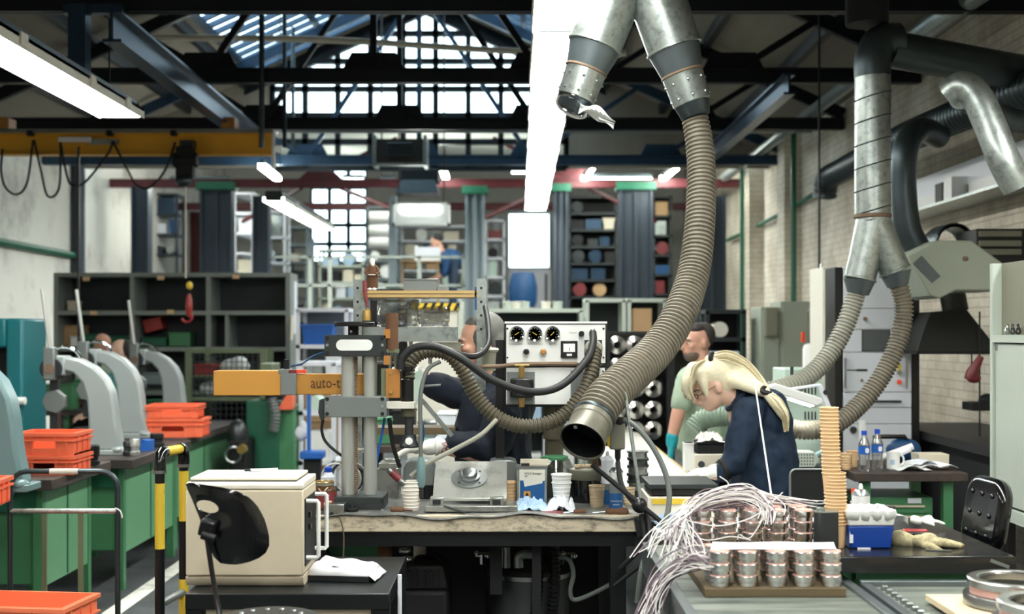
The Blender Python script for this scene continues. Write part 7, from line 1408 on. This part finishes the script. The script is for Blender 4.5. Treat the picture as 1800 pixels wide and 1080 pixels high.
# left-centre: cabinets and machines between shelf unit and press
Y = 13.2; rk = rack(520,612,545,700,Y,6,'pale shelf of small parts behind the twin columns','rack_white',zfloor=0,back='col_grey'); fill(rk, 'on the pale parts shelf', 'the pale parts shelf behind the twin columns', LT+['steel_blue','blue','green_dark'], 41, dens=.9)
Y = 11.8; rk = rack(525,590,640,760,Y,4,'low white shelf behind the orange motor box','rack_white',zfloor=0); fill(rk, 'on the low white shelf', 'the low white shelf behind the orange motor box', LT+['blue','card'], 42)
t = thing('packing_machine', 'white machine with a hazard stripe under the plank shelf', 'machine', (X(768,9.4),9.6,0)); Y = 9.4
part('body', MB().box(X(716,Y),X(808,Y),Y,Y+.5,0,Z(545,Y)), 'off_white', t, bev=.01); part('stripe_bar', MB().box(X(724,Y),X(808,Y),Y-.02,Y+.3,Z(546,Y),Z(533,Y)), 'yellow', t)
for k in range(6): part('stripe', MB().prism([(X(727+k*14,Y),Z(546,Y)),(X(733+k*14,Y),Z(546,Y)),(X(739+k*14,Y),Z(533,Y)),(X(733+k*14,Y),Z(533,Y))],'Y',Y-.024,Y-.02), 'black', t)
part('side_post', MB().box(X(806,Y),X(814,Y),Y-.02,Y+.3,0,Z(530,Y)), 'sage_light', t); part('name_strip', MB().box(X(745,Y),X(784,Y),Y-.004,Y,Z(551,Y),Z(548,Y)), 'mid_grey', t)
t = thing('parts_table', 'cluttered table behind the balding man', 'table', (X(760,8.2),8.4,0)); Y = 8.0
part('table_top', MB().box(X(640,Y),X(900,Y),Y,Y+.8,.98,1.02), 'wood_top', t)
for px in (645, 890): part('leg', MB().box(X(px,Y)-.03,X(px,Y)+.03,Y+.02,Y+.08,0,.98), 'steel_black', t); part('leg', MB().box(X(px,Y)-.03,X(px,Y)+.03,Y+.7,Y+.76,0,.98), 'steel_black', t)
for k, (px0, px1, py0, mt, nm, lb) in enumerate(((652,690,735,'green','storage_bin','green bin low behind the twin columns'),(690,728,720,'black_matte','carton','dark box behind the valve nozzle'),(735,765,740,'steel','carton','steel block behind the slanting bar'),(770,800,725,'rack_white','carton','pale box behind the slanting bar'),(745,790,770,'press_teal','storage_bin','teal tray behind the tattooed forearm'))):
    a, b = X(px0,Y+.2), X(px1,Y+.2); m = MB().box(a,b,Y+.2-.12*(k == 4),Y+.4-.12*(k == 4),1.021,max(1.05,Z(py0,Y+.2))).box(a-.006,b+.006,Y+.194-.12*(k == 4),Y+.406-.12*(k == 4),max(1.05,Z(py0,Y+.2))-.02,max(1.05,Z(py0,Y+.2))-.006); solo(nm, m, mt, lb, 'bin' if nm == 'storage_bin' else 'box', bev=.004)
solo('fixture_block', MB().box(X(664,6.1),X(702,6.1),6.05,6.2,BZ+.001,Z(822,6.1)).box(X(668,6.1),X(698,6.1),6.03,6.18,Z(822,6.1),Z(812,6.1)).cyl(P(690,812,6.1),P(690,806,6.1),.04,n=16), 'alu_cast', 'machined fixture block under the white glove', 'fixture', bev=.003)
# ================================================================ people

def blob(name, prims, mat, parent, voxel=.012, sm=4, wr=0):
    m = MB()
    for p in prims:
        if p[0] == 'e': m.ell(p[1], p[2], p[3] if len(p) > 3 else (0,0,0), 20, 14)
        else:
            pts = [V(q[0]) for q in p[1]]; rr = [q[1] for q in p[1]]
            if len(pts) > 2:
                n = 6; pp = spline(pts, n); r2 = []
                for i in range(len(rr)-1): r2 += [rr[i]+(rr[i+1]-rr[i])*k/n for k in range(n)]
                pts, rr = pp, r2+[rr[-1]]
            m.tube(pts, rr, 14); m.ell(pts[0], rr[0]*.98, nu=14, nv=8); m.ell(pts[-1], rr[-1]*.98, nu=14, nv=8)
    o = link(name, m, mat, OFF.get(parent, V((0,0,0))), fix=True)
    rm = o.modifiers.new('r', 'REMESH'); rm.mode = 'VOXEL'; rm.voxel_size = voxel; rm.use_smooth_shade = True
    s_ = o.modifiers.new('s', 'SMOOTH'); s_.factor = .5; s_.iterations = sm
    dg = bpy.context.evaluated_depsgraph_get(); me = bpy.data.meshes.new_from_object(o.evaluated_get(dg)); o.modifiers.clear(); o.data = me
    if wr:
        nr = [v.normal.copy() for v in me.vertices]
        for v, n in zip(me.vertices, nr):
            p = v.co; q = V((p.x*9+p.z*3, p.y*9, p.z*5-p.x*4)); f = 1-2*abs(noise.noise(q)); g = noise.noise(p*22)
            v.co = p+n*wr*(f*.9+g*.4-.3)
    me.polygons.foreach_set('use_smooth', [True]*len(me.polygons)); o.name = name
    o.parent = parent; OFF[o] = OFF.get(parent, V((0,0,0))); return o
def hand(wrist, dirv, up, side, s_=1.0, curl=.35):
    # palm plus five fingers, as primitives: wrist point, pointing direction, back-of-hand normal, +1/-1 for thumb side
    d = V(dirv).normalized(); u = V(up); u = (u-d*u.dot(d)).normalized(); w_ = d.cross(u)*side; wp = V(wrist); out = []
    for k in range(4): out.append(('c', [(wp+d*.01*s_+w_*(.012-.016*k)*s_*.6, .017*s_), (wp+d*.085*s_+w_*(.03-.02*k)*s_, .0135*s_)]))
    for k, l in enumerate((.07, .08, .074, .058)):
        b = wp+d*.085*s_+w_*(.03-.02*k)*s_
        out.append(('c', [(b, .0115*s_), (b+d*l*.5*s_-u*curl*.02*s_, .0105*s_), (b+d*l*.85*s_-u*curl*.055*s_, .009*s_), (b+d*l*1.0*s_-u*curl*.08*s_, .008*s_)]))
    tb = wp+d*.025*s_+w_*.025*s_
    out.append(('c', [(tb, .014*s_), (tb+d*.035*s_+w_*.028*s_-u*.01*s_, .0125*s_), (tb+d*.065*s_+w_*.036*s_-u*.022*s_, .0095*s_)]))
    return out
def head_prims(c, up, fwd, s_=1.0, nose=True):
    # skull, jaw, nose, brow, lips and ears around head centre c; returns prims and a local->world function
    up = V(up).normalized(); fwd = V(fwd); fwd = (fwd-up*fwd.dot(up)).normalized(); lat = up.cross(fwd); c = V(c)
    R = Matrix((lat, fwd, up)).transposed(); W = lambda x, y, z: c+R@V((x*s_, y*s_, z*s_)); E = lambda x, y, z, a, b, d: ('e', W(x,y,z), (a*s_, b*s_, d*s_), R)
    pr = [E(0,-.012,.035,.078,.1,.088), E(0,.03,-.03,.062,.068,.085), E(0,.055,-.085,.035,.035,.028), E(0,.088,.022,.05,.018,.014), E(0,.098,-.055,.026,.014,.014)]
    pr += [('c', [(W(0,.1,.012), .01*s_), (W(0,.122,-.026), .0155*s_)]), E(.045,.075,-.02,.022,.02,.02), E(-.045,.075,-.02,.022,.02,.02)]
    for e in (-1, 1): pr += [E(e*.08,-.005,-.01,.01,.02,.034)]
    return pr, W, R
def eyes(W, R, s_, parent):
    for e in (-1, 1):
        part('eye', MB().ell(W(e*.032,.088,.0), (.011*s_,.0105*s_,.0055*s_), R, 12, 8), 'off_white', parent); part('pupil', MB().ell(W(e*.032,.0985,-.001), (.0045*s_,.002*s_,.0045*s_), R, 10, 6), 'hair_dark', parent)
        part('eyebrow', MB().tube([W(e*.015,.103,.022), W(e*.034,.1,.028), W(e*.052,.088,.022)], .005*s_, 6), 'hair_grey', parent)
def legs(pelvis, z1, gap, mat, parent, x, y, shoe='black', lean=(0,0)):
    for e in (-1, 1):
        part('trouser_leg', MB().tube([(x+lean[0], y+e*gap+lean[1], z1), (x+lean[0]*.5, y+e*gap, z1*.52), (x, y+e*gap, .07)], [.1,.075,.062], 14), mat, parent)
        part('shoe', MB().ell((x-.05, y+e*gap, .045), (.13,.05,.045)), shoe, parent)

# ---- woman in navy overall, bending to the left
Y = 6.62
t = thing('person', 'person in a navy jacket with a blonde ponytail bending over the work', 'person', (X(1335,Y), Y, 0))
hp, W, R = head_prims(P(1252,681,Y), (-.42,0,.9), (-.9,-.18,-.48), 1.0)
nk = [('c', [(P(1262,690,Y), .055), (P(1295,700,Y), .06), (P(1318,725,Y), .075)])]
fa = [('c', [(P(1290,812,Y-.2), .045), (P(1262,833,Y-.22), .034), (P(1252,831,Y-.22), .03)]), ('c', [(P(1298,808,Y+.14), .045), (P(1262,826,Y+.1), .032)])]
tr = [('c', [(P(1318,725,Y), .12), (P(1340,800,Y), .13), (V((X(1345,Y),Y,.8)), .12)]), ('c', [(P(1318,735,Y-.1), .05), (P(1290,812,Y-.2), .045)]), ('c', [(P(1318,735,Y+.1), .05), (P(1298,808,Y+.14), .045)])]
body = blob('body', hp+nk+fa+tr, 'skin_pale', t, .0085, 3); eyes(W, R, 1.0, t)
part('lips', MB().ell(W(0,.106,-.056), (.022,.008,.007), R), 'copper_pink', t)
gl = MB()
for e in (-1, 1): gl.tube([W(e*.034+.022*math.cos(q), .11, -.004+.015*math.sin(q)) for q in [2*PI*i/16 for i in range(16)]], .0018, 5, closed=True).tube([W(e*.06,.11,0), W(e*.082,.05,.004), W(e*.084,-.005,.008)], .0018, 5)
part('glasses', gl.tube([W(-.01,.116,.0), W(.01,.116,0)], .0018, 5), 'steel_dark', t)
jk = [('c', [(P(1300,700,Y), .07), (P(1322,722,Y), .135), (P(1340,770,Y), .175), (P(1342,830,Y), .182), (P(1342,900,Y), .18), (V((X(1342,Y),Y,.74)), .17)])]
jk += [('c', [(P(1318,722,Y-.12), .085), (P(1303,770,Y-.17), .072), (P(1289,812,Y-.2), .066), (P(1270,830,Y-.22), .048)]), ('c', [(P(1318,725,Y+.13), .08), (P(1302,770,Y+.17), .08), (P(1292,810,Y+.15), .07), (P(1272,826,Y+.12), .05)])]
jk += [('e', P(1350,742,Y), (.13,.17,.17)), ('e', P(1348,790,Y), (.15,.18,.16))]
j = blob('jacket', jk, 'navy_blue', t, .009, 3, .014)
part('collar', MB().tube([P(1296,700,Y)+Matrix.Rotation(-.9,3,'Y')@V((.075*math.cos(q),.085*math.sin(q),0)) for q in [2*PI*i/18 for i in range(18)]], .016, 8, closed=True), 'navy_blue', t)
part('cuff', MB().lathe([(.058,0),(.06,.02),(.052,.03)], P(1277,824,Y-.215), V((-.75,-.04,-.3)), 16), 'black_matte', t)
legs(None, .78, .09, 'navy', t, X(1345,Y), Y)
hair = [('e', W(0,-.035,.06), (.09,.098,.085), R), ('e', W(0,-.07,.0), (.082,.065,.09), R), ('e', W(0,.035,.105), (.07,.075,.045), R)]
hair += [('c', [(W(0,.05,.12), .05), (W(.02,.11,.085), .038), (W(.02,.135,.045), .03), (W(.03,.14,.0), .012)]), ('c', [(W(-.05,.04,.1), .04), (W(-.07,.08,.05), .028), (W(-.072,.1,.0), .014)]), ('c', [(W(.06,.04,.09), .04), (W(.078,.06,.04), .024), (W(.08,.07,-.02), .01)])]
hair += [('c', [(P(1248,634,Y), .032), (P(1272,634,Y), .05), (P(1305,650,Y), .058), (P(1332,676,Y-.06), .046), (P(1346,691,Y-.15), .026)]), ('c', [(W(.03,-.09,.0), .05), (P(1300,672,Y-.09), .04), (P(1340,690,Y-.15), .026)])]
blob('hair', hair, 'hair_blonde', t, .008, 2)
blob('ponytail', [('c', [(P(1348,693,Y-.17), .024), (P(1362,706,Y-.19), .034), (P(1376,726,Y-.2), .032), (P(1383,745,Y-.2), .014), (P(1384,757,Y-.2), .006)])], 'hair_blonde', t, .008, 1)
rd = random.Random(4); m = MB()
for i in range(70):
    o_ = V((0, rd.uniform(-.055,.055), rd.uniform(-.03,.04))); q = [P(1248,632,Y)+o_*.5, P(1275,630,Y)+o_*1.05, P(1308,645,Y)+o_*1.1, P(1334,672,Y-.06)+o_*.95, P(1347,690,Y-.15)+o_*.4]; m.tube(spline(q,5), .0022, 4, mi=i % 2)
for i in range(60):
    e = rd.uniform(-.08,.08); q = [W(e*.3,-.02,.15), W(e,.06,.135+rd.uniform(-.01,.012)), W(e*1.05,.125,.07), W(e*1.0+rd.uniform(-.01,.01),.14,rd.uniform(-.01,.04))]; m.tube(spline(q,5), .0024, 4, mi=i % 2)
for i in range(40):
    e = rd.uniform(-.02,.02); f = rd.uniform(-.02,.02); q = [P(1350,694,Y-.18)+V((e*.5,f,e*.3)), P(1364,707,Y-.2)+V((e,f*1.5,e)), P(1378,728,Y-.21)+V((e,f*1.5,0)), P(1383+rd.uniform(-5,3),750+rd.uniform(-8,10),Y-.21)]; m.tube(spline(q,5), .0022, 4, mi=i % 2)
part('hair_strands', m, ['hair_blonde','hair_ash'], t, kind='stuff')
for px, py, r_, tl in ((1248,632,.03,.6), (1347,691,.028,-.7)):
    part('hair_tie', MB().tube([P(px,py,Y if px < 1300 else Y-.16)+Matrix.Rotation(tl,3,'Y')@V((.012*math.sin(2*q),r_*math.cos(q),r_*math.sin(q))) for q in [2*PI*i/14 for i in range(14)]], .014, 8, closed=True), 'hair_black', t)
blob('left_glove', hand(P(1256,832,Y-.22), (-1,.05,-.02), (0,0,1), -1, 1.05, .5)+[('c', [(P(1262,832,Y-.22), .037), (P(1250,831,Y-.22), .034)])], 'glove_white', t, .0055, 2)
blob('right_glove', hand(P(1256,827,Y+.1), (-1,-.15,-.05), (0,0,1), 1, 1.05, .6)+[('c', [(P(1264,827,Y+.1), .037), (P(1254,827,Y+.1), .034)])], 'glove_white', t, .0055, 2)

# ---- balding man behind the gauge panel, face in profile to the left
Y = 6.62
t = thing('person', 'balding person in a dark navy overall working behind the central bench', 'person', (X(868,Y), Y, 0))
hp, W, R = head_prims(P(845,602,Y), (-.16,0,1), (-1,-.1,-.14), 1.12)
nk = [('c', [(P(858,618,Y), .075), (P(872,655,Y), .08), (P(875,690,Y), .1)])]
arm = [('c', [(P(888,730,Y-.2), .06), (P(862,795,Y-.26), .055), (P(818,793,Y-.3), .045), (P(770,785,Y-.32), .034)]), ('c', [(P(868,700,Y+.12), .06), (P(800,692,Y+.05), .055), (P(752,668,Y), .04), (P(738,655,Y), .034)])]
tr = [('c', [(P(875,690,Y), .12), (P(870,760,Y), .14), (V((X(868,Y),Y,.9)), .13)]), ('c', [(P(878,705,Y-.1), .05), (P(888,730,Y-.2), .055)])]
blob('body', hp+nk+arm+tr, 'skin', t, .009, 3); eyes(W, R, 1.12, t)
part('lips', MB().ell(W(0,.104,-.056), (.022,.007,.006), R), 'copper_pink', t)
hr = [('e', W(0,-.04,.047), (.088*1.12,.088*1.12,.094*1.12), R), ('e', W(0,.0,.085), (.07,.07,.05), R), ('e', W(0,-.075,-.01), (.08*1.12,.055*1.12,.085*1.12), R)]
for e in (-1, 1): hr += [('e', W(e*.066,.012,.02), (.022,.03,.05), R), ('e', W(e*.07,.022,-.03), (.012,.014,.03), R)]
blob('hair', hr, 'hair_grey', t, .009, 2)
jk = [('c', [(P(880,668,Y), .1), (P(878,705,Y), .19), (P(868,760,Y), .205), (P(866,815,Y), .205), (V((X(866,Y),Y,.72)), .19)]), ('e', P(880,700,Y), (.13,.25,.1))]
jk += [('c', [(P(886,705,Y-.17), .1), (P(878,750,Y-.24), .095), (P(862,790,Y-.27), .085), (P(818,782,Y-.3), .068), (P(803,780,Y-.3), .064)]), ('c', [(P(875,695,Y+.14), .095), (P(820,696,Y+.1), .085), (P(775,682,Y+.03), .075), (P(756,672,Y), .06)])]
blob('jacket', jk, 'navy', t, .01, 3, .014)
part('shirt_collar', MB().tube([P(874,660,Y)+Matrix.Rotation(-.35,3,'Y')@V((.09*math.cos(q),.1*math.sin(q),0)) for q in [2*PI*i/18 for i in range(18)]], .018, 8, closed=True), 'navy', t)
part('collar_strip', MB().box(X(884,6.25),X(886,6.25),6.24,6.26,Z(640,6.25),Z(600,6.25)), 'navy', t) if False else None
legs(None, .8, .1, 'navy', t, X(868,Y), Y)
m = MB(); rd = random.Random(8)
for k in range(7):
    c = P(790+rd.uniform(-16,14), 786+rd.uniform(-6,6), Y-.353); m.tube([c+V((.018*math.cos(q)*rd.uniform(.5,1.1), .0, .014*math.sin(q)*rd.uniform(.5,1.1))) for q in [2*PI*i/9 for i in range(9)]], .0016, 4, closed=True)
part('tattoo', m, 'steel_blue', t)
blob('left_glove', hand(P(762,785,Y-.32), (-1,.1,-.12), (-.1,0,1), 1, 1.2, .3)+[('c', [(P(772,784,Y-.32), .042), (P(752,787,Y-.32), .04)])], 'glove_white', t, .006, 2)
blob('right_glove', hand(P(742,660,Y), (-.7,-.3,.3), (.3,0,1), -1, 1.1, .5)+[('c', [(P(748,666,Y), .04), (P(738,655,Y), .036)])], 'glove_white', t, .006, 2)
part('glove_cuff', MB().tube([P(768,785,Y-.32)+V((0,.043*math.cos(q),.043*math.sin(q))) for q in [2*PI*i/14 for i in range(14)]], .008, 6, closed=True), 'glove_white', t)

# ---- bearded man standing behind, sage shirt and teal gloves
Y = 8.75
t = thing('person', 'bearded person in a sage green t-shirt and teal gloves standing behind', 'person', (X(1228,Y), Y, 0))
hp, W, R = head_prims(P(1226,603,Y), (-.06,0,1), (-1,-.45,-.05), 1.08)
tr = [('c', [(P(1228,620,Y), .07), (P(1236,648,Y), .075), (P(1240,665,Y), .09), (P(1240,760,Y), .12), (V((X(1238,Y),Y,.9)), .13)])]
ar = [('c', [(P(1212,668,Y-.16), .06), (P(1194,720,Y-.22), .05), (P(1184,760,Y-.22), .04), (P(1181,775,Y-.22), .033)]), ('c', [(P(1262,668,Y+.14), .06), (P(1270,720,Y+.16), .05), (P(1272,770,Y+.1), .035)]), ('c', [(P(1240,662,Y), .08), (P(1212,668,Y-.16), .06)]), ('c', [(P(1240,662,Y), .08), (P(1262,668,Y+.14), .06)])]
blob('body', hp+tr+ar, 'skin_red', t, .011, 3); eyes(W, R, 1.08, t)
hr = [('e', W(0,-.05,.05), (.088,.083,.09), R), ('e', W(0,.01,.09), (.076,.07,.048), R)]
blob('hair', hr, 'hair_dark', t, .011, 2)
blob('beard', [('e', W(0,.042,-.078), (.065,.064,.05), R), ('e', W(0,.084,-.088), (.03,.016,.02), R)], 'beard', t, .009, 2)
sh = [('c', [(P(1238,650,Y), .085), (P(1238,675,Y), .17), (P(1238,730,Y), .185), (P(1238,790,Y), .185)]), ('e', P(1238,668,Y), (.17,.22,.09)), ('c', [(P(1212,666,Y-.15), .085), (P(1203,690,Y-.19), .082), (P(1198,708,Y-.21), .076)]), ('c', [(P(1262,666,Y+.14), .085), (P(1268,706,Y+.16), .076)])]
blob('t_shirt', sh, 'sage', t, .012, 3, .01)
blob('left_glove', hand(P(1181,775,Y-.22), (-.1,0,-1), (-1,0,0), 1, 1.2, .5)+[('c', [(P(1182,768,Y-.22), .044), (P(1181,780,Y-.22), .042)])], 'glove_teal', t, .008, 2)
blob('right_glove', hand(P(1272,770,Y+.1), (-.3,-.1,-1), (-1,0,0), -1, 1.2, .5)+[('c', [(P(1272,764,Y+.1), .044), (P(1271,774,Y+.1), .042)])], 'glove_teal', t, .008, 2)
legs(None, .95, .1, 'jeans', t, X(1238,Y), Y)
# ---- two workers behind the presses and one on the mezzanine
def worker(px, py_head, Y, lab, shirt, hairmat, skin, fwd, s_=1.0, hand_px=None, bald=False, base=0, lean=0):
    c = P(px,py_head,Y); t = thing('person', lab, 'person', (c.x, Y, base))
    hp, W, R = head_prims(c, (lean*.5,-.1,1), fwd, s_)
    neck = c+V((-lean*.08,0,-.13)); sh_ = c+V((-lean*.16,0,-.26)); hip = V((c.x-lean*.3, Y, base+.95*s_))
    lat = V(fwd).cross(V((0,0,1))).normalized(); f = V(fwd).normalized(); ar = []; sl = []; hd = []
    for e in (-1, 1):
        a = sh_+lat*.19*e; b = a+V((0,0,-.26))+f*.06+lat*.03*e; d = b+f*.22+V((0,0,-.08))-lat*.04*e
        ar += [('c', [(sh_, .07), (a, .055), (b, .045), (d, .033)])]; sl += [('c', [(a, .08), (b, .07)])]; hd += hand(d, f+V((0,0,-.2)), (0,0,1), e, 1.0, .5)
    blob('body', hp+[('c', [(c, .06), (neck, .06), (sh_, .08), ((sh_+hip)/2, .12), (hip, .12)])]+ar+hd, skin, t, .014, 3); eyes(W, R, s_, t)
    hr = [('e', W(0,-.055,.035), (.086*s_,.075*s_,.085*s_), R)] if bald else [('e', W(0,-.035,.055), (.086*s_,.095*s_,.085*s_), R)]
    blob('hair', hr, hairmat, t, .014, 2)
    blob('shirt', [('c', [(sh_+V((0,0,.05)), .09), (sh_-V((0,0,.06)), .17), ((sh_+hip)/2, .175), (hip, .175)]), ('e', sh_-V((0,0,.03)), (.2,.2,.08))]+sl, shirt, t, .018, 3)
    for e in (-1, 1):
        part('trouser_leg', MB().tube([hip+V((0,e*.09,0)), V((hip.x,Y+e*.09,base+.5*s_)), V((hip.x,Y+e*.09,base+.06))], [.1,.075,.06], 12), 'jeans', t); part('shoe', MB().ell(V((hip.x,Y+e*.09,base+.045))+f*.05, (.12,.06,.045)), 'black', t)
    return t
worker(211, 619, 12.15, 'person with thinning dark hair in a teal shirt behind the presses', 'teal_shirt', 'hair_dark', 'skin_pale', (-1,-.35,0), 1.0, bald=True)
worker(180, 606, 13.42, 'bald person half hidden behind the teal-shirted worker', 'sage', 'skin', 'skin', (-.4,.9,0), 1.0, bald=True)
worker(768, 427, 20.9, 'person in a dark blue jacket bending forward on the mezzanine', 'blue_deep', 'hair_black', 'skin', (-1,-.2,-.1), 1.0, base=MZ, lean=-.9)
solo('white_carton', MB().box(X(733,20.6),X(774,20.6),20.4,20.7,Z(460,20.6),Z(436,20.6)).box(X(731,20.6),X(734,20.6),20.38,20.72,Z(460,20.6),Z(433,20.6)), 'rack_white', 'white carton in front of the mezzanine worker', 'box')
solo('packing_table', MB().box(X(705,20.5),X(775,20.5),20.25,20.85,Z(462,20.5),Z(460,20.5)).box(X(707,20.5),X(711,20.5),20.3,20.34,MZ,Z(462,20.5)).box(X(769,20.5),X(773,20.5),20.3,20.34,MZ,Z(462,20.5)), 'card', 'small brown table on the mezzanine', 'table')
# ---- work gloves lying on the black bench
def lying_glove(px, Y, d, s_, mat, label, curl, seed, stack=0):
    rd = random.Random(seed); c = V((X(px,Y), Y, BZ+.016+stack)); t = thing('work_glove', label, 'glove', (c.x, c.y, BZ+.001)); d = V(d).normalized()
    pr = hand(c, d, (0,0,1), 1, s_, curl)+[('e', c+d*.045*s_+V((0,0,.006)), (.05*s_,.042*s_,.02*s_)), ('e', c+d*.06*s_+V((0,.01,.014)), (.03*s_,.03*s_,.016*s_))]
    blob('glove_body', pr, mat, t, .0055, 2, .003)
    blob('cuff', [('c', [(c-d*.005*s_, .026*s_), (c-d*.035*s_+V((0,.012,.006)), .03*s_)]), ('c', [(c-d*.005*s_+V((0,.03*s_,0)), .018*s_), (c-d*.032*s_+V((0,.04*s_,.004)), .022*s_)])], mat, t, .006, 1, .004)
lying_glove(1600, 4.7, (1,-.16,0), 1.12, 'glove_yellow', 'dirty yellow work glove flat on the black bench', .1, 2)
lying_glove(1618, 5.12, (1,-.35,.1), .58, 'glove_white', 'white cotton glove at the back of the black bench', .35, 3, .012)
